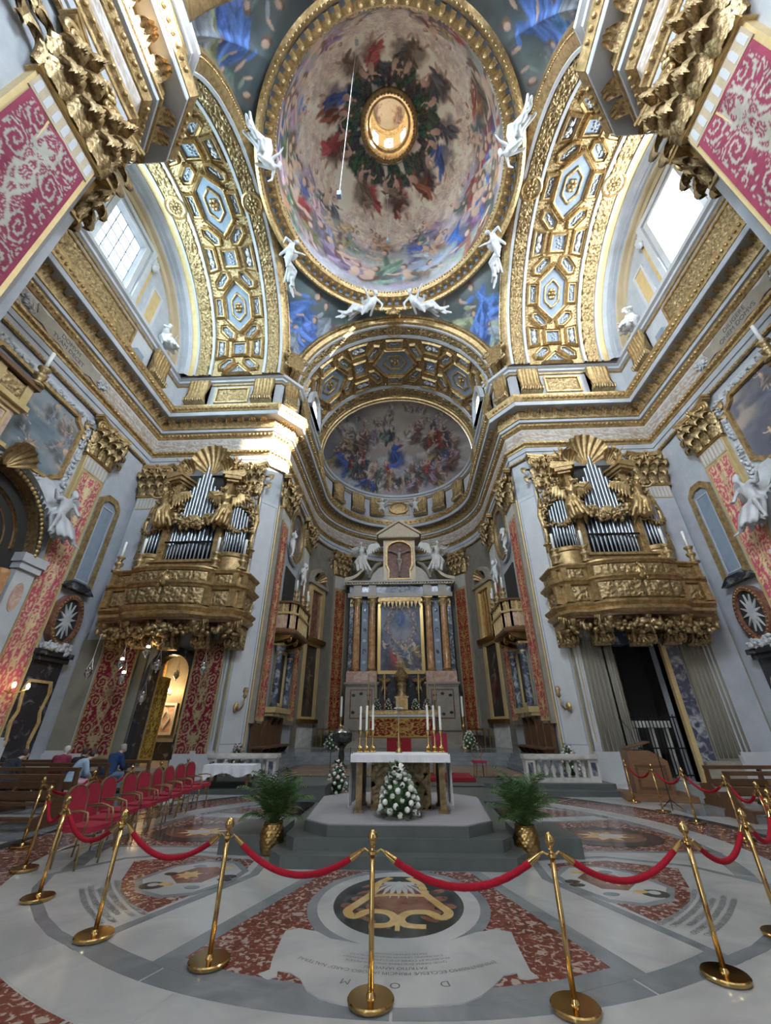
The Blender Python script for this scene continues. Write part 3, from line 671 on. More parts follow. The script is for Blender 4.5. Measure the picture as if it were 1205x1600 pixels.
# --- chancel barrel
YA0, YA1 = 18.9, 26.3
v = struct('ceiling', lathe_y(MB(), [(20.0, RC+.05), (25.2, RC+.05)]), 'goldr', 'gilded coffered barrel vault in front of the apse', True)
O('arch_moulding', lathe_y(lathe_y(MB(), [(18.75, RC+.75), (18.65, RC+.6), (18.6, RC+.42), (18.72, RC+.36), (18.7, RC+.22), (18.85, RC+.02), (19.05, RC-.02)]), [(19.2, RC), (19.9, RC)]), 'gold', v, smooth=30)
O('arch_fillet', lathe_y(lathe_y(MB(), [(19.03, RC), (19.05, RC-.09), (19.18, RC-.09), (19.2, RC)]), [(19.85, RC), (19.87, RC-.12), (20.1, RC-.12), (20.12, RC+.06)]), 'stone2', v, smooth=30)
v.scale = (XS, 1, 1)
O('arch_fillet', lathe_y(MB(), [(24.95, RC+.06), (24.97, RC-.06), (25.2, RC-.08), (25.22, RC-.1)]), 'stone2', v, smooth=30)
O('arch_moulding', lathe_y(MB(), [(25.2, RC-.1), (25.95, RC-.1), (26.0, RC-.16), (26.15, RC-.2), (26.2, RC-.3), (26.4, RC-.32), (26.45, RC-.38)]), 'gold', v, smooth=30)
rib_relief(v, 19.5, RC, W=.6, n=300, trans=False); rib_relief(v, 25.58, RC-.1, W=.6, n=300, trans=False)
roundel(v, T(0, 19.5, ZS+RC-.02, rx=pi), .55); roundel(v, T(0, 25.58, ZS+RC-.12, rx=pi), .55)
cm2, dots2 = coffer_meshes(RC+.02)
axm = T(0, 22.5, ZS, pi/2, (5.0/3.3, 1, 1))
axm = Matrix.Translation((0, 22.55, ZS)) @ Matrix.Rotation(pi/2, 4, 'Z') @ Matrix.Diagonal((1.45, 1, 1, 1))
st = R(51.5)
place_coffers(v, cm2, dots2, axm, [0, -st, st])
mt = axm @ Matrix.Rotation(2*st, 4, 'X')
for kind, fr, pn, orn, om in cm2:
    if kind in ('square', 'putto'): c = link('coffer', fr, 'gold', v, mt); link('panel', pn, 'panel', c); link('stucco_ornament', orn, om, c)
mb = MB()
for a in np.linspace(.02, pi-.02, 150): mb.ell((-(RC+.36)*cos(a), 18.66, ZS+(RC+.36)*sin(a)), (.06, .07, .06), nu=6, nv=4)
e = O('egg_beads', mb, 'gold', v, smooth=True); e['kind'] = 'stuff'
# near crossing arch towards the nave and the nave vault behind the camera
v = struct('ceiling', lathe_y(MB(), [(3.3, RC+.75), (3.45, RC+.6), (3.42, RC+.4), (3.3, RC+.3), (3.3, RC+.1), (2.6, RC), (1.6, RC)]), 'gold', 'gilded arch between nave and crossing', True)
nv_ = struct('ceiling', lathe_y(MB(), [(1.8, RC+.95), (-14, RC+.95)]), 'stone2', 'nave vault behind the viewer', True); nv_.location.z = 5.5
# --- pendentives: lofted between arch edges and dome ring
def pend(sx, sy):
    """corner quadrant; sx sign of x, sy=+1 far, -1 near"""
    n, k = 60, 46; yface = 18.75 if sy > 0 else 3.3
    ra, rb = RC+.7, RT+.72
    top = []; bot = []
    cut = .02
    for i in range(n):
        t = i/(n-1)
        if t < .5:   # along chancel arch from crown to corner
            u = t/.5; a = pi/2*(1-u)+cut*u; p = np.array([sx*ra*XS*cos(a), yface, ZS+ra*sin(a)])
            if ra*sin(a)+ZS > ZD-.55: p[2] = min(p[2], ZD-.3)
        else:
            u = (t-.5)/.5; a = cut*(1-u)+pi/2*u; p = np.array([sx*7.2, YT+sy*rb*cos(a), ZS+rb*sin(a)])
            p[2] = min(p[2], ZD-.3)
        bot.append(p); ph = pi/2*(1-t); top.append(np.array([sx*(RD+.65)*cos(ph), YD+sy*(RD+.65)*sin(ph), ZD-.25]))
    bot = np.array(bot); top = np.array(top); f = np.linspace(0, 1, k)[:, None, None]
    P = bot*(1-f)+top*f
    # spherical bulge outwards
    c = np.array([0, YD, ZS-1]); d = P-c; d /= np.linalg.norm(d, axis=-1, keepdims=True); hgt = np.linalg.norm(bot-top, axis=-1)[None, :, None]
    P = P+d*np.sin(pi*f)*hgt*.09
    pt = Paint(260, 300, 20+sx*3+sy, [(.07, .09, .10), (.10, .13, .14), (.13, .16, .16), (.18, .20, .21)], (3, 4))
    W, H = pt.w, pt.h   # column = azimuth across the corner, row 0 = top
    pt.clouds(26, 44, (.42, .9), (.46, .45, .50)); pt.clouds(8, 20, (.3, .6), (.30, .32, .36))
    bl = (.10, .20, .52); gr = (.30, .34, .22)
    rs = [bl, (.12, .22, .56), (.30, .34, .40), gr, (.20, .26, .22), (.36, .20, .18)]
    for fx, fy, fs, kk in ((.2, .12, 50, 4), (.8, .12, 50, 5), (.34, .22, 66, 2 if sx < 0 else 3), (.68, .2, 64, 4), (.5, .24, 84, 0), (.42, .36, 70, 1), (.6, .38, 60, 0 if sx*sy < 0 else 3), (.5, .5, 54, 2)):
        for dx, dy in ((0, .1), (.08, .2), (-.08, .22)): pt.blob(W*fx+dx*fs*3, H*fy+dy*fs*2, fs*.5, fs*.34, pt.r.uniform(-.6, .6), tuple(k*pt.r.uniform(.7, 1.15) for k in rs[kk]), .9, .2)
        pt.figure(W*fx, H*fy, fs, pt.r.uniform(-.4, .4), rs[kk], (.50, .36, .29), .3)
    def up(A, fy, fx):
        a, b = A.shape[:2]; yi = np.linspace(0, a-1, a*fy); xi = np.linspace(0, b-1, b*fx); y0 = np.minimum(yi.astype(int), a-2); x0 = np.minimum(xi.astype(int), b-2); dy = (yi-y0)[:, None, None]; dx = (xi-x0)[None, :, None]
        return (A[y0][:, x0]*(1-dx)+A[y0][:, x0+1]*dx)*(1-dy)+(A[y0+1][:, x0]*(1-dx)+A[y0+1][:, x0+1]*dx)*dy
    PP = up(P, 3, 3); az = np.arctan2(np.abs(PP[..., 0]), np.abs(PP[..., 1]-YD)); zz = PP[..., 2]
    ci = np.clip((az/(pi/2)-.08)/.84*(W-1), 0, W-1).astype(int); ri = np.clip((1-(zz-ZS)/(ZD-ZS-.2))*(H-1), 0, H-1).astype(int)
    o = colgrid('ceiling', PP, pt.img[ri, ci]); o['kind'] = 'structure'; o['label'] = 'frescoed pendentive at the %s %s corner under the dome' % ('far' if sy > 0 else 'near', 'left' if sx < 0 else 'right')
    return o
for sx in (-1, 1):
    for sy in (-1, 1): pend(sx, sy)
# --- dome
HD = 8.35
na, nr = 520, 190
pt = Paint(nr*2, na*2, 4, [(.30, .27, .28), (.42, .38, .37), (.54, .48, .43), (.62, .55, .48)], (4, 12), True)
gy = np.linspace(0, 1, pt.h)[:, None, None]    # row 0 at the ring, last row at the lantern
pale = np.array([.90, .81, .68]); kk = np.clip((gy-.28)/.3, 0, 1)*np.clip((1.02-gy)/.2, 0, 1); pt.img = pt.img*(1-kk*.8)+pale*kk*.8
pt.clouds(70, 80, (.0, .30), (.44, .42, .45)); pt.clouds(60, 46, (.3, .6), (.62, .54, .47)); pt.clouds(50, 60, (.02, .2), (.32, .31, .35))
up_ = lambda x, y: pi   # heads toward the lantern: rows grow toward the lantern
pale_r = [(.72, .60, .50), (.64, .55, .51), (.78, .68, .57), (.62, .52, .46)]
for _ in range(150):
    y = pt.r.uniform(.42, .66); pt.figure(pt.r.random()*pt.w, y*pt.h, 30*(1.25-.4*y), pi+pt.r.uniform(-.5, .5), pt.r.choice(pale_r), (.80, .66, .55), pt.r.random(), None, .25)
DR = [(.42, .10, .08), (.10, .18, .46), (.44, .30, .15), (.17, .22, .18), (.38, .28, .34), (.56, .50, .45), (.24, .14, .10), (.15, .13, .15), (.50, .37, .31), (.32, .32, .39)]
for n_, S_, y0, y1, c_ in ((70, 60, .28, .48, .75), (64, 104, .05, .28, 1.0)):
    for y in sorted([pt.r.uniform(y0, y1) for _ in range(n_)], reverse=True):
        x = pt.r.random(); pt.figure(x*pt.w, y*pt.h, S_*pt.r.uniform(.75, 1.2), pi+pt.r.uniform(-.6, .6), tuple(k*pt.r.uniform(.6, 1.1) for k in pt.r.choice(DR)), (.56, .41, .32), pt.r.choice((.2, .3, .4, .7)), None, c_)
        if pt.r.random() < .55: pt.blob(pt.r.random()*pt.w, (y-.06)*pt.h, 60, 26, 0, tuple(k*pt.r.uniform(.7, 1.2) for k in (.42, .40, .44)), .3, .5, .5, .85)
pt.clouds(20, 60, (.0, .06), (.40, .40, .44))
for q in range(170): pt.blob(pt.r.random()*pt.w, pt.h*pt.r.uniform(.85, .93), 34, 20, pt.r.random()*3, tuple(k*pt.r.uniform(.6, 1.3) for k in (.06, .085, .07)), .9, .35)
for q in range(9):
    for d_ in (-.02, .02): pt.figure(pt.w*(q+.3+.2*pt.r.random())/9+d_*pt.w, pt.h*.80, 74, pi+pt.r.uniform(-.9, .9), pt.r.choice([(.34, .08, .08), (.08, .13, .36), (.10, .10, .12), (.26, .10, .06), (.2, .15, .12)]), (.52, .36, .28), .8)
pt.img = np.clip(pt.img*1.3, 0, .95)
th = np.linspace(0, 2*pi, na); tt = np.linspace(0, 1, nr)
Th, Tt = np.meshgrid(th, tt, indexing='xy'); rr = RD*(1-Tt)+1.75*Tt; zz = ZD+HD*np.sqrt(np.clip(1-(rr/RD)**2, 0, 1))
rr = rr; P = np.stack([rr*np.cos(Th), YD+rr*np.sin(Th), zz], -1)
# re-parametrise by arc so that bands have even width
ang = np.linspace(0, math.acos(1.75/RD), nr); rr = RD*np.cos(ang)[:, None]+0*Th; zz = ZD+HD*np.sin(ang)[:, None]+0*Th
P = np.stack([rr*np.sin(Th), YD-rr*np.cos(Th), zz], -1)
dome = colgrid('ceiling', P, pt.img[::2, ::2]); dome['kind'] = 'structure'; dome['label'] = 'frescoed dome crowded with clouds and draped figures'
def ringat(mb, prof, n=96, c=(0, YD)): return mb.lathe(prof, n, (c[0], c[1], 0), caps=False)
tr = struct('trim_1', ringat(MB(), [(RD+.8, ZD-.75), (RD+.62, ZD-.85), (RD+.5, ZD-.7), (RD+.55, ZD-.5), (RD+.42, ZD-.48)]), 'gold', 'gilded ring cornice at the foot of the dome', 35)
O('ring_fascia', ringat(MB(), [(RD+.42, ZD-.5), (RD+.38, ZD-.3), (RD+.16, ZD-.3)]), 'panel', tr, smooth=35)
O('ring_moulding', ringat(MB(), [(RD+.2, ZD-.32), (RD-.06, ZD-.3), (RD-.12, ZD-.18), (RD-.02, ZD-.1), (RD-.1, ZD), (RD-.18, ZD+.12), (RD-.05, ZD+.25), (RD+.1, ZD+.4)]), 'gold', tr, smooth=35)
mb = MB()
for k in range(200): a = 2*pi*k/200; mb.ell(((RD-.16)*cos(a), YD+(RD-.16)*sin(a), ZD+.06), (.06, .06, .07), nu=6, nv=4)
for k in range(200): a = 2*pi*k/200; mb.ell(((RD+.6)*cos(a), YD+(RD+.6)*sin(a), ZD-.84), (.06, .06, .06), nu=6, nv=4)
e = O('egg_beads', mb, 'gold', tr, smooth=True); e['kind'] = 'stuff'
mod = MB().box(-.11, .11, -.34, .0, -.2, 0).box(-.13, .13, -.38, .0, -.05, .02).ell((0, -.3, -.16), (.09, .1, .1), nu=6, nv=4).mesh('modillion')
NB = 84
for k in range(NB):
    a = 2*pi*k/NB; link('modillion', mod, 'gold', tr, T((RD+.36)*cos(a), YD+(RD+.36)*sin(a), ZD-.32, a-pi/2+pi/1*0+pi*0, 1) @ Matrix.Rotation(0, 4, 'Z'))
# --- lantern
ZL = ZD+HD*sin(math.acos(1.75/RD))
lt = struct('trim_2', ringat(MB(), [(1.95, ZL-.25), (1.98, ZL-.02), (1.8, ZL-.12), (1.66, ZL-.1), (1.5, ZL+.05), (1.44, ZL+.3), (1.3, ZL+.35), (1.26, ZL+.6)], 48), 'gold', 'gilded rim of the lantern opening at the top of the dome', 35)
mb = MB()
for k in range(48): a = 2*pi*k/48; mb.ell((1.68*cos(a), YD+1.68*sin(a), ZL-.1), (.11, .09, .09), Matrix.Rotation(a, 3, 'Z'), 6, 4)
e = O('leaf_ornament', mb, 'goldr', lt, smooth=True)
drum = MB()
NW = 8
for k in range(NW):
    a0 = 2*pi*(k+.5)/NW+pi/2-.22+0; 
    drum.lathe([(1.38, ZL+.5), (1.38, ZL+3.6)], 5, (0, YD, 0), None, a0, a0+.44)
drum.lathe([(1.38, ZL+.5), (1.38, ZL+1.0)], 32, (0, YD, 0), caps=False); drum.lathe([(1.38, ZL+2.7), (1.38, ZL+3.6)], 32, (0, YD, 0), caps=False)
lw = struct('wall_lantern', drum, 'paint_gold', 'gilded drum of the lantern')
O('lantern_cornice', ringat(MB(), [(1.38, ZL+3.1), (1.15, ZL+3.15), (1.1, ZL+3.3), (1.2, ZL+3.45), (1.38, ZL+3.5)], 32), 'gold', lw, smooth=35)
pt = Paint(30, 90, 9, [(.45, .36, .22), (.55, .47, .33), (.60, .52, .38)], (3, 5), True); pt.scatter(9, 9, (.2, .7), [(.4, .25, .2), (.35, .3, .35)], lambda x, y: pi)
a = np.linspace(0, pi/2*.99, 30)[:, None]; th = np.linspace(0, 2*pi, 90)[None]
o = colgrid('ceiling', np.stack([1.36*np.cos(a)*np.cos(th), YD+1.36*np.cos(a)*np.sin(th), ZL+3.5+1.2*np.sin(a)+0*th], -1), pt.img); o['kind'] = 'structure'; o['label'] = 'painted cap of the lantern'
for k in range(NW):
    a0 = 2*pi*k/NW+pi/2; wdw = struct('window_%d' % (k+10), None); 
    mt = T(1.42*cos(a0), YD+1.42*sin(a0), ZL+1.0, a0-pi/2)
    O('pane', MB().box(-.42, .42, 0, .03, 0, 1.75), 'glassR', wdw, mt)
    O('window_bar', MB().box(-.02, .02, -.03, 0, 0, 1.75).box(-.42, .42, -.03, 0, .85, .9), 'iron', wdw, mt)
# --- apse half dome
na, nr = 320, 170
pt = Paint(330, 520, 31, [(.14, .13, .15), (.22, .20, .20), (.32, .28, .26), (.42, .37, .31)], (4, 5))
yy, xx = np.mgrid[0:pt.h, 0:pt.w]; g = np.exp(-(((xx/pt.w-.5)/.24)**2+((yy/pt.h-.36)/.24)**2))[..., None]; pt.img = pt.img*(1-g*.85)+np.array([.50, .41, .31])*g*.85
pt.clouds(30, 46, (.7, 1.0), (.34, .34, .38)); pt.clouds(34, 36, (.2, .8), (.40, .36, .34))
rb = [(.30, .07, .06), (.07, .12, .32), (.32, .23, .12), (.13, .16, .14), (.27, .21, .26), (.40, .36, .33), (.18, .10, .08), (.08, .08, .10), (.36, .26, .2)]
pt.scatter(40, 26, (.05, .3), [(.36, .28, .24), (.30, .26, .30), (.4, .33, .27)], lambda x, y: 0)
for k in range(130):
    a_ = k*2.399; q = .55+.36*((k*7) % 10)/10; fx, fy = .5+.47*q*cos(a_), .52+.40*q*sin(a_)
    if fy > .30: pt.figure(pt.w*fx, pt.h*fy, pt.r.uniform(36, 58), pt.r.uniform(-.5, .5), pt.r.choice(rb), (.50, .36, .28), pt.r.random())
for fx, fy in ((.5, .66), (.44, .62), (.56, .63), (.5, .72)): pt.blob(pt.w*fx, pt.h*fy, 50, 30, 0, (.36, .34, .36), .3, .4)
for fx, fy in ((.41, .66), (.45, .74), (.57, .74), (.61, .66)): pt.figure(pt.w*fx, pt.h*fy, 36, 0, pt.r.choice(rb), (.5, .36, .28), .8)
pt.figure(pt.w*.5, pt.h*.50, 78, 0, (.05, .11, .36), (.5, .36, .28), .1, (.30, .07, .06)); pt.figure(pt.w*.47, pt.h*.5, 50, .2, (.06, .12, .38), (.5, .36, .28), .1)
th = np.linspace(0, pi, na); a = np.linspace(0, pi/2, nr); A, Th = np.meshgrid(a, th, indexing='ij')
yb = 26.35; sq = (np.abs(np.cos(Th))**2.5+np.abs(np.sin(Th))**2.5)**(-1/2.5); P = np.stack([6.55*np.cos(A)*np.cos(Th)*(1+(sq-1)*np.cos(A)), yb+7.45*np.cos(A)*np.sin(Th)*(1+(sq-1)*np.cos(A)), ZS+.1+5.85*np.sin(A)], -1)
vv = (P[..., 2]-ZS-.1)/5.85-(P[..., 1]-yb)/7.45; ri = np.clip((1-(vv+1)/2)*(pt.h-1), 0, pt.h-1).astype(int); ci = np.clip((P[..., 0]/13.4+.5)*(pt.w-1), 0, pt.w-1).astype(int)
o = colgrid('ceiling', P, pt.img[ri, ci]); o['kind'] = 'structure'; o['label'] = 'frescoed half dome of the apse with crowded clouds'
# gap-closing wall over the chancel arch and over the transept arches (spandrels behind the mouldings)
mb = MB()
def span(mb, f, r0, r1, zt, n=40):
    for i in range(n):
        a, b = pi*i/n, pi*(i+1)/n
        q = [f(-r0*cos(a), min(ZS+r0*sin(a), zt)), f(-r0*cos(b), min(ZS+r0*sin(b), zt)), f(-r1*cos(b), min(ZS+r1*sin(b), zt)), f(-r1*cos(a), min(ZS+r1*sin(a), zt))]
        mb.add(q, [(0, 1, 2, 3)])
span(mb, lambda u, z: (u*XS, 26.46, z), 5.8, 7.4, 40)
struct('wall_apse_arch', mb, 'stone2')
# unseen boxes added outside the vaults to stop light leaking in
mb = MB().box(-15.2, -7.3, 3.4, 19.3, 29.6, 29.9).box(7.3, 15.2, 3.4, 19.3, 29.6, 29.9).box(-7.6, 7.6, 18.7, 34, 29.2, 29.5)
for s_ in (-1, 1): mb.box(min(s_*7.25, s_*7.5), max(s_*7.25, s_*7.5), 3.4, 4.3, 21, 30).box(min(s_*7.25, s_*7.5), max(s_*7.25, s_*7.5), 17.9, 19.2, 22, 30)
for s_ in (-1, 1): mb.box(min(s_*8, s_*15.2), max(s_*8, s_*15.2), 3.4, 3.6, 21, 30).box(min(s_*8, s_*15.2), max(s_*8, s_*15.2), 18.9, 19.3, 22, 30)
struct('wall_light_blocker', mb, 'stone')
# windows of the transepts
for s_, nm in ((-1, 1), (1, 2)):
    wd = struct('window_%d' % nm, None); xg = s_*14.95
    for i in range(4):
        for j in range(5):
            y0 = WY0+(WY1-WY0)*i/4; z0 = WZ0+(WZ1-WZ0)*j/5
            O('pane', MB().box(xg-.01, xg+.01, y0+.02, y0+(WY1-WY0)/4-.02, z0+.02, z0+(WZ1-WZ0)/5-.02), 'glassL' if s_ < 0 else 'glassR', wd)
    mb = MB()
    for i in range(5): y0 = WY0+(WY1-WY0)*i/4; mb.box(xg-.03, xg+.03, y0-.022, y0+.022, WZ0, WZ1)
    for j in range(6): z0 = WZ0+(WZ1-WZ0)*j/5; mb.box(xg-.03, xg+.03, WY0, WY1, z0-.022, z0+.022)
    if s_ < 0: O('glazing_bars', mb, 'panel', wd)
    # stone surround of the window and flanking gilded panels in the lunette
    xs = s_*14.6; a, b = (xs-.16, xs) if s_ > 0 else (xs, xs+.16)
    fr = MB().ringprism([(WY0-.75, WZ0-.5), (WY1+.75, WZ0-.5), (WY1+.75, WZ1+.6), (WY0-.75, WZ1+.6)], [(WY0-.4, WZ0-.2), (WY1+.4, WZ0-.2), (WY1+.4, WZ1+.3), (WY0-.4, WZ1+.3)], a, b, 'x')
    fr.ringprism([(WY0-.3, WZ0-.12), (WY1+.3, WZ0-.12), (WY1+.3, WZ1+.2), (WY0-.3, WZ1+.2)], [(WY0, WZ0), (WY1, WZ0), (WY1, WZ1), (WY0, WZ1)], (a if s_ < 0 else a+.08), (b-.08 if s_ < 0 else b), 'x')
    O('window_surround', fr, 'stone2', wd)
    for sg in (-1, 1):
        for y0, y1, z1 in ((1.95, 2.25, 4.2), (2.75, 3.5, 3.4)):
            ya, yb_ = sorted((YT+sg*y0*1.02, YT+sg*y1*1.02)); aa, bb = (xs-.06, xs+.01) if s_ > 0 else (xs-.01, xs+.06)
            O('gilded_panel', MB().box(aa, bb, ya, yb_, ZS+.5, ZS+z1), 'paint_gold', wd)
            if y1 > 3: O('panel_frame', MB().ringprism([(ya-.1, ZS+.4), (yb_+.1, ZS+.4), (yb_+.1, ZS+z1+.1), (ya-.1, ZS+z1+.1)], [(ya+.05, ZS+.55), (yb_-.05, ZS+.55), (yb_-.05, ZS+z1-.05), (ya+.05, ZS+z1-.05)], aa-.04, bb+.04, 'x'), 'stone2', wd)
        O('window_bracket', MB().cbox((xs-s_*.15, YT+sg*2.1, ZS+4.5), (.3, .45, .5)).ell((xs-s_*.25, YT+sg*2.1, ZS+4.2), (.15, .2, .25)), 'stone2', wd)
    # carved drapery scroll beside the window head
    for sg in (-1, 1):
        o = plate_relief('scroll_relief', T(xs-s_*.02, YT+sg*2.2, ZS+4.9, -s_*pi/2), .7, 1.3, 1.2, .1, wd, 'stone2')

# side lunette windows of the chancel vault
for s_, nm in ((-1, 3), (1, 4)):
    wd = struct('window_%d' % nm, None, label='arched side window low in the %s of the chancel vault' % ('left' if s_ < 0 else 'right')); X0 = s_*6.0
    arcp = lambda r, rz: [(22.5+r*cos(a), 22.3+rz*sin(a)) for a in np.linspace(0, pi, 17)]
    a, b = sorted((X0, X0+s_*.3)); O('window_surround', MB().ringprism(arcp(1.75, 2.3), arcp(1.35, 1.9), a, b, 'x'), 'stone2', wd); a, b = sorted((X0+s_*.25, X0+s_*.3)); O('reveal', MB().prism(arcp(1.36, 1.92), a, b, 'x'), 'stone2', wd)
    a, b = sorted((X0+s_*.18, X0+s_*.22)); O('pane', MB().prism([(22.5+.7*cos(t), 22.9+.95*sin(t)) for t in np.linspace(0, pi, 11)], a, b, 'x'), 'glassL', wd)
# ------------------------------------------------------------------ entablature, capitals, pilasters
FAR = [(14.6, 4.2), (14.6, 18.5), (7.5, 18.5), (6.8, 19.35), (6.8, AYC)]+[apt(a) for a in np.linspace(0, pi, 41)[1:-1]]+[(-6.8, AYC), (-6.8, 19.35), (-7.5, 18.5), (-14.6, 18.5), (-14.6, 4.2)]
NR = [(6.9, -14), (6.9, 3.75), (7.75, 4.6), (14.6, 4.6)]; NL = [(-x, y) for x, y in NR][::-1]
LAY = [('architrave', 'stone', [(0, 15.25), (.10, 15.3), (.10, 15.58), (.16, 15.6), (.16, 15.88), (.14, 15.9)]),
       ('bead_moulding', 'goldr', [(.08, 15.16), (.17, 15.2), (.17, 15.3), (.08, 15.34)]),
       ('gilt_moulding', 'gold', [(.14, 15.86), (.2, 15.88), (.22, 15.98), (.32, 16.08), (.33, 16.18), (.12, 16.22)]),
       ('gilt_moulding', 'gold', [(.12, 17.2), (.18, 17.22), (.3, 17.38), (.32, 17.48), (.24, 17.5)]),
       ('cornice_stone', 'stone', [(.24, 17.48), (.42, 17.52), (.44, 17.68), (.36, 17.7)]),
       ('gilt_moulding', 'gold', [(.36, 17.68), (.5, 17.71), (.52, 17.78), (.46, 17.8), (.46, 18.35)]),
       ('corona', 'stone', [(.46, 18.33), (.96, 18.33), (.98, 18.36), (.98, 18.6), (.92, 18.62)]),
       ('gilt_moulding', 'gold', [(.92, 18.6), (1.0, 18.64), (1.02, 18.7), (1.08, 18.82), (1.14, 18.98), (1.14, 19.05), (1.08, 19.08)]),
       ('cornice_top', 'stone', [(1.1, 19.06), (.38, 19.14), (.38, 19.6), (.3, 19.66)]),
       ('attic', 'stone2', [(.3, 19.64), (.24, 19.7), (.24, 21.7), (.3, 21.74)]),
       ('gilt_moulding', 'gold', [(.26, 21.5), (.34, 21.52), (.34, 21.62), (.26, 21.66)]),
       ('attic_ledge', 'stone2', [(.24, 21.72), (.4, 21.76), (.42, 21.9), (.58, 21.95), (.6, 22.15), (.5, 22.2), (0, 22.25)])]
def leaf_bracket():
    P = []
    for i in range(8):
        t = i/7; row = []
        for k in range(13):
            a = (k-6)/6; w_ = .27*(.55+.45*sin(pi*min(1, t*.75+.15))); rid = .035*cos(a*3*pi)*t*(1-.4*t)
            out = .05+.62*t**1.6+rid-.10*a*a*t; z = -.05+.52*(1-(1-t)**1.5)*.9-(.12*max(0, t-.8)*5)*.6+.04*cos(a*3*pi)*t-.05*a*a
            row.append((a*w_, -out, z))
        P.append(row)
    return MB().grid(P).mesh('acanthus_bracket', True)
def console_mesh():
    mb = MB(); P = []; W = 1.25
    prof = [(.30, 2.05), (.52, 2.0), (.50, 1.6), (.46, 1.2), (.48, .8), (.56, .5), (.66, .3), (.62, .1), (.36, .02)]
    nu = 49
    for o, z in prof:
        row = []
        for k in range(nu):
            a = k/(nu-1); fl = .07*(0.5-0.5*cos(a*6*2*pi)) if .6 < z < 1.95 else .045*(0.5-0.5*cos(a*9*2*pi))
            wid = W*(1 if z > .6 else 1.06)
            row.append(((a-.5)*wid, -(o-.07+fl), z))
        P.append(row)
    mb.grid(P)
    for sg in (-1, 1): mb.add([(sg*W/2, -o, z) for o, z in prof]+[(sg*W/2, -.1, 2.05), (sg*W/2, -.1, .02)], [tuple(range(len(prof)+2))])
    body_ = mb.mesh('console', False); smooth_angle(body_, 50)
    lf = MB()
    for k in range(9): lf.ell(((k-4)*.15, -.64, .22), (.085, .1, .2), nu=6, nv=4)
    return body_, lf.mesh('leaf_roll', True)
BR = leaf_bracket(); CON, CONL = console_mesh()
def along(path, step, skip=.45):
    """points with inward normal angle along a polyline"""
    out = []
    for i in range(len(path)-1):
        a, b = Vector(path[i]), Vector(path[i+1]); L = (b-a).length; d = (b-a)/L
        n = max(1, int(round((L)/step))) if L > step*.55 else (1 if i % 2 else 0)
        if L < .9: 
            if L*1.0 >= .45: out.append(((a+b)/2, math.atan2(d.y, d.x)))
            continue
        for k in range(n): out.append((a+d*L*(k+.5)/n, math.atan2(d.y, d.x)))
    return out
def frieze(path, parent, z0=16.2, z1=17.22, o=.125):
    pts = [Vector(p) for p in path]; seg = []
    for i in range(len(pts)-1):
        d = pts[i+1]-pts[i]; L = d.length; n = max(2, int(L/.055)); seg.append((i, L, n))
    mbv = []; arcl = []; s0 = 0
    def nrm(i):
        a = (pts[i+1]-pts[i]).normalized(); return Vector((-a.y, a.x))
    for i, L, n in seg:
        na = nrm(i-1) if i > 0 else nrm(i); nb = nrm(i); nc = nrm(i+1) if i < len(pts)-2 else nb
        m0 = (na+nb).normalized(); m0 /= max(.3, m0.dot(nb)); m1 = (nb+nc).normalized(); m1 /= max(.3, m1.dot(nb))
        A, B = pts[i]+m0*o, pts[i+1]+m1*o
        for k in range(n): t = k/n; mbv.append(A*(1-t)+B*t); arcl.append(s0+L*t)
        s0 += L
    mbv.append(B); arcl.append(s0)
    X = np.array([[p.x, p.y] for p in mbv]); S = np.array(arcl); nz = 20; V = np.linspace(-1, 1, nz)
    P = np.zeros((len(X), nz, 3)); P[..., 0] = X[:, 0:1]; P[..., 1] = X[:, 1:2]; P[..., 2] = z0+(V+1)/2*(z1-z0)
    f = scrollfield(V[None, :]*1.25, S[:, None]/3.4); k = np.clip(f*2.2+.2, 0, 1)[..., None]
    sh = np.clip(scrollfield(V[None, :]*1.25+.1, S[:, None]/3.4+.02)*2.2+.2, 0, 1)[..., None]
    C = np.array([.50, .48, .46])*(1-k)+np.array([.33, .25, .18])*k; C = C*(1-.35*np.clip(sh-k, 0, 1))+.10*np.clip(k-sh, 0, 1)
    return colgrid('frieze', P, C, 'fresco', parent)
def entab(name, path, label, nb=True):
    t = struct(name, None, label=label)
    for nm, m, prof in LAY:
        O(nm, MB().sweep(prof, path), m, t, smooth=25)
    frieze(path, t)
    if nb:
        for p, a in along(path, .68):
            link('acanthus_bracket', BR, 'goldr', t, T(p.x-sin(a)*.42, p.y+cos(a)*.42, 17.82, a+pi, (1, .74, 1)))
        eg = MB(); 
        for p, a in along(path, .24):
            nx, ny = -sin(a), cos(a)
            for o, z, r in ((1.08, 18.83, .085), (.29, 17.37, .075), (.31, 16.06, .06), (.15, 15.24, .05)): eg.ell((p.x+nx*o, p.y+ny*o, z), (r, r, r*1.1), nu=6, nv=4)
        e = O('egg_beads', eg, 'gold', t, smooth=True); e['kind'] = 'stuff'
    return t
ENT = entab('trim_3', FAR, 'grey and gold entablature running round transepts, chancel and apse')
for nm, p, lb in (('trim_4', NR, 'right nave entablature above the near pier'), ('trim_5', NL, 'left nave entablature above the near pier')): entab(nm, p, lb)
def attic_console(x, y, rz, parent=ENT):
    c = link('console', CON, 'gold', parent, T(x, y, 19.62, rz)); link('leaf_roll', CONL, 'goldr', c)
def attic_panel(x, y, rz, W, parent=ENT, H=1.3):
    mt = T(x, y, 20.0, rz)
    o = O('attic_panel', MB().ringprism([(-W/2, 0), (W/2, 0), (W/2, H), (-W/2, H)], [(-W/2+.12, .12), (W/2-.12, .12), (W/2-.12, H-.12), (-W/2+.12, H-.12)], -.1, 0, 'y'), 'gold', parent, mt)
    plate_relief('relief_panel', T(0, -.02, .15), W-.3, H-.3, 1.5, .1, o, 'goldr', .06)
    return o
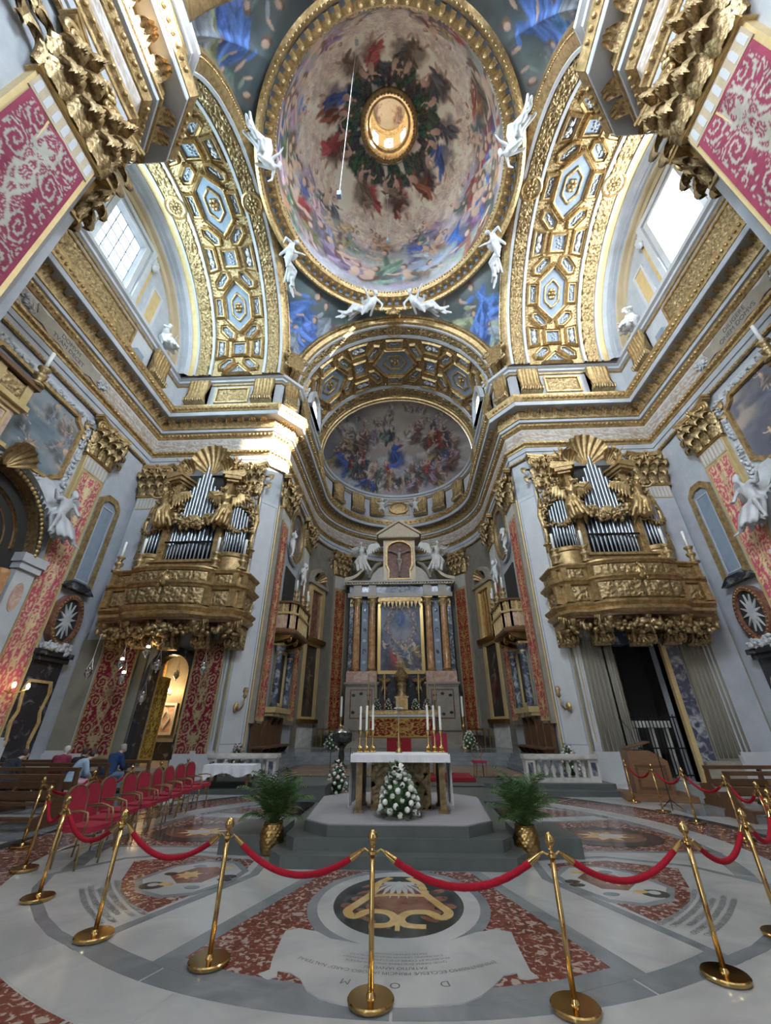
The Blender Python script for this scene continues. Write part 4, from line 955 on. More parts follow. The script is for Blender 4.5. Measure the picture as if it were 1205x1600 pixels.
for s_ in (-1, 1):
    for x in (8.35, 12.6): attic_console(s_*x, 18.26, 0)
    attic_panel(s_*10.5, 18.25, 0, 2.2)
    rz = -s_*pi/2  # facing inward from the end wall
    for y in (6.3, 15.9): attic_console(s_*14.36, y, -s_*pi/2 if True else 0)
    for y in (11.1,): 
        attic_panel(s_*14.35, y, -s_*pi/2, 5.4)
    attic_console(s_*6.75, 18.62, -s_*R(53)) if False else None
    mtc = T(s_*7.0, 18.78, 19.62, s_*R(-50.5), (.7, 1, 1)); c = link('console', CON, 'gold', ENT, mtc); link('leaf_roll', CONL, 'goldr', c)
    for y in (20.4, 26.0): attic_console(s_*6.56, y, -s_*pi/2)
    attic_panel(s_*6.55, 23.2, -s_*pi/2, 3.0)
    for a in (30, 52, 70):
        a_ = R(a); q = apt(a_, .24)
        attic_console(s_*q[0], q[1], -s_*(pi/2-anr(a_)))
# apse attic cartouche with two stucco putti
o = attic_panel(0, 33.95, 0, 2.6)
o = O('cartouche', MB().lathe([(.9, 0), (.86, .16), (.7, .2), (.62, .1), (.01, .14)], 28, (0, 0, 0), Matrix.Rotation(pi/2, 4, 'X') @ Matrix.Diagonal((1.1, .75, 1, 1))), 'gold', ENT, T(0, 33.8, 20.75), 40)
for s_ in (-1, 1): statue('stucco_putto', 'putto', 'stucco', 'white stucco putto %s of the gilded oval cartouche under the apse fresco' % ('left' if s_ < 0 else 'right'), 'statue', T(s_*1.6, 33.25, 19.75, 0, 1.6))
# ---- Corinthian capital of a pilaster (unit: width 1, height 1.35), facing -y
def leaf_mesh(w_, h_, curl):
    P = []; n, m_ = 14, 11
    for i in range(n):
        t = i/(n-1); row = []
        wd = w_*(.62+.5*sin(pi*min(1, t*.8+.08)))*(1-.55*max(0, t-.72)/.28)*(1+.16*sin(t*26))
        if t < .7: u = t/.7; y = -.03-.10*u*u; z = h_*.93*u
        else: u = (t-.7)/.3; y = -.13-curl*sin(u*pi*.62); z = h_*.93+h_*.13*sin(u*pi)-h_*.26*u*u
        for k in range(m_):
            a = 2*k/(m_-1)-1; rib = .045*abs(cos(a*2.5*pi))*(.4+.6*t)
            row.append((a*wd/2, y-.07*(1-a*a)-rib+.05*a*a*t, z-.10*abs(a)*t+.02*cos(a*5*pi)*t))
        P.append(row)
    return MB().grid(P).mesh('acanthus_leaf', True)
LF1 = leaf_mesh(.34, .48, .24); LF2 = leaf_mesh(.30, .50, .30)
def volute_mesh():
    pts = []; rad = []
    for i in range(22):
        t = i/21; a = -pi*.3+t*3.6*pi; r = .19*(1-.78*t); pts.append((r*cos(a), -.03*t, r*sin(a))); rad.append(.05*(1-.5*t))
    return MB().tube(pts, rad, 6).ell((0, -.05, 0), (.06, .06, .06), nu=6, nv=4).mesh('volute', True)
VOL = volute_mesh()
CAPB = MB().box(-.46, .46, -.06, .1, 0, 1.2).box(-.54, .54, -.17, 0, -.06, .03).mesh('capital_bell')
ab = [(-.72, 0), (.72, 0), (.72, -.34)]+[(.72-1.44*t, -.34+.16*sin(pi*t)) for t in np.linspace(.06, .94, 9)]+[(-.72, -.34)]
ABA = MB().prism(ab, 1.2, 1.28).prism([(p[0]*1.05, p[1]*1.08) for p in ab], 1.28, 1.36).mesh('abacus')
FLW = MB()
for k in range(6): FLW.ell((.09*cos(k*pi/3), -.27, 1.24+.09*sin(k*pi/3)), (.06, .06, .06), nu=6, nv=4)
FLW = FLW.mesh('fleuron', True)
def capital(parent, mt):
    c = link('capital', CAPB, 'brassd', parent, mt)
    for x in (-.36, 0, .36): link('acanthus_leaf', LF1, 'goldr', c, T(x, -.1, 0))
    for x in (-.5, -.18, .18, .5): link('acanthus_leaf', LF2, 'goldr', c, T(x, -.08, .36))
    for x in (-.34, .34): link('acanthus_leaf', LF2, 'goldr', c, T(x, -.05, .66, 0, (.8, 1.2, .8)))
    for sg in (-1, 1):
        link('volute', VOL, 'gold', c, T(sg*.52, -.26, 1.02, 0, (sg, 1, 1))); link('volute', VOL, 'gold', c, T(sg*.17, -.24, 1.06, 0, (-sg*.65, 1, .65)))
        link('acanthus_leaf', LF1, 'goldr', c, T(sg*.5, -.06, 0, sg*pi/2, (.5, 1, 1)))
        link('acanthus_leaf', LF2, 'goldr', c, T(sg*.5, -.06, .36, sg*pi/2, (.5, 1, 1)))
    link('abacus', ABA, 'gold', c); link('fleuron', FLW, 'gold', c)
NTRIM = [6]
def pilaster(x, y, rz, W, shaft='fluted', z0=1.0, ztop=13.15, label=None, dcol=None, dz=(1.2, 12.3), per=2.6, depth=.22, res=.045, base=True, edge=None):
    """facing -y rotated by rz; x,y on the wall plane"""
    t = struct('trim_%d' % NTRIM[0], None, label=label); NTRIM[0] += 1
    t.matrix_local = T(x, y, 0, rz); D = depth
    if shaft == 'fluted':
        mb = MB().box(-W/2, W/2, -D*.7, 0, z0, ztop)
        for k in range(6):
            xx = -W/2+W*(k+.5)/6; mb.tube([(xx-W/24*1.2, -D*.7, z0+.3), (xx-W/24*1.2, -D*.7, ztop-.15)], .035, 6); mb.tube([(xx+W/24*1.2, -D*.7, z0+.3), (xx+W/24*1.2, -D*.7, ztop-.15)], .035, 6)
        mb.box(-W/2, -W/2+.08, -D, 0, z0, ztop).box(W/2-.08, W/2, -D, 0, z0, ztop)
        O('shaft', mb, 'stone2', t)
        fl = MB()
        for k in range(6): xx = -W/2+W*(k+.5)/6; fl.box(xx-W/40, xx+W/40, -D*.7-.004, -D*.7+.01, z0+.3, ztop-.15)
        O('gilt_flute', fl, 'paint_gold', t)
    else:
        O('shaft', MB().box(-W/2, W/2, -D, 0, z0, ztop), edge or ('paint_gold' if dcol else 'stone'), t)
        if dcol:
            d = damask('damask_hanging', (-W/2+.1, -D, dz[0]), (1, 0, 0), (0, 0, 1), W-.2, dz[1]-dz[0], per, t, dcol[0], dcol[1], res, dcol[2] if len(dcol) > 2 else (.46, .35, .17))
        fl = MB()
        O('neck_band', MB().box(-W/2+.05, W/2-.05, -D-.03, -D+.05, dz[1]+.02, ztop-.1), 'cream', t)
        for k in range(7): xx = -W/2+.05+(W-.1)*(k+.5)/7; fl.prism([(xx+.055*cos(a), (ztop-.25)+.09*sin(a)) for a in np.linspace(0, pi, 7)]+[(xx-.055, dz[1]+.1), (xx+.055, dz[1]+.1)], -D-.036, -D, 'y')
        O('fluted_neck', fl, 'stone2', t)
    O('astragal', MB().box(-W/2-.06, W/2+.06, -D-.07, 0, ztop-.1, ztop+.03), 'gold', t)
    if base:
        O('base', MB().box(-W/2-.12, W/2+.12, -D-.14, 0, z0-.3, z0-.1).box(-W/2-.07, W/2+.07, -D-.1, 0, z0-.1, z0).box(-W/2-.16, W/2+.16, -D-.18, 0, 0, z0-.3), 'stone2', t)
    capital(t, T(0, -D+.1, ztop, 0, (W*.98, 1.15, (15.2-ztop)/1.36)))
    return t
RED = ((.36, .03, .055), (.56, .40, .20)); PINK = ((.50, .10, .14), (.66, .52, .30)); MAG = ((.25, .045, .085), (.40, .385, .325))
for s_ in (-1, 1):
    sd = 'left' if s_ < 0 else 'right'
    f_in = -s_*pi/2
    pilaster(s_*14.6, 15.0, f_in, 1.5, 'damask', label='%s transept pilaster hung with pink and gold damask' % sd, dcol=PINK, per=3.0, z0=1.5)
    pilaster(s_*14.6, 7.0, f_in, 1.5, 'damask', label='%s transept pilaster of the near bay' % sd, dcol=PINK, per=3.0, z0=1.5, res=.1)
    pilaster(s_*8.3, 18.5, 0, 1.4, 'fluted', label='fluted pilaster behind the %s organ near the chancel' % sd)
    pilaster(s_*13.75, 18.5, 0, 1.4, 'plain', label='corner pilaster behind the %s organ' % sd, z0=1.0)
    pilaster(s_*6.8, 20.45, f_in, 1.45, 'damask', label='%s chancel pilaster with red damask next to the grey pier' % sd, dcol=RED, per=1.9, z0=2.0, dz=(2.1, 12.3), base=False, edge='beige')
    pilaster(s_*6.8, 26.05, f_in, 1.5, 'damask', label='%s chancel pilaster with red damask beyond the small balcony' % sd, dcol=RED, per=1.9, z0=2.0, dz=(2.2, 11.6), base=False, edge='beige')
    a = R(41.4); q = apt(a)
    pilaster(s_*q[0], q[1], -s_*(pi/2-anr(a)), 1.35, 'damask', label='%s apse pilaster with dark red damask beside the high altar' % sd, dcol=((.24, .012, .02), (.42, .26, .09)), per=1.9, z0=1.4, dz=(1.6, 11.9), base=False, edge='beige')
    pilaster(s_*6.9, 3.1, f_in, 1.65, 'damask', label='%s near pier pilaster with magenta damask' % sd, dcol=(MAG[0], MAG[1], (.28, .05, .09)), per=2.4, z0=1.5, dz=(6.0, 12.5), res=.022)
    pilaster(s_*6.9, 0.2, f_in, 1.75, 'plain', label='%s nave pilaster nearest the viewer' % sd, z0=1.5)
    pilaster(s_*8.4, 4.6, pi, 1.1, 'plain', label='%s near pier return pilaster facing the transept' % sd, z0=1.5)
# canted pier panels and baseboards
for s_ in (-1, 1):
    mt = T(s_*7.15, 18.925, 0, s_*R(-50.5))
    t = struct('trim_%d' % NTRIM[0], None, label='%s canted pier with incised grey panel' % ('left' if s_ < 0 else 'right')); NTRIM[0] += 1
    O('panel', MB().ringprism([(-.5, 1.2), (.5, 1.2), (.5, 12.8), (-.5, 12.8)], [(-.47, 1.23), (.47, 1.23), (.47, 12.77), (-.47, 12.77)], -.012, 0, 'y'), 'panel', t, mt)
    O('pier_face', MB().box(-.58, .58, -.04, .02, .6, 13.0), 'stone2', t, T(s_*7.15, 18.925, 0, s_*R(-50.5)) @ T(0, .035, 0))
    O('gilt_edge', MB().box(-.66, -.6, -.06, .02, .6, 13.0).box(.6, .66, -.06, .02, .6, 13.0), 'paint_gold', t, mt)
    O('pier_base', MB().box(-.68, .68, -.16, 0, 0, .55).box(-.66, .66, -.1, 0, .55, .65), 'stone2', t, mt)
# ------------------------------------------------------------------ organs on their galleries
def shell_mesh(w_, h_, n=9):
    P = []
    for i in range(9):
        t = i/8; row = []
        for k in range(4*n+1):
            a = (k/(4*n)-.5)*2; an = a*1.25; r = .12+t*(1-.1*a*a)*(1+.06*cos(a*n*pi*1)*t); rid = .07*cos(a*n*pi)*t
            row.append((sin(an)*r*w_*.55, -.15*t-.35*t**3+rid, cos(an)*r*h_*.9))
        P.append(row)
    return MB().grid(P).mesh('shell_crown', True)
def foliage(mb, pts, n, r, spread, seed):
    """gilded leaf clusters strewn along a polyline"""
    q = random.Random(seed); pts = [Vector(p) for p in pts]
    for _ in range(n):
        t = q.random()*(len(pts)-1); i = min(int(t), len(pts)-2); p = pts[i].lerp(pts[i+1], t-i)+Vector((q.gauss(0, spread), q.gauss(0, spread*.5), q.gauss(0, spread)))
        mb.ell(p, (r*q.uniform(.5, 1.4), r*q.uniform(.4, .8), r*q.uniform(.5, 1.4)), Euler((q.random()*3, q.random()*3, q.random()*3)).to_matrix(), 6, 4)
def scroll_pts(c, r0, turns, a0, hand=1, n=26, dy=0):
    return [(c[0]+r0*(1-.85*i/(n-1))*cos(a0+hand*turns*2*pi*i/(n-1)), c[1]+dy*i/(n-1), c[2]+r0*(1-.85*i/(n-1))*sin(a0+hand*turns*2*pi*i/(n-1))) for i in range(n)]
SHELL = shell_mesh(2.3, 1.75); SHELLS = shell_mesh(.9, .8, 7)
def pipe_mesh(r, top, foot, body0):
    return MB().lathe([(r*.25, foot), (r, body0), (r*1.02, body0+.02), (r, body0+.04), (r, top), (r*1.05, top+.02), (r*.85, top+.02), (r*.8, top-.2)], 10).box(-r*.5, r*.5, -r*1.04, -r*.8, body0+.02, body0+.16)
CNDL = MB().lathe([(.055, 0), (.055, .62), (.03, .65), (.0, .66)], 10).mesh('candle', True)
CSTK = MB().lathe([(.2, 0), (.2, .06), (.11, .1), (.07, .2), (.15, .3), (.17, .38), (.08, .46), (.1, .55), (.16, .62), (.16, .66), (.05, .68), (.05, .72)], 12).mesh('candlestick', True)
def volute_bracket():
    mb = MB(); prof = []
    for i in range(15): t = i/14; prof.append((.25+1.15*t**1.3+.16*sin(t*pi*2), -1.0+1.0*t+.12*sin(t*pi*2.2)))
    W = .3
    pl = [(-p[0], p[1]) for p in prof]+[(0, 0), (0, -1.0)]
    mb.prism([(p[0], p[1]) for p in pl], -W, W, 'x')
    b = mb.mesh('bracket'); l = MB()
    for sg in (-1, 1):
        l.tube([(sg*(W+.04), -p[1]*0-p0, z) for (p0, z), p in zip(prof, prof)], .05, 6)
        pts = scroll_pts((0, 0, 0), .3, 1.6, 1.2); l.tube([(sg*(W+.05), -.45+x, -.72+z) for x, y, z in pts], [.07*(1-.5*i/25) for i in range(26)], 6)
        pts = scroll_pts((0, 0, 0), .24, 1.6, -1.2, -1); l.tube([(sg*(W+.05), -1.15+x, -.18+z) for x, y, z in pts], [.06*(1-.5*i/25) for i in range(26)], 6)
    foliage(l, [(0, -.55, -.9), (0, -.8, -.5), (0, -1.3, -.2)], 46, .13, .13, 4)
    h = MB().ell((0, -1.5, -.12), (.15, .16, .18)).ell((0, -1.63, -.15), (.05, .05, .05), nu=6, nv=4)
    for sg in (-1, 1): wing(h, (sg*.1, -1.42, -.1), (sg*.5, -1.3, .05), (0, 0, -1), 5, .02, .3)
    return b, l.mesh('leaf_scroll', True), h.mesh('cherub_head', True)
VB = volute_bracket()
GP = [(3.15, 0), (3.15, -1.35), (2.85, -1.75), (1.85, -1.85), (1.7, -2.05)]
bow = [(1.6*cos(a), -2.1-.32*sin(a)) for a in np.linspace(.15, pi-.15, 13)]
GPATH = GP+bow+[(-x, y) for x, y in GP[::-1]]
def gallery(s_):
    sd = 'left' if s_ < 0 else 'right'
    g = thing('organ_gallery', 'gilded carved balcony carrying the pipe organ above the %s' % ('candle-lit chapel arch' if s_ < 0 else 'dark grated doorway'), 'balcony', T(s_*10.1, 18.5, 0, 0, (s_, 1, 1)), 'organ galleries')
    def sw(name, prof, m='gold', k=1.0): O(name, MB().sweep(prof, GPATH), m, g, smooth=30)
    sw('base_moulding', [(-.6, 5.85), (-.1, 5.86), (.0, 5.95), (.12, 6.0), (.14, 6.1), (.05, 6.16), (.2, 6.28), (.22, 6.36), (.02, 6.42), (-.05, 6.44)])
    sw('parapet_wall', [(-.05, 6.4), (-.05, 7.2)])
    sw('middle_cornice', [(-.05, 7.16), (.06, 7.2), (.1, 7.28), (.2, 7.34), (.22, 7.42), (.02, 7.46), (-.08, 7.46)])
    sw('balustrade_wall', [(-.08, 7.45), (-.08, 7.95)])
    sw('top_rail', [(-.1, 7.93), (.04, 7.95), (.08, 8.02), (.14, 8.06), (.14, 8.13), (-.3, 8.15)])
    O('gallery_floor', MB().prism([(x*.98, y*.97) for x, y in GPATH], 5.8, 5.9).prism([(x*.98, y*.97) for x, y in GPATH], 7.0, 7.1), 'oak', g)
    # panels and posts
    for (a, b, per) in (((3.15, -1.3), (3.15, -.1), 1.0), ((2.7, -1.77), (1.95, -1.84), .9), ((-1.95, -1.84), (-2.7, -1.77), .9), ((-3.15, -.1), (-3.15, -1.3), 1.0)):
        a, b = Vector(a), Vector(b); L = (b-a).length; c = (a+b)/2; d = (b-a)/L; rz = math.atan2(d.y, d.x)+pi; nx, ny = -d.y, d.x
        plate_relief('carved_panel', T(c.x+nx*.0, c.y+ny*.0, 6.5, rz), L-.1, .62, .7, .1, g, 'goldr', .045)
        plate_relief('carved_panel', T(c.x-nx*.03, c.y-ny*.03, 7.5, rz), L-.1, .42, .55, .08, g, 'goldr', .045)
    for k in range(4):   # the bowed middle
        t0, t1 = .15+(pi-.3)*k/4, .15+(pi-.3)*(k+1)/4; tm = (t0+t1)/2
        x, y = 1.62*cos(tm), -2.12-.34*sin(tm); rz = math.atan2(.33*cos(tm), 1.6*sin(tm)); rz = -math.atan2(.33*cos(tm), 1.6*sin(tm))*-1
        L = math.hypot(1.6*(cos(t0)-cos(t1)), .32*(sin(t1)-sin(t0)))
        rz = math.atan2(-.32*(sin(t0)-sin(t1)), -1.6*(cos(t1)-cos(t0))) if False else math.atan2(.32*(sin(t1)-sin(t0)), 1.6*(cos(t0)-cos(t1)))
        plate_relief('carved_panel', T(x, y, 6.48, rz), L, .68, .9, .13, g, 'goldr', .045); plate_relief('carved_panel', T(x, y+.05, 7.5, rz), L, .42, .55, .08, g, 'goldr', .045)
    for x, y in ((3.12, -1.42), (2.82, -1.78), (1.78, -1.98), (-1.78, -1.98), (-2.82, -1.78), (-3.12, -1.42)):
        O('post', MB().box(x-.13, x+.13, y-.12, y+.1, 6.42, 7.2).box(x-.11, x+.11, y-.08, y+.1, 7.45, 7.95).box(x-.16, x+.16, y-.17, y+.1, 6.42, 6.62), 'gold', g)
    cart = MB(); foliage(cart, [(-.25, -2.5, 7.2), (0, -2.55, 7.75), (.25, -2.5, 7.2)], 30, .09, .07, 8); cart.ell((0, -2.55, 7.45), (.2, .1, .26))
    O('cartouche', cart, 'gold', g, smooth=True)
    for x, y in ((-2.75, .1), (-1.45, -.35), (1.45, -.35), (2.75, .1)):
        b = link('bracket', VB[0], 'gold', g, T(x, y-.1, 5.9)); link('leaf_scroll', VB[1], 'goldr', b); link('cherub_head', VB[2], 'gold', b)
    cb = link('bracket', VB[0], 'gold', g, T(0, -.75, 5.9, 0, (1.2, 1, 1.1))); link('leaf_scroll', VB[1], 'goldr', cb)
    lf = MB(); foliage(lf, [(-3, -1.2, 5.6), (-1.5, -1.7, 5.5), (0, -2.1, 5.55), (1.5, -1.7, 5.5), (3, -1.2, 5.6)], 150, .14, .14, 12); O('hanging_foliage', lf, 'goldr', g, smooth=True)['kind'] = 'stuff'
    return g
def organ(s_):
    sd = 'left' if s_ < 0 else 'right'
    o = thing('pipe_organ', 'gilded pipe organ with metal pipes and shell crown over the %s' % ('lit chapel arch' if s_ < 0 else 'dark doorway'), 'organ', T(s_*10.2, 18.5, 0, 0, (s_, 1, 1)), 'pipe organs')
    O('case_back', MB().box(-2.55, 2.55, -.5, -.02, 7.1, 12.2).box(-1.35, 1.35, -.6, -.02, 12.2, 14.2), 'dark', o)
    O('case_base', MB().box(-1.7, 1.7, -1.25, 0, 7.1, 8.75).box(-1.78, 1.78, -1.35, 0, 8.75, 8.88).box(-1.78, 1.78, -1.35, 0, 8.2, 8.28), 'gold', o)
    for sg in (-1, 1):
        O('side_base', MB().lathe([(.75, 7.1), (.75, 9.0), (.82, 9.05), (.85, 9.2), (.8, 9.25)], 16, (sg*2.0, -.55, 0)), 'gold', o, smooth=40)
        O('post', MB().box(sg*1.36-.17, sg*1.36+.17, -1.2, -.3, 8.88, 13.35).box(sg*1.36-.09, sg*1.36+.09, -1.24, -1.2, 9.3, 13.1), 'gold', o)
        m_ = T(sg*1.4, -.85, 13.3, sg*R(18))
        O('broken_pediment', MB().box(-.3, .3, -.5, .4, 0, .12, m_).box(-.42, .42, -.62, .4, .12, .3, m_).prism([(-.55, .3), (.5, .3), (.62, .42), (.55*sg*1 if False else .5, .75), (-.5, .45)] if sg > 0 else [(.55, .3), (-.5, .3), (-.62, .42), (-.5, .75), (.5, .45)], -.66, .4, 'y', m_), 'gold', o)
        fo = MB(); foliage(fo, [(sg*1.05, -1.25, 12.9), (sg*1.0, -1.2, 12.3), (sg*1.1, -1.2, 11.7)], 46, .12, .11, 5); foliage(fo, [(sg*1.75, -1.0, 13.0), (sg*2.3, -.8, 12.5), (sg*2.75, -.6, 11.4), (sg*2.8, -.6, 9.4)], 110, .12, .11, 6)
        foliage(fo, [(sg*1.5, -1.1, 10.75), (sg*2.1, -1.3, 10.35), (sg*2.7, -1.0, 10.6)], 50, .09, .06, 7)
        O('foliage_ornament', fo, 'goldr', o, smooth=True)['kind'] = 'stuff'
        sc = MB(); sc.tube(scroll_pts((sg*2.35, -.75, 12.3), .5, 1.3, pi/2, sg), [.11*(1-.5*i/25) for i in range(26)], 8); sc.tube([(sg*2.8, -.6, 12.2), (sg*2.95, -.6, 11.2), (sg*2.8, -.6, 10.2), (sg*2.9, -.6, 9.2)], [.1, .13, .1, .12], 8)
        sc.tube(scroll_pts((sg*1.9, -.85, 13.3), .38, 1.3, -pi/2, -sg), [.1*(1-.5*i/25) for i in range(26)], 8)
        O('scroll_ornament', sc, 'gold', o, smooth=True)
        for k in range(9):
            a = -.95+1.9*k/8; x = sg*(2.05)+.62*sin(a); y = -.55-.62*cos(a); h = 11.2+.5*cos(a*1.4)
            O('organ_pipe', pipe_mesh(.062, h, 9.25, 9.75), 'pipe', o, T(x, y, 0), 40)
    n = 13
    for k in range(n):
        x = -1.12+2.24*k/(n-1); top = 14.35-abs(x+.0)*2.0-(.15 if k % 2 else 0); y = -.95-.22*cos(x*1.3)
        O('organ_pipe', pipe_mesh(.088, top, 8.9, 9.7), 'pipe', o, T(x, y, 0), 40)
    O('pipe_rail', MB().box(-1.2, 1.2, -1.3, -1.22, 9.78, 9.86), 'iron', o)
    ct = MB(); foliage(ct, [(-1.15, -1.35, 11.2), (-.5, -1.45, 10.75), (0, -1.5, 10.65), (.5, -1.45, 10.75), (1.15, -1.35, 11.2)], 130, .13, .12, 9); ct.tube(scroll_pts((-.75, -1.4, 11.0), .32, 1.3, 0), .08, 6); ct.tube(scroll_pts((.75, -1.4, 11.0), .32, 1.3, pi, -1), .08, 6); ct.ell((0, -1.45, 10.95), (.42, .14, .3))
    O('cartouche', ct, 'goldr', o, smooth=True)
    link('shell_crown', SHELL, 'gold', o, T(0, -.75, 14.05)); link('shell_ornament', SHELLS, 'gold', o, T(-.95, -1.0, 13.95, 0, 1, 0, -.5)); link('shell_ornament', SHELLS, 'gold', o, T(.95, -1.0, 13.95, 0, 1, 0, .5))
    return o
for s_ in (-1, 1):
    gallery(s_); og = organ(s_); sd = 'left' if s_ < 0 else 'right'
    for sg in (-1, 1):
        o = link('winged_angel', figmesh('angel', 'gold'), None, og, T(sg*1.6, -1.55, 10.35, sg*.35, (-sg*1.35, 1.3, 1.35))); o['label'] = 'gilded winged angel holding the cartouche'
        o = link('putto', figmesh('putto', 'gold'), None, og, T(sg*1.4, -1.2, 13.72, 0, 1.1)); o['label'] = 'gilded putto on the broken pediment'
        link('putto', figmesh('putto', 'gold'), None, og, T(sg*2.3, -.8, 12.6, sg*.5, .9))
    for k, (lx, ly) in enumerate(((-2.95, -1.65), (-1.78, -1.95), (1.78, -1.95), (2.95, -1.65))):
        c = thing('candlestick', 'gilded candlestick with white candle on the %s organ gallery rail, %s from the chancel' % (sd, ('first', 'second', 'third', 'fourth')[k]), 'candlestick', T(s_*(10.1+lx), 18.5+ly, 8.15, 0, 1.15), 'gallery candlesticks')
        link('stem', CSTK, 'goldr', c); link('candle', CNDL, 'wax', c, T(0, 0, .7))
# ------------------------------------------------------------------ things on the transept walls
def canvas(name, pt, mtx, W, H, parent=None, m='canvas'):
    """painted canvas facing -y, lower edge at z=0, as a thin slab with a painted face"""
    h, w_ = pt.img.shape[:2]; a, b = np.meshgrid(np.linspace(1, 0, h), np.linspace(0, 1, w_), indexing='ij')
    P = np.stack([(b-.5)*W, -.03+0*a, a*H], -1); return colgrid(name, P, pt.img, m, parent, mtx)
def frame_ring(parent, outer, inner, mtx, m='gold', d=.14, name='frame'):
    return O(name, MB().ringprism(outer, inner, -d, 0, 'y'), m, parent, mtx)
def notched(W, H, r):
    return [(-W/2+r, 0), (W/2-r, 0), (W/2-r*.8, r*.5), (W/2-r*.3, r*.8), (W/2, r), (W/2, H-r), (W/2-r*.3, H-r*.8), (W/2-r*.8, H-r*.5), (W/2-r, H), (-W/2+r, H), (-W/2+r*.8, H-r*.5), (-W/2+r*.3, H-r*.8), (-W/2, H-r), (-W/2, r), (-W/2+r*.3, r*.8), (-W/2+r*.8, r*.5)]
for s_ in (-1, 1):
    sd = 'left' if s_ < 0 else 'right'; f_in = -s_*pi/2
    pt = Paint(150, 190, 50+s_, [(.10, .15, .19), (.16, .21, .25), (.22, .26, .29), (.30, .32, .33)] if s_ < 0 else [(.12, .13, .17), (.2, .19, .2), (.3, .27, .25), (.36, .3, .27)], (3, 3))
    pt.clouds(10, 26, (0, .5), (.30, .29, .28) if s_ < 0 else (.14, .15, .2)); pt.scatter(9, 34, (.35, .85), [(.12, .2, .26), (.2, .22, .24), (.14, .16, .18), (.28, .2, .18)]); pt.scatter(5, 26, (.1, .4), [(.2, .22, .26), (.3, .24, .22)])
    p = thing('wall_painting', 'large dim canvas with notched corners high on the %s transept wall' % sd, 'painting', T(s_*14.56, YT, 10.95, f_in), 'transept paintings')
    canvas('canvas', pt, T(0, -.02, 0), 4.7, 3.3, p)
    A = notched(5.0, 3.6, .45); B = notched(4.7, 3.3, .42); C = notched(5.15, 3.75, .45)
    sh = lambda q, dz: [(x, z+dz) for x, z in q]
    frame_ring(p, sh(A, -.15), B, None, 'gold', .2); frame_ring(p, sh(notched(5.9, 4.4, .5), -.55), sh(A, -.15), None, 'stone2', .1, 'stucco_border')
    lf = MB(); 
    foliage(lf, [(-2.75, -.12, -.3), (2.75, -.12, -.3)], 90, .1, .06, 3); foliage(lf, [(-2.75, -.12, 3.6), (2.75, -.12, 3.6)], 90, .1, .06, 4); foliage(lf, [(-2.75, -.12, -.3), (-2.75, -.12, 3.6)], 80, .1, .06, 5); foliage(lf, [(2.75, -.12, -.3), (2.75, -.12, 3.6)], 80, .1, .06, 6)
    O('leaf_garland', lf, 'greystat', p, smooth=True)['kind'] = 'stuff'
    # great arch of the transept altar below the painting
    al = thing('transept_altar', 'dark arched altar niche with gilded archivolt on the %s transept wall' % sd, 'altar', T(s_*14.58, YT, 0, f_in), 'transept altars')
    def archpts(r, n=25, z=7.7): return [(r*cos(a), z+r*sin(a)) for a in np.linspace(0, pi, n)]
    O('niche_back', MB().prism(archpts(2.5)+[(-2.5, 0), (2.5, 0)], -.04, 0, 'y'), 'dark', al)
    def archring(r0, r1, y0, y1, m, name):
        o = archpts(r1); i = archpts(r0); mb = MB(); n = len(o)
        vs = [(x, y0, z) for x, z in o]+[(x, y1, z) for x, z in o]+[(x, y1, z) for x, z in i]+[(x, y0, z) for x, z in i]
        fs = [(k*n+j, k*n+j+1, (k+1)*n+j+1, (k+1)*n+j) for k in range(3) for j in range(n-1)]; mb.add(vs, fs); return O(name, mb, m, al)
    archring(2.75, 3.1, -.35, 0, 'stone', 'archivolt'); archring(2.5, 2.78, -.45, 0, 'gold', 'archivolt'); archring(1.9, 2.45, -.2, 0, 'goldr', 'archivolt'); archring(1.5, 1.88, -.12, 0, 'col_marble', 'archivolt')
    bd = MB()
    for a in np.linspace(0, pi, 46): bd.ell((2.62*cos(a), -.47, 7.7+2.62*sin(a)), (.1, .08, .1), nu=6, nv=4)
    O('egg_beads', bd, 'gold', al, smooth=True)['kind'] = 'stuff'
    for sg in (-1, 1):
        O('impost', MB().box(sg*2.75-.55, sg*2.75+.55, -.5, 0, 7.35, 7.7).box(sg*2.75-.48, sg*2.75+.48, -.42, 0, 7.1, 7.35), 'stone2', al)
        O('jamb', MB().box(sg*2.75-.42, sg*2.75+.42, -.3, 0, 0, 7.1), 'stone2', al)
        ov = [(sg*2.75+.22*cos(a), 6.1+.55*sin(a)) for a in np.linspace(0, 2*pi, 20, endpoint=False)]
        O('oval_inlay', MB().prism(ov, -.33, -.29, 'y'), 'pink_marble', al); O('oval_inlay', MB().prism([(x, z-2.2) for x, z in ov], -.33, -.29, 'y'), 'pink_marble', al)
        O('column', MB().lathe([(.32, 1.5), (.3, 3), (.26, 6.8)], 16, (sg*1.7, -.45, 0)), 'col_marble', al, smooth=True)
    link('keystone_shell', SHELLS, 'gold', al, T(0, -.5, 10.1, 0, 1.2))
    for sg in (-s_,): link('spandrel_angel', figmesh('angel_sit', 'greystat'), None, al, T(sg*2.75, -.62, 8.55, 0, (sg*1.75, 1.2, 1.75)))['label'] = 'grey stucco winged angel on the arch shoulder'
    # framed blue-grey panel and tomb between pilaster and corner
    wp = thing('wall_panel', 'tall grey framed panel with gilded border beside the %s damask pilaster' % sd, 'panel', T(s_*14.58, 16.75, 7.6, f_in), 'transept framed panels')
    O('panel', MB().box(-.5, .5, -.05, 0, 0, 4.2), 'panel', wp)
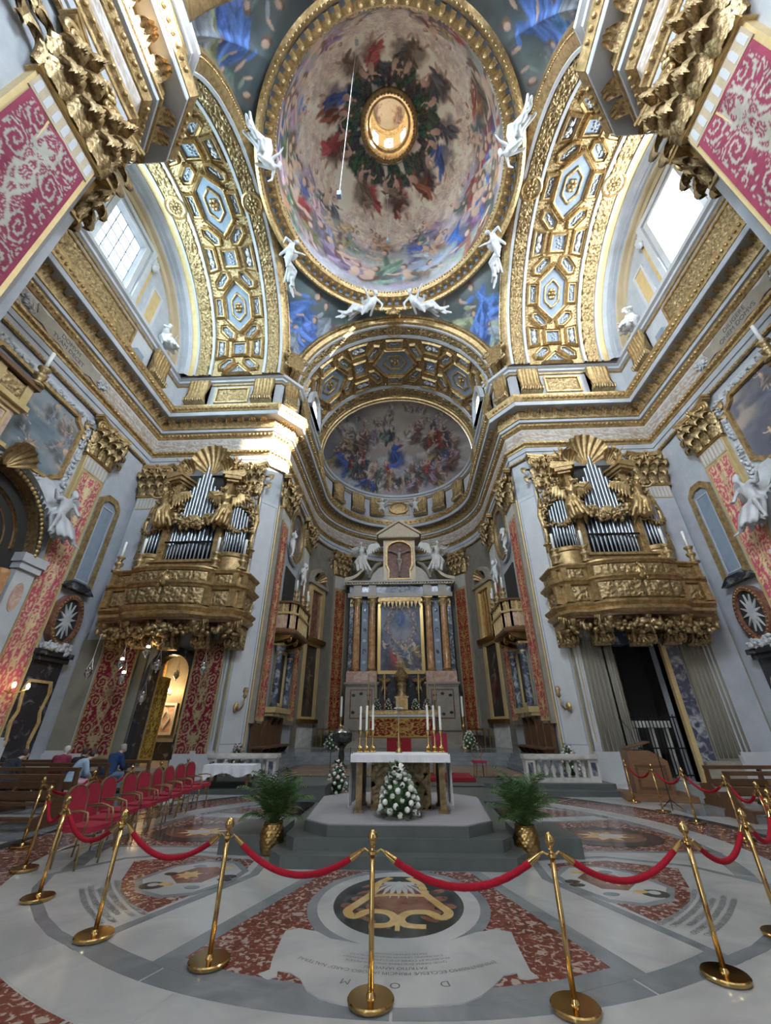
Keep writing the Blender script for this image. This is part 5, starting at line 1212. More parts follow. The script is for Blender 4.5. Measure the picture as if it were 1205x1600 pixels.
    frame_ring(wp, [(-.72, -.25), (.72, -.25), (.72, 4.2), (.3, 4.55), (-.3, 4.55), (-.72, 4.2)], [(-.5, 0), (.5, 0), (.5, 4.0), (.2, 4.25), (-.2, 4.25), (-.5, 4.0)], None, 'gold', .14)
    frame_ring(wp, [(-.42, .1), (.42, .1), (.42, 3.9), (-.42, 3.9)], [(-.36, .16), (.36, .16), (.36, 3.84), (-.36, 3.84)], None, 'stone', .08, 'inner_moulding')
    tb = thing('wall_tomb', 'dark marble wall monument with starred oval medallion beside the %s pilaster' % sd, 'monument', T(s_*14.58, 16.6, 0, f_in), 'wall monuments')
    O('slab', MB().box(-.85, .85, -.12, 0, .3, 4.4), 'black_marble', tb); O('cornice', MB().box(-.95, .95, -.4, 0, 4.4, 4.6).box(-.88, .88, -.3, 0, 4.2, 4.4), 'black_marble', tb); O('top_block', MB().prism([(-.95, 7.2), (.95, 7.2), (.5, 7.55), (-.5, 7.55)], -.3, 0, 'y'), 'black_marble', tb)
    n = 28; ovo = [(.78*cos(2*pi*k/n), 5.9+1.1*sin(2*pi*k/n)) for k in range(n)]; ovi = [(.6*cos(2*pi*k/n), 5.9+.9*sin(2*pi*k/n)) for k in range(n)]
    O('oval_field', MB().prism(ovi, -.2, -.05, 'y'), 'dark', tb); O('oval_frame', MB().ringprism(ovo, ovi, -.32, 0, 'y'), 'brown_marble', tb)
    eb = MB()
    for k in range(36): eb.ell((.69*cos(2*pi*k/36), -.33, 5.9+1.0*sin(2*pi*k/36)), (.05, .05, .05), nu=5, nv=4)
    O('bead_rim', eb, 'brassd', tb, smooth=True)
    star = []
    for k in range(24): r = (.95 if k % 2 == 0 else .32); star.append((.55*r*cos(2*pi*k/24+.13), 5.9+.8*r*sin(2*pi*k/24+.13)))
    O('star', MB().prism(star, -.27, -.2, 'y'), 'greystat', tb)
    lfm = MB(); foliage(lfm, [(-.7, -.3, 4.75), (0, -.35, 4.7), (.7, -.3, 4.75)], 40, .13, .08, 2); O('skull_relief', lfm, 'greystat', tb, smooth=True)
    wav = [(.62+.08*sin(k*2.1), z) for k, z in enumerate(np.linspace(.5, 3.5, 9))]; out = wav+[(-x, z) for x, z in wav[::-1]]
    inn = [(x*.86, 2+(z-2)*.93) for x, z in out]; O('scalloped_frame', MB().ringprism(out, inn, -.2, -.1, 'y'), 'yellow_marble', tb)
    # coretto on the near side with candlestick
    ck = thing('side_balcony', 'wood and gilded balcony box on the %s transept wall before the painting' % sd, 'balcony', T(s_*14.58, 8.2, 0, f_in), 'side balconies')
    mm = (1 if s_ < 0 else -1)
    O('body', MB().box(-1.75, 1.75, -1.2, 0, 10.3, 11.75), 'pink_marble', ck); O('cornice', MB().box(-1.95, 1.95, -1.45, 0, 11.75, 11.95).box(-1.85, 1.85, -1.3, 0, 11.6, 11.75), 'paint_gold', ck); O('base_moulding', MB().box(-1.9, 1.9, -1.4, 0, 10.15, 10.3), 'paint_gold', ck)
    O('parapet', MB().box(-1.8, 1.8, -1.3, 0, 11.95, 12.75), 'dark', ck); O('top_rail', MB().box(-1.95, 1.95, -1.5, 0, 12.75, 12.92), 'oak2', ck)
    for x in (-1.7, -.6, .6, 1.7): O('post', MB().box(x-.14, x+.14, -1.36, -1.2, 11.95, 12.75), 'paint_gold', ck)
    for x in (-1.15, 0, 1.15): plate_relief('carved_panel', T(x, -1.32, 12.02), .85, .66, .7, .08, ck, 'goldr', .05); frame_ring(ck, [(x-.42, 10.5), (x+.42, 10.5), (x+.42, 11.5), (x-.42, 11.5)], [(x-.34, 10.58), (x+.34, 10.58), (x+.34, 11.42), (x-.34, 11.42)], T(0, -1.2, 0), 'paint_gold', .05)
    for sg in (-1, 1): plate_relief('carved_panel', T(sg*1.82, -.65, 12.02, sg*pi/2), .9, .66, .7, .08, ck, 'goldr', .05); frame_ring(ck, [(-.42, 10.5), (.42, 10.5), (.42, 11.5), (-.42, 11.5)], [(-.34, 10.58), (.34, 10.58), (.34, 11.42), (-.34, 11.42)], T(sg*1.75, -.6, 0, sg*pi/2), 'paint_gold', .05)
    c = thing('candlestick', 'bronze candlestick with white candle on the %s side balcony rail' % sd, 'candlestick', T(s_*13.2, 9.95, 12.92, 0, 1.3)); link('stem', CSTK, 'brassd', c); link('candle', CNDL, 'wax', c, T(0, 0, .7))
    # stucco figures in the window lunettes and above the chancel arch
    for sg in (-1, 1):
        statue('lunette_figure', 'seated', 'stucco', 'white stucco seated figure at the %s foot of the %s lunette' % ('far' if sg > 0 else 'near', sd), 'statue', T(s_*14.15, YT+sg*4.55, ZS+.2, f_in, 1.55), 'lunette figures')
    statue('arch_angel', 'reclining', 'stucco', 'white stucco figure reclining on the %s of the chancel arch crown' % sd, 'statue', T(s_*1.75, 17.75, 27.3, 0, (s_*1.75, 1.7, 1.7), .75, s_*.16), 'reclining arch figures')
    for sg in (-1, 1): statue('arch_angel', 'reclining', 'stucco', 'white stucco figure reclining %s the crown of the %s transept arch' % ('beyond' if sg > 0 else 'before', sd), 'statue', T(s_*6.75, YT+sg*2.3, 27.0, f_in, (sg*-s_*1.65, 1.45, 1.45), .75, -s_*sg*.28), 'reclining arch figures')
    # gilded shield at the corner over the pier
    cs = thing('gilded_shield', 'gilded cartouche shield on the pier ledge at the %s foot of the chancel arch' % sd, 'cartouche', T(s_*6.62, 17.98, 22.3, s_*R(-45)), 'corner shields')
    shp = [(.0, 0), (.45, .3), (.55, .8), (.45, 1.2), (.6, 1.45), (.2, 1.4), (0, 1.55), (-.2, 1.4), (-.6, 1.45), (-.45, 1.2), (-.55, .8), (-.45, .3)]
    O('shield', MB().prism(shp, -.25, -.1, 'y'), 'gold', cs); sc = MB(); sc.tube(scroll_pts((.6, -.2, 1.25), .28, 1.3, pi), .09, 6); sc.tube(scroll_pts((-.6, -.2, 1.25), .28, 1.3, 0, -1), .09, 6); sc.tube(scroll_pts((.5, -.2, .25), .22, 1.3, pi), .07, 6); sc.tube(scroll_pts((-.5, -.2, .25), .22, 1.3, 0, -1), .07, 6)
    O('scrolls', sc, 'goldr', cs, smooth=True)
kp = thing('keystone_ornament', 'gilded keystone cartouche on the crown of the chancel arch', 'cartouche', T(0, 17.9, 27.6)); kb = MB(); foliage(kb, [(-.4, 0, .2), (0, -.1, .5), (.4, 0, .2)], 30, .14, .1, 3); kb.ell((0, -.1, .35), (.3, .15, .35)); O('ornament', kb, 'gold', kp, smooth=True)
# inscriptions on scroll plaques of the side friezes
def text(name, s, size, mtx, m='ink', parent=None, ext=.01, align='CENTER'):
    c = bpy.data.curves.new(name, 'FONT'); c.body = s; c.size = size; c.align_x = align; c.align_y = 'CENTER'; c.extrude = ext
    o = bpy.data.objects.new(name, c); COL.objects.link(o); dg = bpy.context.evaluated_depsgraph_get(); me = bpy.data.meshes.new_from_object(o.evaluated_get(dg)); bpy.data.objects.remove(o); bpy.data.curves.remove(c)
    me.materials.clear(); return link(name, me, m, parent, mtx)
for s_, l1, l2 in ((-1, 'DOMVM', 'TVAM DECET'), (1, 'DILIGERE', 'ONEM DOMVS')):
    pl = thing('frieze_plaque', 'scrolled brown plaque with painted lettering on the %s transept frieze' % ('left' if s_ < 0 else 'right'), 'plaque', T(s_*14.46, 11.3, 16.25, -s_*pi/2), 'frieze plaques')
    out = [(-1.9, .1), (-1.4, .2), (-1.0, .05), (-.5, .12), (0, .02), (.5, .12), (1.0, .05), (1.4, .2), (1.9, .1), (1.75, .45), (1.9, .85), (1.4, .75), (1.0, .9), (.5, .82), (0, .93), (-.5, .82), (-1, .9), (-1.4, .75), (-1.9, .85), (-1.75, .45)]
    O('board', MB().prism(out, -.06, 0, 'y'), 'ochre' if False else 'pinkboard' if 'pinkboard' in M else 'beige', pl)
    text('lettering', l1+'\n'+l2, .3, T(0, -.065, .47, 0, 1, pi/2), 'ink', pl, .004)
    for sg in (-1, 1): f_ = MB(); foliage(f_, [(sg*1.9, -.05, .3), (sg*2.4, -.05, .5)], 22, .09, .09, 3); O('garland', f_, 'greystat', pl, smooth=True)
# ------------------------------------------------------------------ chancel and high altar
def rect(x0, x1, z0, z1): return [(x0, z0), (x1, z0), (x1, z1), (x0, z1)]
def scale_rect(x0, x1, z0, z1, d): return rect(x0-d, x1+d, z0-d, z1+d)
ZC = .28
chf = struct('floor_chancel', MB().prism([(-6.7, 15.05), (-2.6, 15.05), (-2.6, 14.1), (2.6, 14.1), (2.6, 15.05), (6.7, 15.05), (6.7, 19.4), (-6.7, 19.4)], 0, ZC).box(-6.8, 6.8, 19.3, 22.2, 0, ZC), 'greenstone')
O('step', MB().prism([(-3.4, 14.5), (-2.4, 13.6), (2.4, 13.6), (3.4, 14.5), (6.9, 14.6), (6.9, 15.2), (-6.9, 15.2), (-6.9, 14.6)], 0, .14), 'greenstone', chf)
O('inlaid_pavement', MB().box(-4.6, 4.6, 17.0, 22.0, ZC, ZC+.008), 'pave', chf); O('pavement_border', MB().ringprism([(-4.75, 16.8), (4.75, 16.8), (4.75, 22.1), (-4.75, 22.1)], [(-4.6, 17.0), (4.6, 17.0), (4.6, 22.0), (-4.6, 22.0)], ZC, ZC+.012), 'blk_floor', chf)
for k, (y, hw) in enumerate(((22.0, 4.9), (22.4, 5.1), (22.8, 5.3))): O('step', MB().box(-6.8, 6.8, y, 28 if k == 2 else y+.5, 0, ZC+.16*(k+1)).box(-6.8, -hw, 18.5+k*.35, y, ZC, ZC+.16*(k+1)).box(hw, 6.8, 18.5+k*.35, y, ZC, ZC+.16*(k+1)), 'grey_marble', chf)
O('step', MB().prism([(-6.6, 27.5), (6.6, 27.5), (6.0, 30), (4.4, 32.4), (0, 34), (-4.4, 32.4), (-6, 30)], 0, .78), 'grey_marble', chf)
for k in range(3): O('altar_step', MB().box(-3.6+k*.3, 3.6-k*.3, 27.9+k*.4, 31, .78+.16*k, .94+.16*k), 'beige', chf)
ZA = 1.26
ha = thing('high_altar', 'tall marble high altar with amber columns, framed canvas and gabled top in the apse', 'altar', T(0, 31.6, 0))
O('pedestal_base', MB().box(-4.3, 4.3, -.6, 1.2, .78, 1.7).box(-4.15, -1.5, -.75, 1.2, 1.7, 2.0).box(1.5, 4.15, -.75, 1.2, 1.7, 2.0), 'beige', ha)
for sg in (-1, 1):
    x0, x1 = sorted((sg*1.75, sg*4.05))
    O('pedestal', MB().box(x0, x1, -.65, 1.2, 2.0, 4.6), 'beige', ha); O('pedestal_panel', MB().ringprism(rect(x0+.35, x1-.35, 2.4, 4.3), rect(x0+.43, x1-.43, 2.48, 4.22), -.67, -.64, 'y'), 'brown_marble', ha)
    for dx, dz in ((.6, 3.9), (1.15, 4.0), (1.7, 3.9), (.6, 2.8), (1.15, 2.7), (1.7, 2.8)): O('inlay_motif', MB().ell((x0+dx, -.66, dz), (.14, .02, .1), nu=8, nv=4), 'blk_floor', ha)
    O('pedestal_cornice', MB().box(x0-.12, x1+.12, -.85, 1.2, 4.6, 4.75).box(x0-.05, x1+.05, -.75, 1.2, 4.5, 4.6), 'beige', ha); O('pedestal_block', MB().box(x0+.02, x1-.02, -.7, 1.2, 4.75, 5.5), 'pink_marble', ha)
    for cx in (sg*2.22, sg*3.42):
        O('column', MB().lathe([(.36, 5.5), (.36, 5.58), (.3, 5.66), (.34, 5.74), (.28, 5.82), (.285, 7), (.25, 10.35)], 20, (cx, -.3, 0)), 'col_marble', ha, smooth=40)
        c = O('capital', MB().lathe([(.25, 10.35), (.27, 10.42), (.27, 10.6), (.36, 10.95), (.2, 11.0)], 16, (cx, -.3, 0)).box(cx-.36, cx+.36, -.66, .06, 10.98, 11.1), 'gold', ha, smooth=40)
        for k in range(8): a = k*pi/4; link('acanthus_leaf', LF1, 'goldr', c, T(cx+.24*cos(a), -.3+.24*sin(a), 10.42, a+pi/2, (.45, .6, .75)))
        O('column_base', MB().lathe([(.4, 5.5), (.42, 5.56), (.36, 5.64)], 20, (cx, -.3, 0)), 'brassd', ha, smooth=True)
    O('inlaid_pilaster', MB().box(*sorted((sg*2.55, sg*3.08)), -.12, .6, 5.5, 11.1), 'panel', ha)
    for k in range(6): O('inlay_motif', MB().ell((sg*2.82, -.13, 6.2+k*.78), (.16, .02, .2 if k % 2 else .12), nu=10, nv=4), 'blue_marble' if k % 2 else 'greystat', ha)
    O('outer_pilaster', MB().box(*sorted((sg*3.75, sg*4.05)), -.1, .6, 5.5, 11.1), 'blue_marble', ha)
    O('gilt_hook', MB().box(*sorted((sg*3.82, sg*4.0)), -.2, -.1, 10.4, 11.0), 'gold', ha)
O('architrave', MB().box(-4.2, 4.2, -.5, 1.1, 11.1, 11.45).box(-3.75, -1.9, -.72, 1.1, 11.1, 11.45).box(1.9, 3.75, -.72, 1.1, 11.1, 11.45), 'beige', ha)
O('frieze', MB().box(-4.1, 4.1, -.45, 1.1, 11.45, 12.05), 'blue_marble', ha)
for x in (-2.22, 2.22, -3.42, 3.42): O('frieze_block', MB().box(x-.32, x+.32, -.66, 1.1, 11.45, 12.05), 'beige', ha)
mb = MB().box(-4.45, 4.45, -.95, 1.1, 12.2, 12.36).box(-4.3, 4.3, -.75, 1.1, 12.05, 12.2); O('cornice', mb, 'beige', ha)
dn = MB()
for x in np.arange(-4.3, 4.31, .22): dn.box(x-.06, x+.06, -.88, -.7, 12.07, 12.2)
O('dentils', dn, 'cream', ha)['kind'] = 'stuff'
for sg in (-1, 1):   # broken segmental pediment
    pts = [(sg*(4.45-1.5*sin(a)*1.05), 12.36+1.55*(1-cos(a))*.95) for a in np.linspace(0, 1.25, 9)]; inn = [(sg*(4.0-1.4*sin(a)), 12.36+1.25*(1-cos(a))*.95) for a in np.linspace(0, 1.25, 9)]
    mb = MB(); n = 9; vs = [(x, -.95, z+.28) for x, z in pts]+[(x, .3, z+.28) for x, z in pts]+[(x, .3, z) for x, z in pts]+[(x, -.95, z) for x, z in pts]
    mb.add(vs, [(k*n+j, k*n+j+1, ((k+1) % 4)*n+j+1, ((k+1) % 4)*n+j) for k in range(4) for j in range(n-1)]+[(0, n, 2*n, 3*n), (n-1, 2*n-1, 3*n-1, 4*n-1)]); mb.tube(scroll_pts((sg*2.95, -.9, 13.75), .24, 1.4, 0 if sg > 0 else pi, -sg), .06, 6)
    O('broken_pediment', mb, 'cream', ha)
    pts2 = [(sg*(2.45-.95*sin(a)), 12.4+1.15*(1-cos(a))+.0) for a in np.linspace(0, 1.4, 8)]
    O('pediment_scroll', MB().tube([(x, -.75, z+.35) for x, z in [(sg*2.5, 12.25), (sg*2.3, 12.9), (sg*1.9, 13.4), (sg*1.5, 13.6)]], [.12, .16, .14, .1], 8).prism([(sg*2.5, 12.36), (sg*1.35, 12.36), (sg*1.35, 13.7), (sg*1.8, 13.45), (sg*2.25, 12.95)], -.6, .3, 'y'), 'beige', ha)
# gabled tabernacle frame with crucifix relief
O('attic_back', MB().box(-1.35, 1.35, -.45, 1.0, 12.36, 16.2), 'cream', ha)
arch = [(-.85, 12.6), (.85, 12.6), (.8, 13.3), (1.0, 13.8), (1.0, 15.1)]+[(1.0*cos(a), 15.1+.75*sin(a)) for a in np.linspace(.2, pi-.2, 9)]+[(-1.0, 15.1), (-1.0, 13.8), (-.8, 13.3)]
O('relief_field', MB().prism(arch, -.5, -.44, 'y'), 'brown_marble', ha); ao = [(x*1.16, 14.1+(z-14.1)*1.09) for x, z in arch]
O('arched_frame', MB().ringprism(ao, arch, -.72, -.45, 'y'), 'gold', ha)
O('gable', MB().prism([(-1.75, 16.15), (1.75, 16.15), (1.75, 16.4), (0, 17.55), (-1.75, 16.4)], -.95, .9, 'y').prism([(-1.9, 16.35), (0, 17.6), (1.9, 16.35), (1.9, 16.55), (0, 17.85), (-1.9, 16.55)], -1.1, .9, 'y'), 'cream', ha)
dn = MB()
for k in range(-7, 8): dn.box(k*.23-.06, k*.23+.06, -1.02, -.9, 16.2, 16.33)
O('dentils', dn, 'cream', ha)['kind'] = 'stuff'
O('cross', MB().box(-.08, .08, -.62, -.5, 12.8, 15.75).box(-1.0, 1.0, -.62, -.5, 14.95, 15.15).box(-.2, .2, -.64, -.6, 15.5, 15.7), 'oak', ha)
link('crucified_figure', figmesh('crucified', 'beige'), None, ha, T(0, -.72, 13.05, 0, 1.25))
# altarpiece canvas
pt = Paint(260, 180, 77, [(.05, .06, .10), (.09, .11, .17), (.16, .18, .24), (.26, .26, .28)], (4, 3))
for k in range(26): a = k*2*pi/26; pt.figure(90+62*cos(a), 92+70*sin(a), 22, pt.r.uniform(-1, 1), (.25, .2, .22), (.52, .38, .30), .9)
pt.blob(90, 70, 22, 30, 0, (.05, .08, .22), .2, .15); pt.figure(90, 72, 20, 0, (.10, .15, .35), (.5, .38, .32), .3)
pt.scatter(9, 58, (.68, .88), [(.36, .05, .06), (.08, .14, .28), (.3, .22, .08), (.12, .1, .14), (.4, .36, .3)])
canvas('altarpiece', pt, T(0, -.0, 5.6), 3.1, 5.3, ha)
O('altarpiece_frame', MB().ringprism(scale_rect(-1.55, 1.55, 5.6, 10.9, .24), rect(-1.55, 1.55, 5.6, 10.9), -.18, .1, 'y'), 'brassd', ha); O('altarpiece_backing', MB().box(-1.9, 1.9, .0, .3, 5.4, 11.1), 'dark', ha)
fr = MB().box(-1.7, 1.7, -.45, -.1, 10.75, 11.1)
for k in range(11): fr.prism([(-1.7+k*.31, 10.8), (-1.7+k*.31+.3, 10.8), (-1.7+k*.31+.15, 10.35-.12*(k % 2))], -.42, -.3, 'y'); fr.ell((-1.55+k*.31, -.36, 10.36-.12*(k % 2)), (.07, .07, .1), nu=6, nv=4)
O('gilt_lambrequin', fr, 'gold', ha)
O('niche_behind_tabernacle', MB().box(-1.7, 1.7, -.1, .3, 2.0, 5.4), 'black_marble', ha)
O('mensa', MB().box(-2.3, 2.3, -1.9, -.6, ZA, 2.5), 'oak2', ha); O('mensa_top', MB().box(-2.4, 2.4, -2.0, -.6, 2.5, 2.6), 'beige', ha); O('altar_cloth', MB().box(-2.15, 2.15, -2.03, -.9, 2.6, 2.63).box(-2.15, 2.15, -2.03, -2.01, 2.5, 2.63), 'white', ha)
damask('antependium', (-2.2, -1.92, ZA+.05), (1, 0, 0), (0, 0, 1), 4.4, 1.15, 1.2, ha, (.22, .02, .02), (.55, .36, .10), .05, (.5, .33, .1), .0)
O('gradine', MB().box(-2.6, 2.6, -.95, -.6, 2.63, 2.95), 'gold', ha)
# tabernacle, putti, flowers and candlesticks on the altar
tb = thing('tabernacle', 'gilded tabernacle with domed top and crown on the high altar', 'tabernacle', T(0, 30.75, 2.95))
O('shrine', MB().box(-.42, .42, -.3, .3, 0, .75).box(-.5, .5, -.36, .36, .75, .85), 'gold', tb); O('door', MB().box(-.22, .22, -.33, -.29, .12, .62), 'brassd', tb)
O('dome_top', MB().lathe([(.38, .85), (.3, 1.0), (.36, 1.5), (.42, 1.6), (.3, 1.75), (.52, 2.0), (.56, 2.15), (.4, 2.4), (.16, 2.65), (.06, 2.75), (.06, 2.95)], 16), 'goldr', tb, smooth=40); O('cross', MB().box(-.03, .03, -.03, .03, 2.9, 3.4).box(-.14, .14, -.03, .03, 3.15, 3.22), 'gold', tb)
for sg in (-1, 1):
    statue('gilded_putto', 'putto', 'gold', 'gilded putto holding a torch on the %s side of the tabernacle' % ('left' if sg < 0 else 'right'), 'statue', T(sg*1.25, 31.0, 3.9, 0, (sg*1.15, 1.15, 1.15)))
    statue('marble_angel', 'angel', 'marble_st', 'white marble winged angel kneeling on the %s slope of the altar pediment' % ('left' if sg < 0 else 'right'), 'statue', T(sg*3.2, 30.95, 12.95, sg*.5, (sg*-1.8, 1.6, 1.65)), 'pediment angels')
    for k, x in enumerate((1.05, 1.6, 2.05)):
        c = thing('altar_candlestick', 'tall gilded altar candle %s from the tabernacle on its %s' % (('first', 'second', 'third')[k], 'left' if sg < 0 else 'right'), 'candlestick', T(sg*x*1.15, 30.75, 2.95, 0, (1, 1, 1)), 'high altar candles')
        O('stem', MB().lathe([(.14, 0), (.14, .05), (.05, .12), (.08, .3), (.04, .42), (.05, .55), (.11, .62), (.03, .64)], 10), 'brassd', c, smooth=True); O('candle', MB().lathe([(.045, .62), (.045, 2.3), (.0, 2.34)], 8), 'paint_gold', c, smooth=40)
# --- chancel side walls
for s_ in (-1, 1):
    sd = 'left' if s_ < 0 else 'right'; f_in = -s_*pi/2
    cb = thing('chancel_balcony', 'small wooden choir balcony on the %s chancel wall' % sd, 'balcony', T(s_*6.78, 23.25, 0, f_in), 'chancel balconies')
    P = [(1.75, 0), (1.75, -.75), (1.35, -1.1), (-1.35, -1.1), (-1.75, -.75), (-1.75, 0)]
    for nm, prof, m in (('floor_moulding', [(-.5, 6.3), (-.02, 6.3), (.06, 6.38), (.08, 6.5), (.02, 6.56), (0, 6.6)], 'oak2'), ('parapet', [(0, 6.55), (0, 7.35)], 'pink_marble'), ('middle_rail', [(-.02, 7.3), (.1, 7.34), (.12, 7.44), (0, 7.48)], 'paint_gold'), ('upper_parapet', [(-.02, 7.46), (-.02, 7.95)], 'goldr'), ('hand_rail', [(-.1, 7.92), (.1, 7.95), (.12, 8.05), (-.2, 8.08)], 'oak2')): O(nm, MB().sweep(prof, P), m, cb)
    O('balcony_floor', MB().prism(P, 6.45, 6.5), 'oak', cb)
    for i in range(len(P)-1):
        a, b = Vector(P[i]), Vector(P[i+1]); L = (b-a).length; d = (b-a)/L; n = max(2, int(L/.36))
        for k in range(n+1):
            q = a+d*L*k/n; O('post', MB().cbox((q.x, q.y, 6.95), (.1, .1, .75)).cbox((q.x, q.y, 7.7), (.08, .08, .46)), 'paint_gold', cb)
    for x in (-1.4, -.1, 1.2): O('bracket', MB().prism([(0, 6.3), (-.9, 6.3), (-.85, 6.12), (-.3, 5.95), (0, 5.9)], x-.1, x+.3, 'x').tube(scroll_pts((0, 0, 0), .2, 1.2, 0), .05, 6, T(x+.1, -.75, 6.05, pi/2)), 'brassd', cb)
    O('doorway', MB().box(-1.1, 1.1, -.06, 0, 6.6, 10.4), 'dark', cb)
    for k, (lx, ly) in enumerate(((-1.5, -.95), (-.5, -1.1), (.6, -1.1), (1.5, -.95))):
        c = thing('candlestick', 'brass candlestick with white candle on the %s chancel balcony rail, %s from the crossing' % (sd, ('first', 'second', 'third', 'fourth')[k if s_ < 0 else 3-k]), 'candlestick', T(s_*6.78, 23.25, 0, f_in) @ T(lx, ly, 8.07, 0, .95), 'chancel balcony candles'); link('stem', CSTK, 'brassd', c); link('candle', CNDL, 'wax', c, T(0, 0, .7))
    ov = thing('oval_painting', 'oval dark canvas in a gilded frame high on the %s chancel wall' % sd, 'painting', T(s_*6.76, 23.25, 12.85, f_in), 'oval chancel paintings')
    n = 40; E1 = [(1.55*cos(2*pi*k/n), 1.75*sin(2*pi*k/n)) for k in range(n)]; E2 = [(1.3*cos(2*pi*k/n), 1.5*sin(2*pi*k/n)) for k in range(n)]; E0 = [(1.75*cos(2*pi*k/n), 1.95*sin(2*pi*k/n)) for k in range(n)]
    pt = Paint(40, 60, 90+s_, [(.06, .06, .07), (.1, .1, .11), (.15, .14, .13), (.2, .18, .16)], (2, 3)); 
    rr_, aa = np.meshgrid(np.linspace(0, 1, 40), np.linspace(0, 2*pi, 60), indexing='ij'); big = Paint(90, 80, 95+s_, [(.06, .06, .07), (.1, .1, .11), (.15, .14, .13), (.2, .18, .16)], (2, 3)); big.scatter(6, 26, (.35, .75), [(.2, .12, .1), (.12, .14, .2), (.22, .18, .12)])
    xi = np.clip((.5+.5*rr_*np.cos(aa))*79, 0, 79).astype(int); yi = np.clip((.5-.5*rr_*np.sin(aa))*89, 0, 89).astype(int)
    colgrid('canvas', np.stack([1.32*rr_*np.cos(aa), -.07+0*aa, 1.52*rr_*np.sin(aa)], -1), big.img[yi, xi], 'canvas', ov)
    frame_ring(ov, E1, E2, None, 'gold', .22); frame_ring(ov, E0, E1, None, 'stone2', .12, 'stucco_border')
    for k, (yy, zz, fg) in enumerate(((21.55, 10.7, 'putto_stand'), (24.95, 10.0, 'putto_stand'))):
        statue('stucco_putto', fg, 'stucco', 'white stucco putto at the %s edge of the %s oval painting' % ('near' if k == 0 else 'far', sd), 'statue', T(s_*6.35, yy, zz, f_in+(.4 if k else -.4)*s_, (1.35*(1 if k == 0 else -1), 1.35, 1.35)), 'oval putti')
    # marble picture frame below the balcony
    ae = thing('framed_niche', 'dark panel in gilded frame between mottled columns under the %s chancel balcony' % sd, 'niche', T(s_*6.78, 23.2, 0, f_in), 'chancel niches')
    O('panel', MB().box(-.75, .75, -.08, 0, 3.0, 5.5), 'dark', ae); O('frame', MB().ringprism(scale_rect(-.75, .75, 3.0, 5.5, .16), rect(-.75, .75, 3.0, 5.5), -.16, 0, 'y'), 'paint_gold', ae)
    for sg in (-1, 1):
        O('column', MB().lathe([(.17, 2.75), (.19, 2.85), (.16, 2.95), (.155, 5.4), (.2, 5.5), (.24, 5.7)], 14, (sg*1.12, -.3, 0)), 'blue_marble', ae, smooth=40); O('capital', MB().lathe([(.17, 5.35), (.17, 5.5), (.26, 5.75)], 12, (sg*1.12, -.3, 0)).box(sg*1.12-.26, sg*1.12+.26, -.55, 0, 5.75, 5.85), 'gold', ae)
    O('sill', MB().box(-1.5, 1.5, -.55, 0, 2.5, 2.75).box(-1.4, 1.4, -.45, 0, 2.35, 2.5), 'paint_gold', ae); O('console', MB().prism([(-.35, 2.5), (.35, 2.5), (.2, 2.3), (-.2, 2.3)], -.5, 0, 'y'), 'beige', ae)
    # sculpted bay beyond: upper gilded shutter window and lower dark altarpiece on the apse curve
    a_ = R(17.5); q = apt(a_); mt = T(s_*q[0], q[1], 0, -s_*(pi/2-anr(a_)))
    up_w = thing('apse_shutter', ('gilded shuttered window' if s_ > 0 else 'dark curtained window')+' with curved pediment on the %s apse wall' % sd, 'window', mt, 'apse side windows')
    O('shutter', MB().box(-.75, .75, -.1, .05, 7.6, 11.0), 'gold' if s_ > 0 else 'brown_marble', up_w)
    if s_ > 0: O('shutter_slats', MB().box(-.4, -.36, -.13, -.1, 7.7, 10.9).box(.0, .04, -.13, -.1, 7.7, 10.9).box(.38, .42, -.13, -.1, 7.7, 10.9), 'brassd', up_w)
    O('frame', MB().ringprism(rect(-1.15, 1.15, 7.5, 11.4), rect(-.75, .75, 7.6, 11.0), -.28, .05, 'y'), 'paint_gold', up_w); O('sill', MB().box(-1.35, 1.35, -.5, .05, 7.2, 7.5), 'brassd', up_w)
    ar = [(1.3*cos(a), 11.6+1.15*sin(a)) for a in np.linspace(0, pi, 17)]; ai = [(.95*cos(a), 11.6+.85*sin(a)) for a in np.linspace(0, pi, 17)]
    O('curved_pediment', MB().ringprism(ar, ai, -.4, .05, 'y').box(-1.4, 1.4, -.42, .05, 11.35, 11.62), 'beige', up_w); link('shell_ornament', SHELLS, 'goldr', up_w, T(0, -.1, 11.65, 0, 1.1))
    lo = thing('side_altarpiece', 'dark sculpted altarpiece in a gilded frame low on the %s apse wall' % sd, 'altarpiece', mt, 'apse side altarpieces')
    pt = Paint(120, 50, 110+s_, [(.02, .018, .016), (.04, .034, .03), (.07, .055, .045)], (3, 2)); pt.figure(25, 62, 36, 0, (.10, .07, .04) if s_ < 0 else (.16, .04, .03), (.22, .15, .1), .6); pt.figure(30, 25, 20, .5, (.1, .08, .05), (.2, .14, .1), .8)
    canvas('canvas', pt, T(0, -.05, 2.5), 1.6, 4.5, lo); O('frame', MB().ringprism(rect(-1.1, 1.1, 2.3, 7.2), rect(-.8, .8, 2.5, 7.0), -.2, .05, 'y'), 'paint_gold', lo); O('sill', MB().box(-1.2, 1.2, -.4, .05, 2.1, 2.35), 'brassd', lo)
    O('marble_dado', MB().box(-1.0, 1.0, -.12, .05, .6, 2.1), 'travertine', lo)
    # choir stalls
    cs = thing('choir_stall', 'dark wooden choir stall bench with scalloped back along the %s chancel wall' % sd, 'bench', T(s_*6.72, 22.2, .28, f_in), 'choir stalls')
    L = 4.4; sc_ = []
    for k in range(41): x = -L/2+L*k/40; sc_.append((x, 1.65+.3*abs(cos(k*pi/10))**1.5))
    O('back', MB().prism([(-L/2, .0)]+[(L/2, 0)]+sc_[::-1], -.12, 0, 'y'), 'oak', cs)
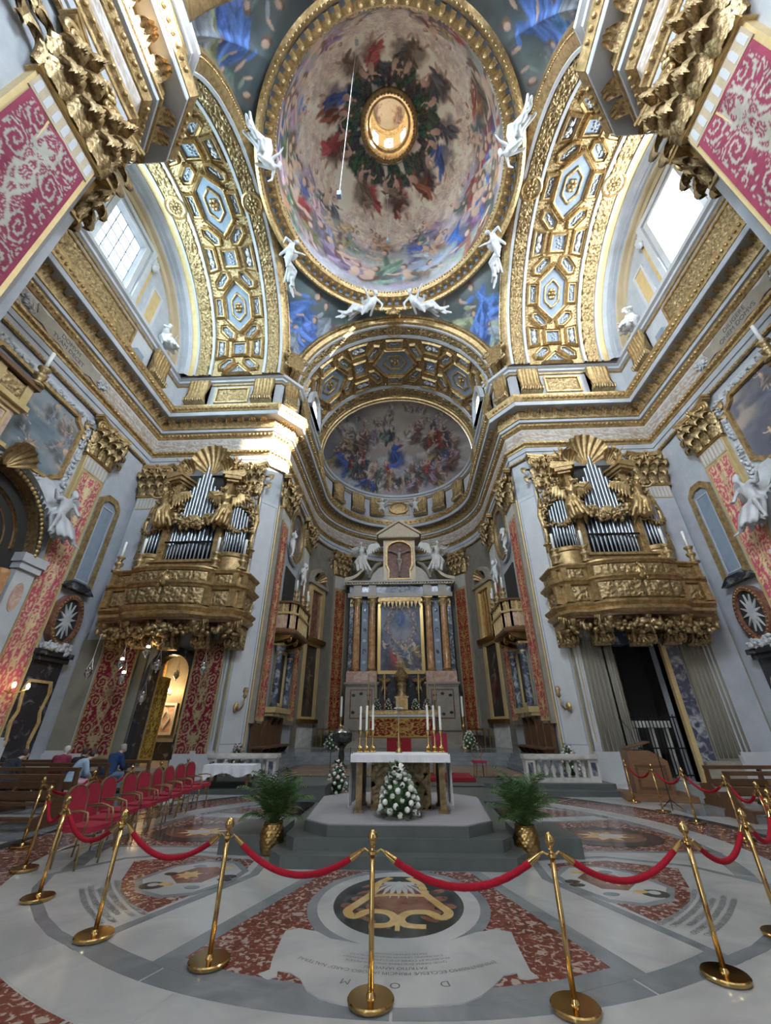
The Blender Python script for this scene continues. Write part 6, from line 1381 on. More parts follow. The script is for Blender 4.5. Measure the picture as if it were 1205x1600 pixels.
    for k in range(5): x = -L/2+L*k/4; O('stile', MB().box(x-.06, x+.06, -.18, 0, .5, 2.05), 'oak', cs)
    O('seat', MB().box(-L/2-.1, L/2+.1, -.75, -.1, .72, .8), 'oak', cs)
    for k in range(5): x = -L/2+.1+(L-.2)*k/4; O('leg', MB().prism([(-.65, .72), (-.1, .72), (-.1, 0), (-.4, 0), (-.35, .3), (-.5, .5)], x-.05, x+.05, 'x'), 'oak', cs)
    O('dais', MB().box(-L/2-.3, L/2+.3, -1.0, 0, -.02, .06), 'oak2', cs)
    # marble balustrade in front
    bl = thing('balustrade', 'worn marble balustrade at the %s side of the chancel step' % sd, 'balustrade', T(s_*5.25, 15.5, ZC), 'chancel balustrades')
    O('base_rail', MB().box(-1.15, 1.15, -.17, .17, 0, .12), 'travertine', bl); O('top_rail', MB().box(-1.2, 1.2, -.22, .22, .64, .76).box(-1.17, 1.17, -.18, .18, .6, .64), 'travertine', bl)
    for x in (-1.0, 1.0): b_ = O('pier', MB().box(x-.16, x+.16, -.17, .17, .12, .6), 'travertine', bl); O('inlaid_panel', MB().box(x-.08, x+.08, -.185, -.165, .18, .54), 'blue_marble', b_)
    bm = MB().lathe([(.07, .12), (.07, .16), (.04, .2), (.085, .32), (.08, .38), (.035, .5), (.06, .54), (.07, .6)], 12).mesh('baluster', True)
    for k in range(7): link('baluster', bm, 'travertine', bl, T(-.72+1.44*k/6, 0, 0))
    # wall sconce on the pier
    sn = thing('wall_sconce', 'gilded swan-neck sconce on the %s grey pier' % sd, 'sconce', T(s_*7.15, 18.85, 2.6, s_*R(-50.5)), 'pier sconces')
    O('back_plate', MB().ell((0, -.06, 0), (.13, .06, .2)), 'gold', sn, smooth=True); O('arm', MB().tube([(0, -.1, 0), (.0, -.35, -.12), (0, -.6, .05), (0, -.65, .35)], [.05, .04, .035, .03], 8), 'gold', sn, smooth=True); O('cup', MB().lathe([(.03, .32), (.1, .4), (.07, .5), (.12, .6), (.08, .75)], 10, (0, -.65, 0)), 'goldr', sn, smooth=True)
# ------------------------------------------------------------------ side chapel on the left, doorway on the right
ch = struct('wall_chapel', MB().box(-15.2, -15.0, 19.3, 23.2, 0, 6).box(-9.1, -8.9, 19.3, 23.2, 0, 6).box(-15.2, -8.9, 23.0, 23.2, 0, 6).box(-15.2, -8.9, 19.3, 23.2, 6, 6.2).box(-15.2, -8.9, 19.3, 23.2, -.02, .4), 'beige')
for x0, w_, c in ((-13.7, .7, ((.34, .04, .03), (.62, .42, .10))), (-11.75, .8, ((.40, .22, .02), (.66, .48, .12)))): damask('gold_hanging', (x0, 22.95, 1.4), (1, 0, 0), (0, 0, 1), w_, 3.8, 1.3, ch, c[0], c[1], .05, (.6, .42, .12), .0)
O('inlaid_panel', MB().ringprism(rect(-12.9, -11.9, 1.5, 3.0), rect(-12.78, -12.02, 1.62, 2.88), 22.85, 23.0, 'y').ringprism([(-12.4, 1.75), (-12.15, 2.25), (-12.4, 2.75), (-12.65, 2.25)], [(-12.4, 1.9), (-12.24, 2.25), (-12.4, 2.6), (-12.56, 2.25)], 22.85, 23.0, 'y'), 'stone2', ch); O('panel_field', MB().box(-12.9, -11.9, 22.93, 23.0, 1.5, 3.0), 'pink_marble', ch)
O('dado', MB().box(-15, -9.1, 22.7, 23, .4, 1.2), 'black_marble', ch); O('dado_cap', MB().box(-15, -9.1, 22.65, 23, 1.2, 1.35), 'beige', ch)
for k, (x, y, z) in enumerate(((-13.05, 22.4, 3.55), (-12.35, 22.4, 3.55))):
    l = thing('chapel_lamp', 'glowing warm %s lamp inside the left side chapel' % ('tall' if k == 0 else 'wide'), 'lamp', T(x, y, z)); O('globe', MB().ell((0, 0, 0), (.22 if k else .12, .12, .12)), 'glow', l, smooth=True); O('arm', MB().tube([(0, .05, -.1), (0, .3, -.2), (0, .45, -.1)], .02, 6), 'brassd', l)
    p = bpy.data.lights.new('chapel_light', 'POINT'); p.energy = 60; p.color = (1, .68, .32); p.shadow_soft_size = .2; po = bpy.data.objects.new('chapel_light', p); COL.objects.link(po); po.location = (x, y-.35, z+.05)
# arch of the chapel entrance
def arched_frame(cx, hw, zs, th, y0, y1, z0=.0):
    o = [(cx-hw-th, z0)]+[(cx-(hw+th)*cos(a), zs+(hw+th)*sin(a)) for a in np.linspace(0, pi, 21)]+[(cx+hw+th, z0)]; i = [(cx-hw, z0)]+[(cx-hw*cos(a), zs+hw*sin(a)) for a in np.linspace(0, pi, 21)]+[(cx+hw, z0)]
    mb = MB(); n = len(o); vs = [(x, y0, z) for x, z in o]+[(x, y0, z) for x, z in i]+[(x, y1, z) for x, z in i]+[(x, y1, z) for x, z in o]; mb.add(vs, [(k*n+j, k*n+j+1, ((k+1) % 4)*n+j+1, ((k+1) % 4)*n+j) for k in range(4) for j in range(n-1)]); return mb
ca = struct('door_1', arched_frame(-10.1, .82, 3.9, .32, 18.25, 18.75), 'black_marble', 'dark marble arch of the left side chapel')
sp = MB()
for j in range(20):
    a, b = pi*j/20, pi*(j+1)/20; sp.add([(-10.1-1.0*cos(a), 18.6, 3.9+1.0*sin(a)), (-10.1-1.0*cos(b), 18.6, 3.9+1.0*sin(b)), (-10.1-1.6*cos(b), 18.6, min(5.1, 3.9+1.9*sin(b))), (-10.1-1.6*cos(a), 18.6, min(5.1, 3.9+1.9*sin(a)))], [(0, 1, 2, 3)])
O('spandrel', sp, 'brown_marble', ca); O('threshold', MB().box(-11.4, -8.8, 18.0, 18.6, 0, .2).box(-11.2, -9.0, 18.3, 19.4, .2, .4), 'beige', ca)
d = damask('gold_side_hanging', (-10.93, 18.78, .6), (0, 1, 0), (0, 0, 1), 1.1, 3.3, 1.3, ca, (.20, .10, .02), (.58, .42, .10), .05, (.6, .42, .12), .01)
for k, (x0, x1) in enumerate(((-13.45, -11.75), (-9.15, -7.75))):
    h = thing('wall_hanging', 'crimson damask hanging with pale scrolls %s the chapel arch' % ('left of' if k == 0 else 'right of'), 'hanging', T(x0, 18.2, .72), 'chapel hangings')
    damask('cloth', (0, 0, 0), (1, 0, 0), (0, 0, 1), x1-x0, 4.6, 1.8, h, (.17, .01, .025), (.34, .27, .15), .035, (.33, .25, .13), .015, bw=.1)
# drab wall skirting behind pews
for s_ in (-1, 1):
    x0, x1 = sorted((s_*14.6, s_*11.6)); b = struct('baseboard_'+('left' if s_ < 0 else 'right'), MB().box(x0, x1, 18.2, 18.5, 0, .7).box(*sorted((s_*9.1, s_*7.5)), 18.15, 18.5, 0, .7), 'beige')
# hanging silver lamps
for k, (x, y, z, h) in enumerate(((-11.6, 17.0, 4.2, .9), (-10.5, 16.8, 4.65, .7), (-11.5, 17.2, 3.7, 1.4), (-12.95, 17.1, 3.85, 1.3), (-10.6, 17.5, 2.95, 2.2), (-8.05, 17.0, 4.0, 1.2), (-9.95, 16.9, 4.1, 1.1), (-11.3, 21.0, 4.2, 1.2), (-11.9, 20.8, 3.7, 1.8))):
    h = (5.3 if y < 18 else 5.48)-z
    l = thing('hanging_lamp', 'silver sanctuary lamp hanging on chains %s' % ('at the far left of the chapel arch', 'highest under the organ gallery', 'left of the chapel arch, lower one', 'before the left crimson hanging', 'lowest, in front of the chapel opening', 'before the right crimson hanging', 'under the middle of the gallery', 'inside the chapel on the right', 'inside the chapel on the left')[k], 'lamp', T(x, y, z), 'silver sanctuary lamps')
    O('bowl', MB().lathe([(.0, -.32), (.03, -.3), (.02, -.24), (.09, -.18), (.15, -.06), (.11, .02), (.14, .08), (.12, .1)], 12), 'silver', l, smooth=40); O('oil_glass', MB().lathe([(.05, .05), (.06, .18), (.04, .2)], 8), 'flame' if k in (0, 1, 2) else 'silver', l, smooth=True)
    cw = MB()
    for a in (0, 2.1, 4.2): cw.tube([(.12*cos(a), .12*sin(a), .08), (0, 0, .55)], .008, 4)
    cw.tube([(0, 0, .55), (0, 0, .55+h)], .008, 4); O('chains', cw, 'silver', l)
# right doorway
dr = struct('door_2', MB().box(8.75, 9.0, 18.3, 18.9, 0, 5.3).box(11.4, 12.05, 18.3, 18.9, 0, 5.3).box(8.75, 12.05, 18.3, 18.9, 5.0, 5.5), 'blue_marble', 'dark doorway with mottled marble jambs on the right')
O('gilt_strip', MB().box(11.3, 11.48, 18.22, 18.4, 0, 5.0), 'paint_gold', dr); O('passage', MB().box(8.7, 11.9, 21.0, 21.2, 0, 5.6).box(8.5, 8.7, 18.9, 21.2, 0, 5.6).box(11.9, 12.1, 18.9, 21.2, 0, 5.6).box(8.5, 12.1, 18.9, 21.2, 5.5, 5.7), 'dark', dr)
O('inner_pilaster', MB().box(10.0, 10.5, 20.7, 21, 0, 5.0), 'brown_marble', dr); O('medallion', MB().ell((9.65, 20.9, 3.1), (.28, .08, .34)), 'beige', dr, smooth=True)
gt = thing('iron_gate', 'low black iron gate in front of a marble rail in the right doorway', 'gate', T(10.2, 18.8, 0)); 
for k in range(17): O('bar', MB().cbox((-1.15+2.3*k/16, 0, 1.2), (.03, .03, 2.2)), 'iron', gt)
for z in (.2, 1.1, 2.2): O('rail', MB().cbox((0, 0, z), (2.35, .05, .05)), 'iron', gt)
mr = thing('marble_rail', 'white marble rail behind the iron gate', 'rail', T(10.2, 19.5, 0)); O('top', MB().cbox((0, 0, 1.95), (2.3, .3, .25)), 'travertine', mr)
for x in (-1.0, -.3, .4, 1.0): O('post', MB().cbox((x, 0, .9), (.16, .2, 1.8)), 'travertine', mr)
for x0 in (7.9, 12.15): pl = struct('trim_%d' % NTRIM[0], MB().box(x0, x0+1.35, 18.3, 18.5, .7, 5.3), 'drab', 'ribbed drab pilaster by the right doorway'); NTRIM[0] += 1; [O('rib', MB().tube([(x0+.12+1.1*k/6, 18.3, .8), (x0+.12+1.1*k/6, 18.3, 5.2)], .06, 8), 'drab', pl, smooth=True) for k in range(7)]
for x0, x1, lb in ((-14.6, -11.42, 'drab slab painting the shade on the wall behind the left pews'), (-8.78, -7.5, 'drab slab painting the shade between chapel arch and left pier'), (7.5, 8.75, 'drab slab painting the shade beside the right pier'), (12.05, 14.6, 'drab slab painting the shade on the wall behind the right pews')):
    struct('trim_%d' % NTRIM[0], MB().box(x0, x1, 18.38, 18.5, .6, 5.75), 'drab', lb); NTRIM[0] += 1  # slabs laid over the lower wall, shade put into their drab colour
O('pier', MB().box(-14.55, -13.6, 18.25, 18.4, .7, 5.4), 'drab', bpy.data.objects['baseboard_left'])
# ------------------------------------------------------------------ inlaid marble pavement
FC = (.1, 9.3)
def slab(name, poly, m, z, parent=floor, holes=None):
    return O(name, MB().prism(poly, -.01, z), m, parent)
def ringpoly(r0, r1, a0, a1, n=10, c=FC): return [(c[0]+r1*sin(a), c[1]-r1*cos(a)) for a in np.linspace(a0, a1, n)]+[(c[0]+r0*sin(a), c[1]-r0*cos(a)) for a in np.linspace(a1, a0, n)]
for k in range(20): a0 = 2*pi*k/20; slab('white_slab', ringpoly(5.27, 5.77, a0+.004, a0+2*pi/20-.004), 'white_marble', .002)
for k in range(16): a0 = 2*pi*k/16; slab('red_slab', ringpoly(5.79, 6.7, a0+.003, a0+2*pi/16-.003), 'red_marble', .002)
for k in range(16): a0 = 2*pi*k/16; slab('grey_slab', ringpoly(5.0, 5.25, a0+.002, a0+2*pi/16-.002), 'grey_marble', .002)
for k in range(16): a0 = 2*pi*k/16; slab('black_slab', ringpoly(6.72, 7.0, a0+.003, a0+2*pi/16-.003), 'blk_floor', .002)
def outl(poly, d): return scalep(poly, d)
def mir(poly): return [(.2-x, y) for x, y in poly][::-1]
front = [(-1.72, 4.82), (-1.2, 4.6), (-.6, 4.46), (.1, 4.42), (.8, 4.46), (1.4, 4.6), (1.92, 4.82), (1.1, 7.3), (-.9, 7.3)]
slab('grey_border', [(-1.98, 4.72), (-1.3, 4.44), (-.6, 4.26), (.1, 4.2), (.8, 4.26), (1.5, 4.44), (2.18, 4.72), (1.2, 7.45), (-1.0, 7.45)], 'grey_marble', .004); slab('red_field', front, 'red_marble', .006)
tomb = [(-4.62, 6.95), (-4.4, 6.5), (-4.05, 6.05), (-3.6, 5.6), (-3.2, 5.28), (-2.85, 5.08), (-1.95, 7.1), (-2.0, 7.9), (-3.1, 8.1), (-4.1, 7.7)]
tin = [(-3.55, 6.75), (-3.3, 6.35), (-2.95, 6.0), (-2.6, 5.75), (-2.05, 7.1), (-2.1, 7.75), (-3.05, 7.95), (-3.9, 7.6)]
oval_l = (-3.72, 9.55); NEARP = []
for fl in (0, 1):
    g = (lambda q: mir(q)) if fl else (lambda q: q)
    slab('grey_border', g(outl(tomb, .12)), 'grey_marble', .004); slab('white_field', g(tomb), 'white_marble', .006); slab('red_field', g(tin), 'red_marble', .008)
    tb = [(-3.28, 6.78), (-3.05, 6.4), (-2.72, 6.25), (-2.4, 6.35), (-2.15, 6.8), (-2.1, 7.2), (-2.35, 7.55), (-2.75, 7.6), (-3.1, 7.35)]
    slab('grey_border', g(outl(tb, .09)), 'grey_marble', .010); slab('tomb_field', g(tb), 'white_marble', .012)
    slab('tomb_shield', g([(-3.0, 6.95), (-2.75, 6.65), (-2.45, 6.7), (-2.3, 7.1), (-2.5, 7.35), (-2.8, 7.3)]), 'brown_marble', .014)
    slab('tomb_flower', g([(-2.75+.18*(1 if k % 2 else .6)*cos(k*pi/7), 6.98+.18*(1 if k % 2 else .6)*sin(k*pi/7)) for k in range(14)]), 'yellow_marble', .016)
    slab('tomb_skull', g([(-3.02+.16*cos(k*pi/8), 6.55+.13*sin(k*pi/8)) for k in range(16)]), 'blk_floor', .016); slab('tomb_skull', g([(-3.02+.07*cos(k*pi/8), 6.57+.06*sin(k*pi/8)) for k in range(16)]), 'white_marble', .018)
    for k in range(7): a = 1.0*k; slab('tomb_scroll', g([(-2.6+.42*cos(a)+.1*cos(t), 6.95+.46*sin(a)+.06*sin(t)) for t in np.linspace(0, 2*pi, 9)[:-1]]), ('blk_floor', 'yellow_marble', 'grey_marble')[k % 3], .0165)
    third = [(-5.0, 8.55), (-2.6, 8.55), (-2.05, 9.0), (-1.95, 9.7), (-2.3, 10.6), (-4.6, 11.1), (-4.95, 9.7)]
    slab('grey_border', g(outl(third, .1)), 'grey_marble', .004); slab('red_field', g(third), 'red_marble', .006)
    E_ = lambda rx, ry, n=30: [(oval_l[0]+rx*cos(2*pi*k/n), oval_l[1]+ry*sin(2*pi*k/n)) for k in range(n)]
    slab('oval_border', g(E_(1.0, .78)), 'blk_floor', .010); slab('oval_field', g(E_(.72, .5)), 'brown_marble', .012); slab('oval_inlay', g([(oval_l[0]+.5*(1 if k % 2 else .55)*cos(k*pi/8), oval_l[1]+.36*(1 if k % 2 else .55)*sin(k*pi/8)) for k in range(16)]), 'yellow_marble', .014); slab('oval_inlay', g([(oval_l[0]-.1+.22*cos(k*pi/6), oval_l[1]+.14*sin(k*pi/6)) for k in range(12)]), 'white_marble', .016)
    fourth = [(-4.3, 11.7), (-2.2, 11.2), (-1.7, 11.9), (-2.9, 13.0)]; slab('grey_border', g(outl(fourth, .1)), 'grey_marble', .004); slab('red_field', g(fourth), 'red_marble', .006)
    for (x, y) in ((-7.5, 6.2), (-7.6, 9.5), (-7.5, 12.5), (-10, 8), (-10, 12)): slab('grey_slab', g([(x-.8, y-1), (x+.8, y-.8), (x+.8, y+.8), (x-.8, y+1)]), 'grey_marble', .003)
# front medallion with shield
MC = (.12, 6.15)
Em = lambda rx, ry, n=48: [(MC[0]+rx*cos(2*pi*k/n), MC[1]+ry*sin(2*pi*k/n)) for k in range(n)]
slab('medallion_border', Em(1.03, 1.22), 'grey_marble', .008); slab('medallion_ring', Em(.92, 1.09), 'white_marble', .010); slab('medallion_field', Em(.74, .9), 'blk_floor', .012)
for k in range(18):
    a = 2*pi*k/18+.2; r_ = .8+.12*sin(k*2.3); slab('medallion_leaf', [(MC[0]+.62*r_*cos(a)+.1*cos(t), MC[1]+.76*r_*sin(a)+.08*sin(t+a)) for t in np.linspace(0, 2*pi, 8)[:-1]], 'brown_marble', .0135)
slab('shield_field', [(-.15, 6.32), (-.25, 6.0), (-.21, 5.86), (0, 5.83), (.12, 5.62), (.28, 5.86), (.52, 5.86), (.53, 6.1), (.42, 6.44), (.4, 6.8), (-.14, 6.8)], 'brown_marble', .015)
def ribbon(name, pts, w_, m, z):
    L = []; Rr = []
    for i, p in enumerate(pts):
        a = Vector(pts[max(0, i-1)]); b = Vector(pts[min(len(pts)-1, i+1)]); d = (b-a).normalized(); n = Vector((-d.y, d.x)); ww = w_*(1-.35*abs(i/(len(pts)-1)-.5)); L.append(tuple(Vector(p)+n*ww)); Rr.append(tuple(Vector(p)-n*ww))
    mb = MB()
    for i in range(len(pts)-1): mb.prism([Rr[i], Rr[i+1], L[i+1], L[i]], -.005, z)
    return O(name, mb, m, floor)
def crom(P, k=5):
    P = [Vector(p) for p in P]; P = [P[0]]+P+[P[-1]]; out = []
    for i in range(1, len(P)-2):
        for j in range(k):
            t = j/k; a, b, c, d = P[i-1], P[i], P[i+1], P[i+2]; out.append(tuple(.5*((2*b)+(c-a)*t+(2*a-5*b+4*c-d)*t*t+(3*b-a-3*c+d)*t**3)))
    return out+[tuple(P[-1])]
YL = [(.0, 6.98), (-.15, 6.74), (-.2, 6.4), (-.33, 6.1), (-.43, 5.86), (-.34, 5.72), (-.2, 5.86), (0, 5.84), (.09, 5.68), (.03, 5.53), (-.17, 5.5)]
YL = crom(YL)
ribbon('shield_scroll', YL, .055, 'yellow_marble', .017); ribbon('shield_scroll', [(.24-x, y) for x, y in YL], .055, 'yellow_marble', .017); ribbon('shield_band', [(-.2, 6.3), (0, 6.36), (.25, 6.36), (.46, 6.34)], .035, 'yellow_marble', .019); ribbon('shield_stem', [(.12, 5.75), (.12, 5.4)], .03, 'yellow_marble', .018)
for k in range(9):
    a = -.95+1.9*k/8; slab('star_ray', [(.12, 6.84), (.12+.3*sin(a-.12), 6.84-.3*cos(a)), (.12+.46*sin(a), 6.84-.62*cos(a)), (.12+.3*sin(a+.12), 6.84-.3*cos(a))], 'white_marble', .0165)
slab('star_cap', [(-.1, 6.82), (.34, 6.82), (.3, 6.7), (-.06, 6.7)], 'white_marble', .0162)
# scroll plaque with inscription, read from the altar side
PLQ = [(-0.99, 4.57), (-0.92, 4.64), (-0.95, 4.81), (-0.98, 5.25), (-0.98, 5.36), (-0.86, 5.42), (-0.66, 5.35), (-0.51, 5.21), (-0.22, 5.12), (0.15, 5.11), (0.52, 5.16), (0.72, 5.29), (0.9, 5.41), (1.09, 5.48), (1.24, 5.43), (1.23, 5.19), (1.23, 4.9), (1.23, 4.71), (1.27, 4.62), (1.17, 4.59), (1.11, 4.6), (1.11, 4.68), (1.0, 4.64), (0.89, 4.49), (0.77, 4.35), (0.62, 4.25), (0.37, 4.21), (0.18, 4.2), (-0.05, 4.18), (-0.24, 4.2), (-0.43, 4.26), (-0.55, 4.36), (-0.64, 4.52), (-0.73, 4.6), (-0.85, 4.63), (-0.83, 4.54), (-0.9, 4.51)]
pq = slab('inscription_scroll', PLQ, 'white_marble', .013)
def arctext(s, size, r, c=(.12, 6.3), z=.014, parent=pq, rot=0.0, sq=1.0):
    o = text('lettering', s, size, None, 'ink', parent, .0)
    me = o.data
    for v in me.vertices:
        a = v.co.x/r*sq; rr = r+v.co.y; v.co = (c[0]-rr*sin(a+rot), c[1]-rr*cos(a+rot), z)
    me.update(); return o
for s, size, r in (('D          O          M', .11, 1.85), ('EMINENTISSIMO ECCLESIÆ PRINCIPI IACOBO CARD° NALTERAE', .062, 1.68), ('PATRITIO IANVENSI', .06, 1.60), ('QVOD SVMMA DOCTRINA SINGVLARI PIETATE', .042, 1.53), ('PRVDENTIA ET CONSILIO ECCLESIAM ORNAVERIT', .042, 1.475), ('CVM MAGNO OMNIVM MOERORE SVBLATO', .042, 1.42), ('FRATRI OPTIMO POSVERVNT', .042, 1.365)): arctext(s, size, r)
for sg in (-1, 1):
    for k in range(5): arctext(('HIC IACET SVB LAPIDE ORATE PRO EO', 'VIXIT ANNOS PIE OBIIT IN DOMINO', 'REQVIESCAT IN PACE AMEN')[k % 3], .085, 4.5+.095*k, FC, .0085, floor, sg*R(46), 1.0)
# three-step altar platform
pf = struct('floor_platform', MB().prism([(-1.62, 7.35), (1.78, 7.35), (2.0, 7.65), (2.0, 8.6), (2.15, 9.0), (2.3, 13.7), (-2.1, 13.7), (-2.0, 9.0), (-1.85, 8.6), (-1.85, 7.65)], 0, .15), 'greenstone')
O('step', MB().prism([(-1.5, 7.62), (1.66, 7.62), (1.82, 7.85), (1.9, 8.9), (2.1, 13.9), (-1.95, 13.9), (-1.75, 8.9), (-1.67, 7.85)], .15, .3), 'greenstone', pf)
O('top_step', MB().prism([(-1.02, 7.72), (1.18, 7.72), (1.62, 8.12), (1.8, 10.7), (1.2, 11.4), (-1.05, 11.4), (-1.62, 10.7), (-1.46, 8.12)], .3, .44), 'greenstone', pf)
O('carpet', MB().prism([(-1.0, 7.74), (1.16, 7.74), (1.6, 8.13), (1.78, 10.68), (1.18, 11.38), (-1.03, 11.38), (-1.6, 10.68), (-1.44, 8.13)], .44, .455), 'carpet', pf)
O('rear_platform', MB().box(-2.5, 2.6, 11.5, 14.3, .14, .28), 'greenstone', pf)
for sg, x in ((-1, -2.35), (1, 2.5)): O('pot_plinth', MB().box(x-.45, x+.45, 8.0, 9.3, 0, .26), 'greenstone', pf)
# ------------------------------------------------------------------ barrier posts and ropes
def stanchion_meshes():
    base = MB().lathe([(.168, 0), (.172, .01), (.172, .022), (.164, .03), (.035, .032), (.03, .045), (.022, .055)], 40).mesh('base'); smooth_angle(base, 25)
    pole = MB().lathe([(.021, .04), (.021, .84)], 16).mesh('pole', True)
    col = MB().lathe([(.021, .83), (.036, .835), (.036, .855), (.02, .86), (.014, .875), (.024, .885), (.014, .895)], 16).mesh('collar'); smooth_angle(col, 40)
    fin = MB().lathe([(.012, .89), (.02, .9), (.036, .92), (.042, .945), (.036, .97), (.018, .985), (.014, .992), (.0, .998)], 16).mesh('finial', True)
    return base, pole, col, fin
ST = stanchion_meshes()
ORD = ('first', 'second', 'third', 'fourth', 'fifth', 'sixth', 'seventh', 'eighth', 'ninth', 'tenth', 'eleventh', 'twelfth', 'thirteenth', 'fourteenth', 'fifteenth')
FRONT = [(-5.2, 7.1), (-4.11, 6.05), (-2.78, 5.14), (-1.47, 4.72), (-.05, 4.23), (1.41, 4.21), (2.77, 4.69), (3.83, 5.45), (4.75, 6.3), (5.45, 7.2), (6.0, 8.15), (6.27, 9.3), (6.39, 10.83), (6.4, 12.1), (6.45, 13.6)]
LINE2 = [(-6.3, 8.3), (-6.35, 9.7), (-6.35, 11.0), (-6.3, 12.2), (-6.25, 13.6)]
def stanchion(x, y, label, grp, hooks):
    t = thing('rope_post', label, 'post', T(x, y, .012), grp)
    for n, me in zip(('base', 'pole', 'collar', 'finial'), ST): link(n, me, 'brass', t)
    for h in hooks: a = math.atan2(h[1]-y, h[0]-x); O('hook', MB().tube([(.03*cos(a), .03*sin(a), .845), (.07*cos(a), .07*sin(a), .865), (.1*cos(a), .1*sin(a), .85)], .009, 6), 'brass', t)
def rope(p, q, label, grp, sag=.2, twist=False):
    p, q = Vector((*p, .86)), Vector((*q, .86)); d = (q-p).normalized(); a = p+d*.1; b = q-d*.1; n = 26
    t = thing('barrier_rope', label, 'rope', T(), grp)
    def pt(u): s = 4*u*(1-u); return a.lerp(b, u)-Vector((0, 0, sag*s))
    O('cord', MB().tube([pt(.05+.9*i/n) for i in range(n+1)], [.024*(1+(.1 if twist and i % 2 else 0)) for i in range(n+1)], 10), 'velvet', t, smooth=True)
    for u0, u1 in ((0, .07), (1, .93)): O('end_cap', MB().tube([pt(u0), pt(u1)], [.016, .028], 10), 'brass', t, smooth=40)
for grp, L, nm in (('brass rope posts of the front barrier', FRONT, 'front barrier counted from the left'), ('brass rope posts behind the red chairs', LINE2, 'row behind the red chairs counted from the viewer')):
    for i, (x, y) in enumerate(L):
        hk = [L[j] for j in (i-1, i+1) if 0 <= j < len(L)]
        if L is FRONT and i == 0: hk.append(LINE2[0])
        stanchion(x, y, 'brass rope post, %s in the %s' % (ORD[i], nm), grp, hk)
    for i in range(len(L)-1): rope(L[i], L[i+1], 'red velvet rope, %s span of the %s' % (ORD[i], nm), grp.replace('brass rope posts', 'red ropes'), .21 if L is FRONT else .18, i == 4)
# ------------------------------------------------------------------ red banquet chairs, seat facing +x in local frame
def tubes(paths, r, n=8):
    mb = MB()
    for p in paths: mb.tube(p, r, n)
    return mb.mesh('frame', True)
bo = [(-.2, .45), (.2, .45), (.2, .8)]+[(.2*cos(a), .8+.17*sin(a)) for a in np.linspace(.2, pi-.2, 9)]+[(-.2, .8)]
CHM = dict(seat=MB().prism([(-.2, -.22), (.22, -.24), (.26, -.12), (.26, .12), (.22, .24), (-.2, .22)], .42, .49).mesh('seat'),
           pad=MB().prism([(y*.86, .47+(z-.45)*.93) for y, z in bo], -.03, .03, 'x').mesh('backrest'),
           bframe=MB().ringprism([(y*1.06, z+.012) for y, z in bo], [(y*.9, z) for y, z in bo], -.018, .018, 'x').mesh('back_frame'),
           leg=MB().tube([(0, 0, 0), (0, 0, .43)], .013, 8).mesh('leg', True), arm=MB().tube([(-.2, 0, .66), (.05, 0, .68), (.17, 0, .66), (.2, 0, .58), (.19, 0, .42)], .014, 8).mesh('armrest', True), sr=MB().tube([(0, -.2, 0), (0, .2, 0)], .01, 6).mesh('stretcher', True))
smooth_angle(CHM['seat'], 60)
CHP = [(-4.6, 7.3), (-4.78, 7.95), (-4.95, 8.6), (-5.0, 9.3), (-5.08, 9.9), (-5.12, 10.55), (-5.2, 11.2), (-5.26, 11.85), (-5.32, 12.5)]
for i, (x, y) in enumerate(CHP):
    t = thing('banquet_chair', 'red upholstered armchair with gilt tube frame, %s from the viewer in the left row' % ORD[i], 'chair', T(x, y, .012, R(-4+3*((i*7) % 4-1.5))), 'red chairs in the left row')
    link('seat', CHM['seat'], 'redcloth', t); bk = T(-.23, 0, 0, 0, 1, 0, R(-7)); link('backrest', CHM['pad'], 'redcloth', t, bk); link('back_frame', CHM['bframe'], 'chairgold', t, bk)
    for sx, sy in ((1, 1), (1, -1), (-1, 1), (-1, -1)): link('leg', CHM['leg'], 'chairgold', t, T(.2*sx-.02, .2*sy, 0, 0, 1, R(-3)*sy, R(-4)*sx if sx < 0 else 0))
    for sy in (-1, 1): link('armrest', CHM['arm'], 'chairgold', t, T(0, .235*sy, 0))
    link('stretcher', CHM['sr'], 'chairgold', t, T(-.2, 0, .2)); link('stretcher', CHM['sr'], 'chairgold', t, T(.18, 0, .25))
# ------------------------------------------------------------------ pews
def pew(x0, x1, y, label, grp, rz=0, m='oak'):
    L = x1-x0; t = thing('pew', label, 'pew', T((x0+x1)/2, y, .006, rz), grp)
    O('seat', MB().box(-L/2, L/2, .08, .5, .42, .46), m, t); O('back_rail', MB().box(-L/2-.04, L/2+.04, -.04, .1, .82, .9), m, t); O('back_panel', MB().box(-L/2, L/2, .0, .05, .45, .6), m, t); O('kneeler', MB().box(-L/2, L/2, -.42, -.24, .16, .21), m, t)
    for x in (-L/2, -L/6, L/6, L/2): O('pew_end', MB().prism([(-.4, 0), (.5, 0), (.5, .1), (.4, .14), (.48, .46), (.14, .5), (.08, .86), (-.03, .86), (0, .5), (-.18, .24), (-.42, .2)], x-.03, x+.03, 'x'), m, t)
for i, (x0, x1, y) in enumerate(((-12.2, -7.15, 9.8), (-12.4, -8.1, 11.55), (-12.6, -8.3, 13.0), (-12.6, -7.9, 14.4))): pew(x0, x1, y, 'dark wooden pew in the left transept, %s row from the viewer' % ORD[i], 'left transept pews')
for i, (x0, x1, y) in enumerate(((7.6, 12.4, 11.2), (8.3, 12.4, 13.0))): pew(x0, x1, y, 'brown wooden pew in the right transept, %s from the viewer' % ('nearer' if i == 0 else 'farther'), 'right transept pews', 0, 'oak')
pew(7.15, 8.7, 9.2, 'short brown kneeler pew close behind the right rope', 'right transept pews', -.15, 'oak2')
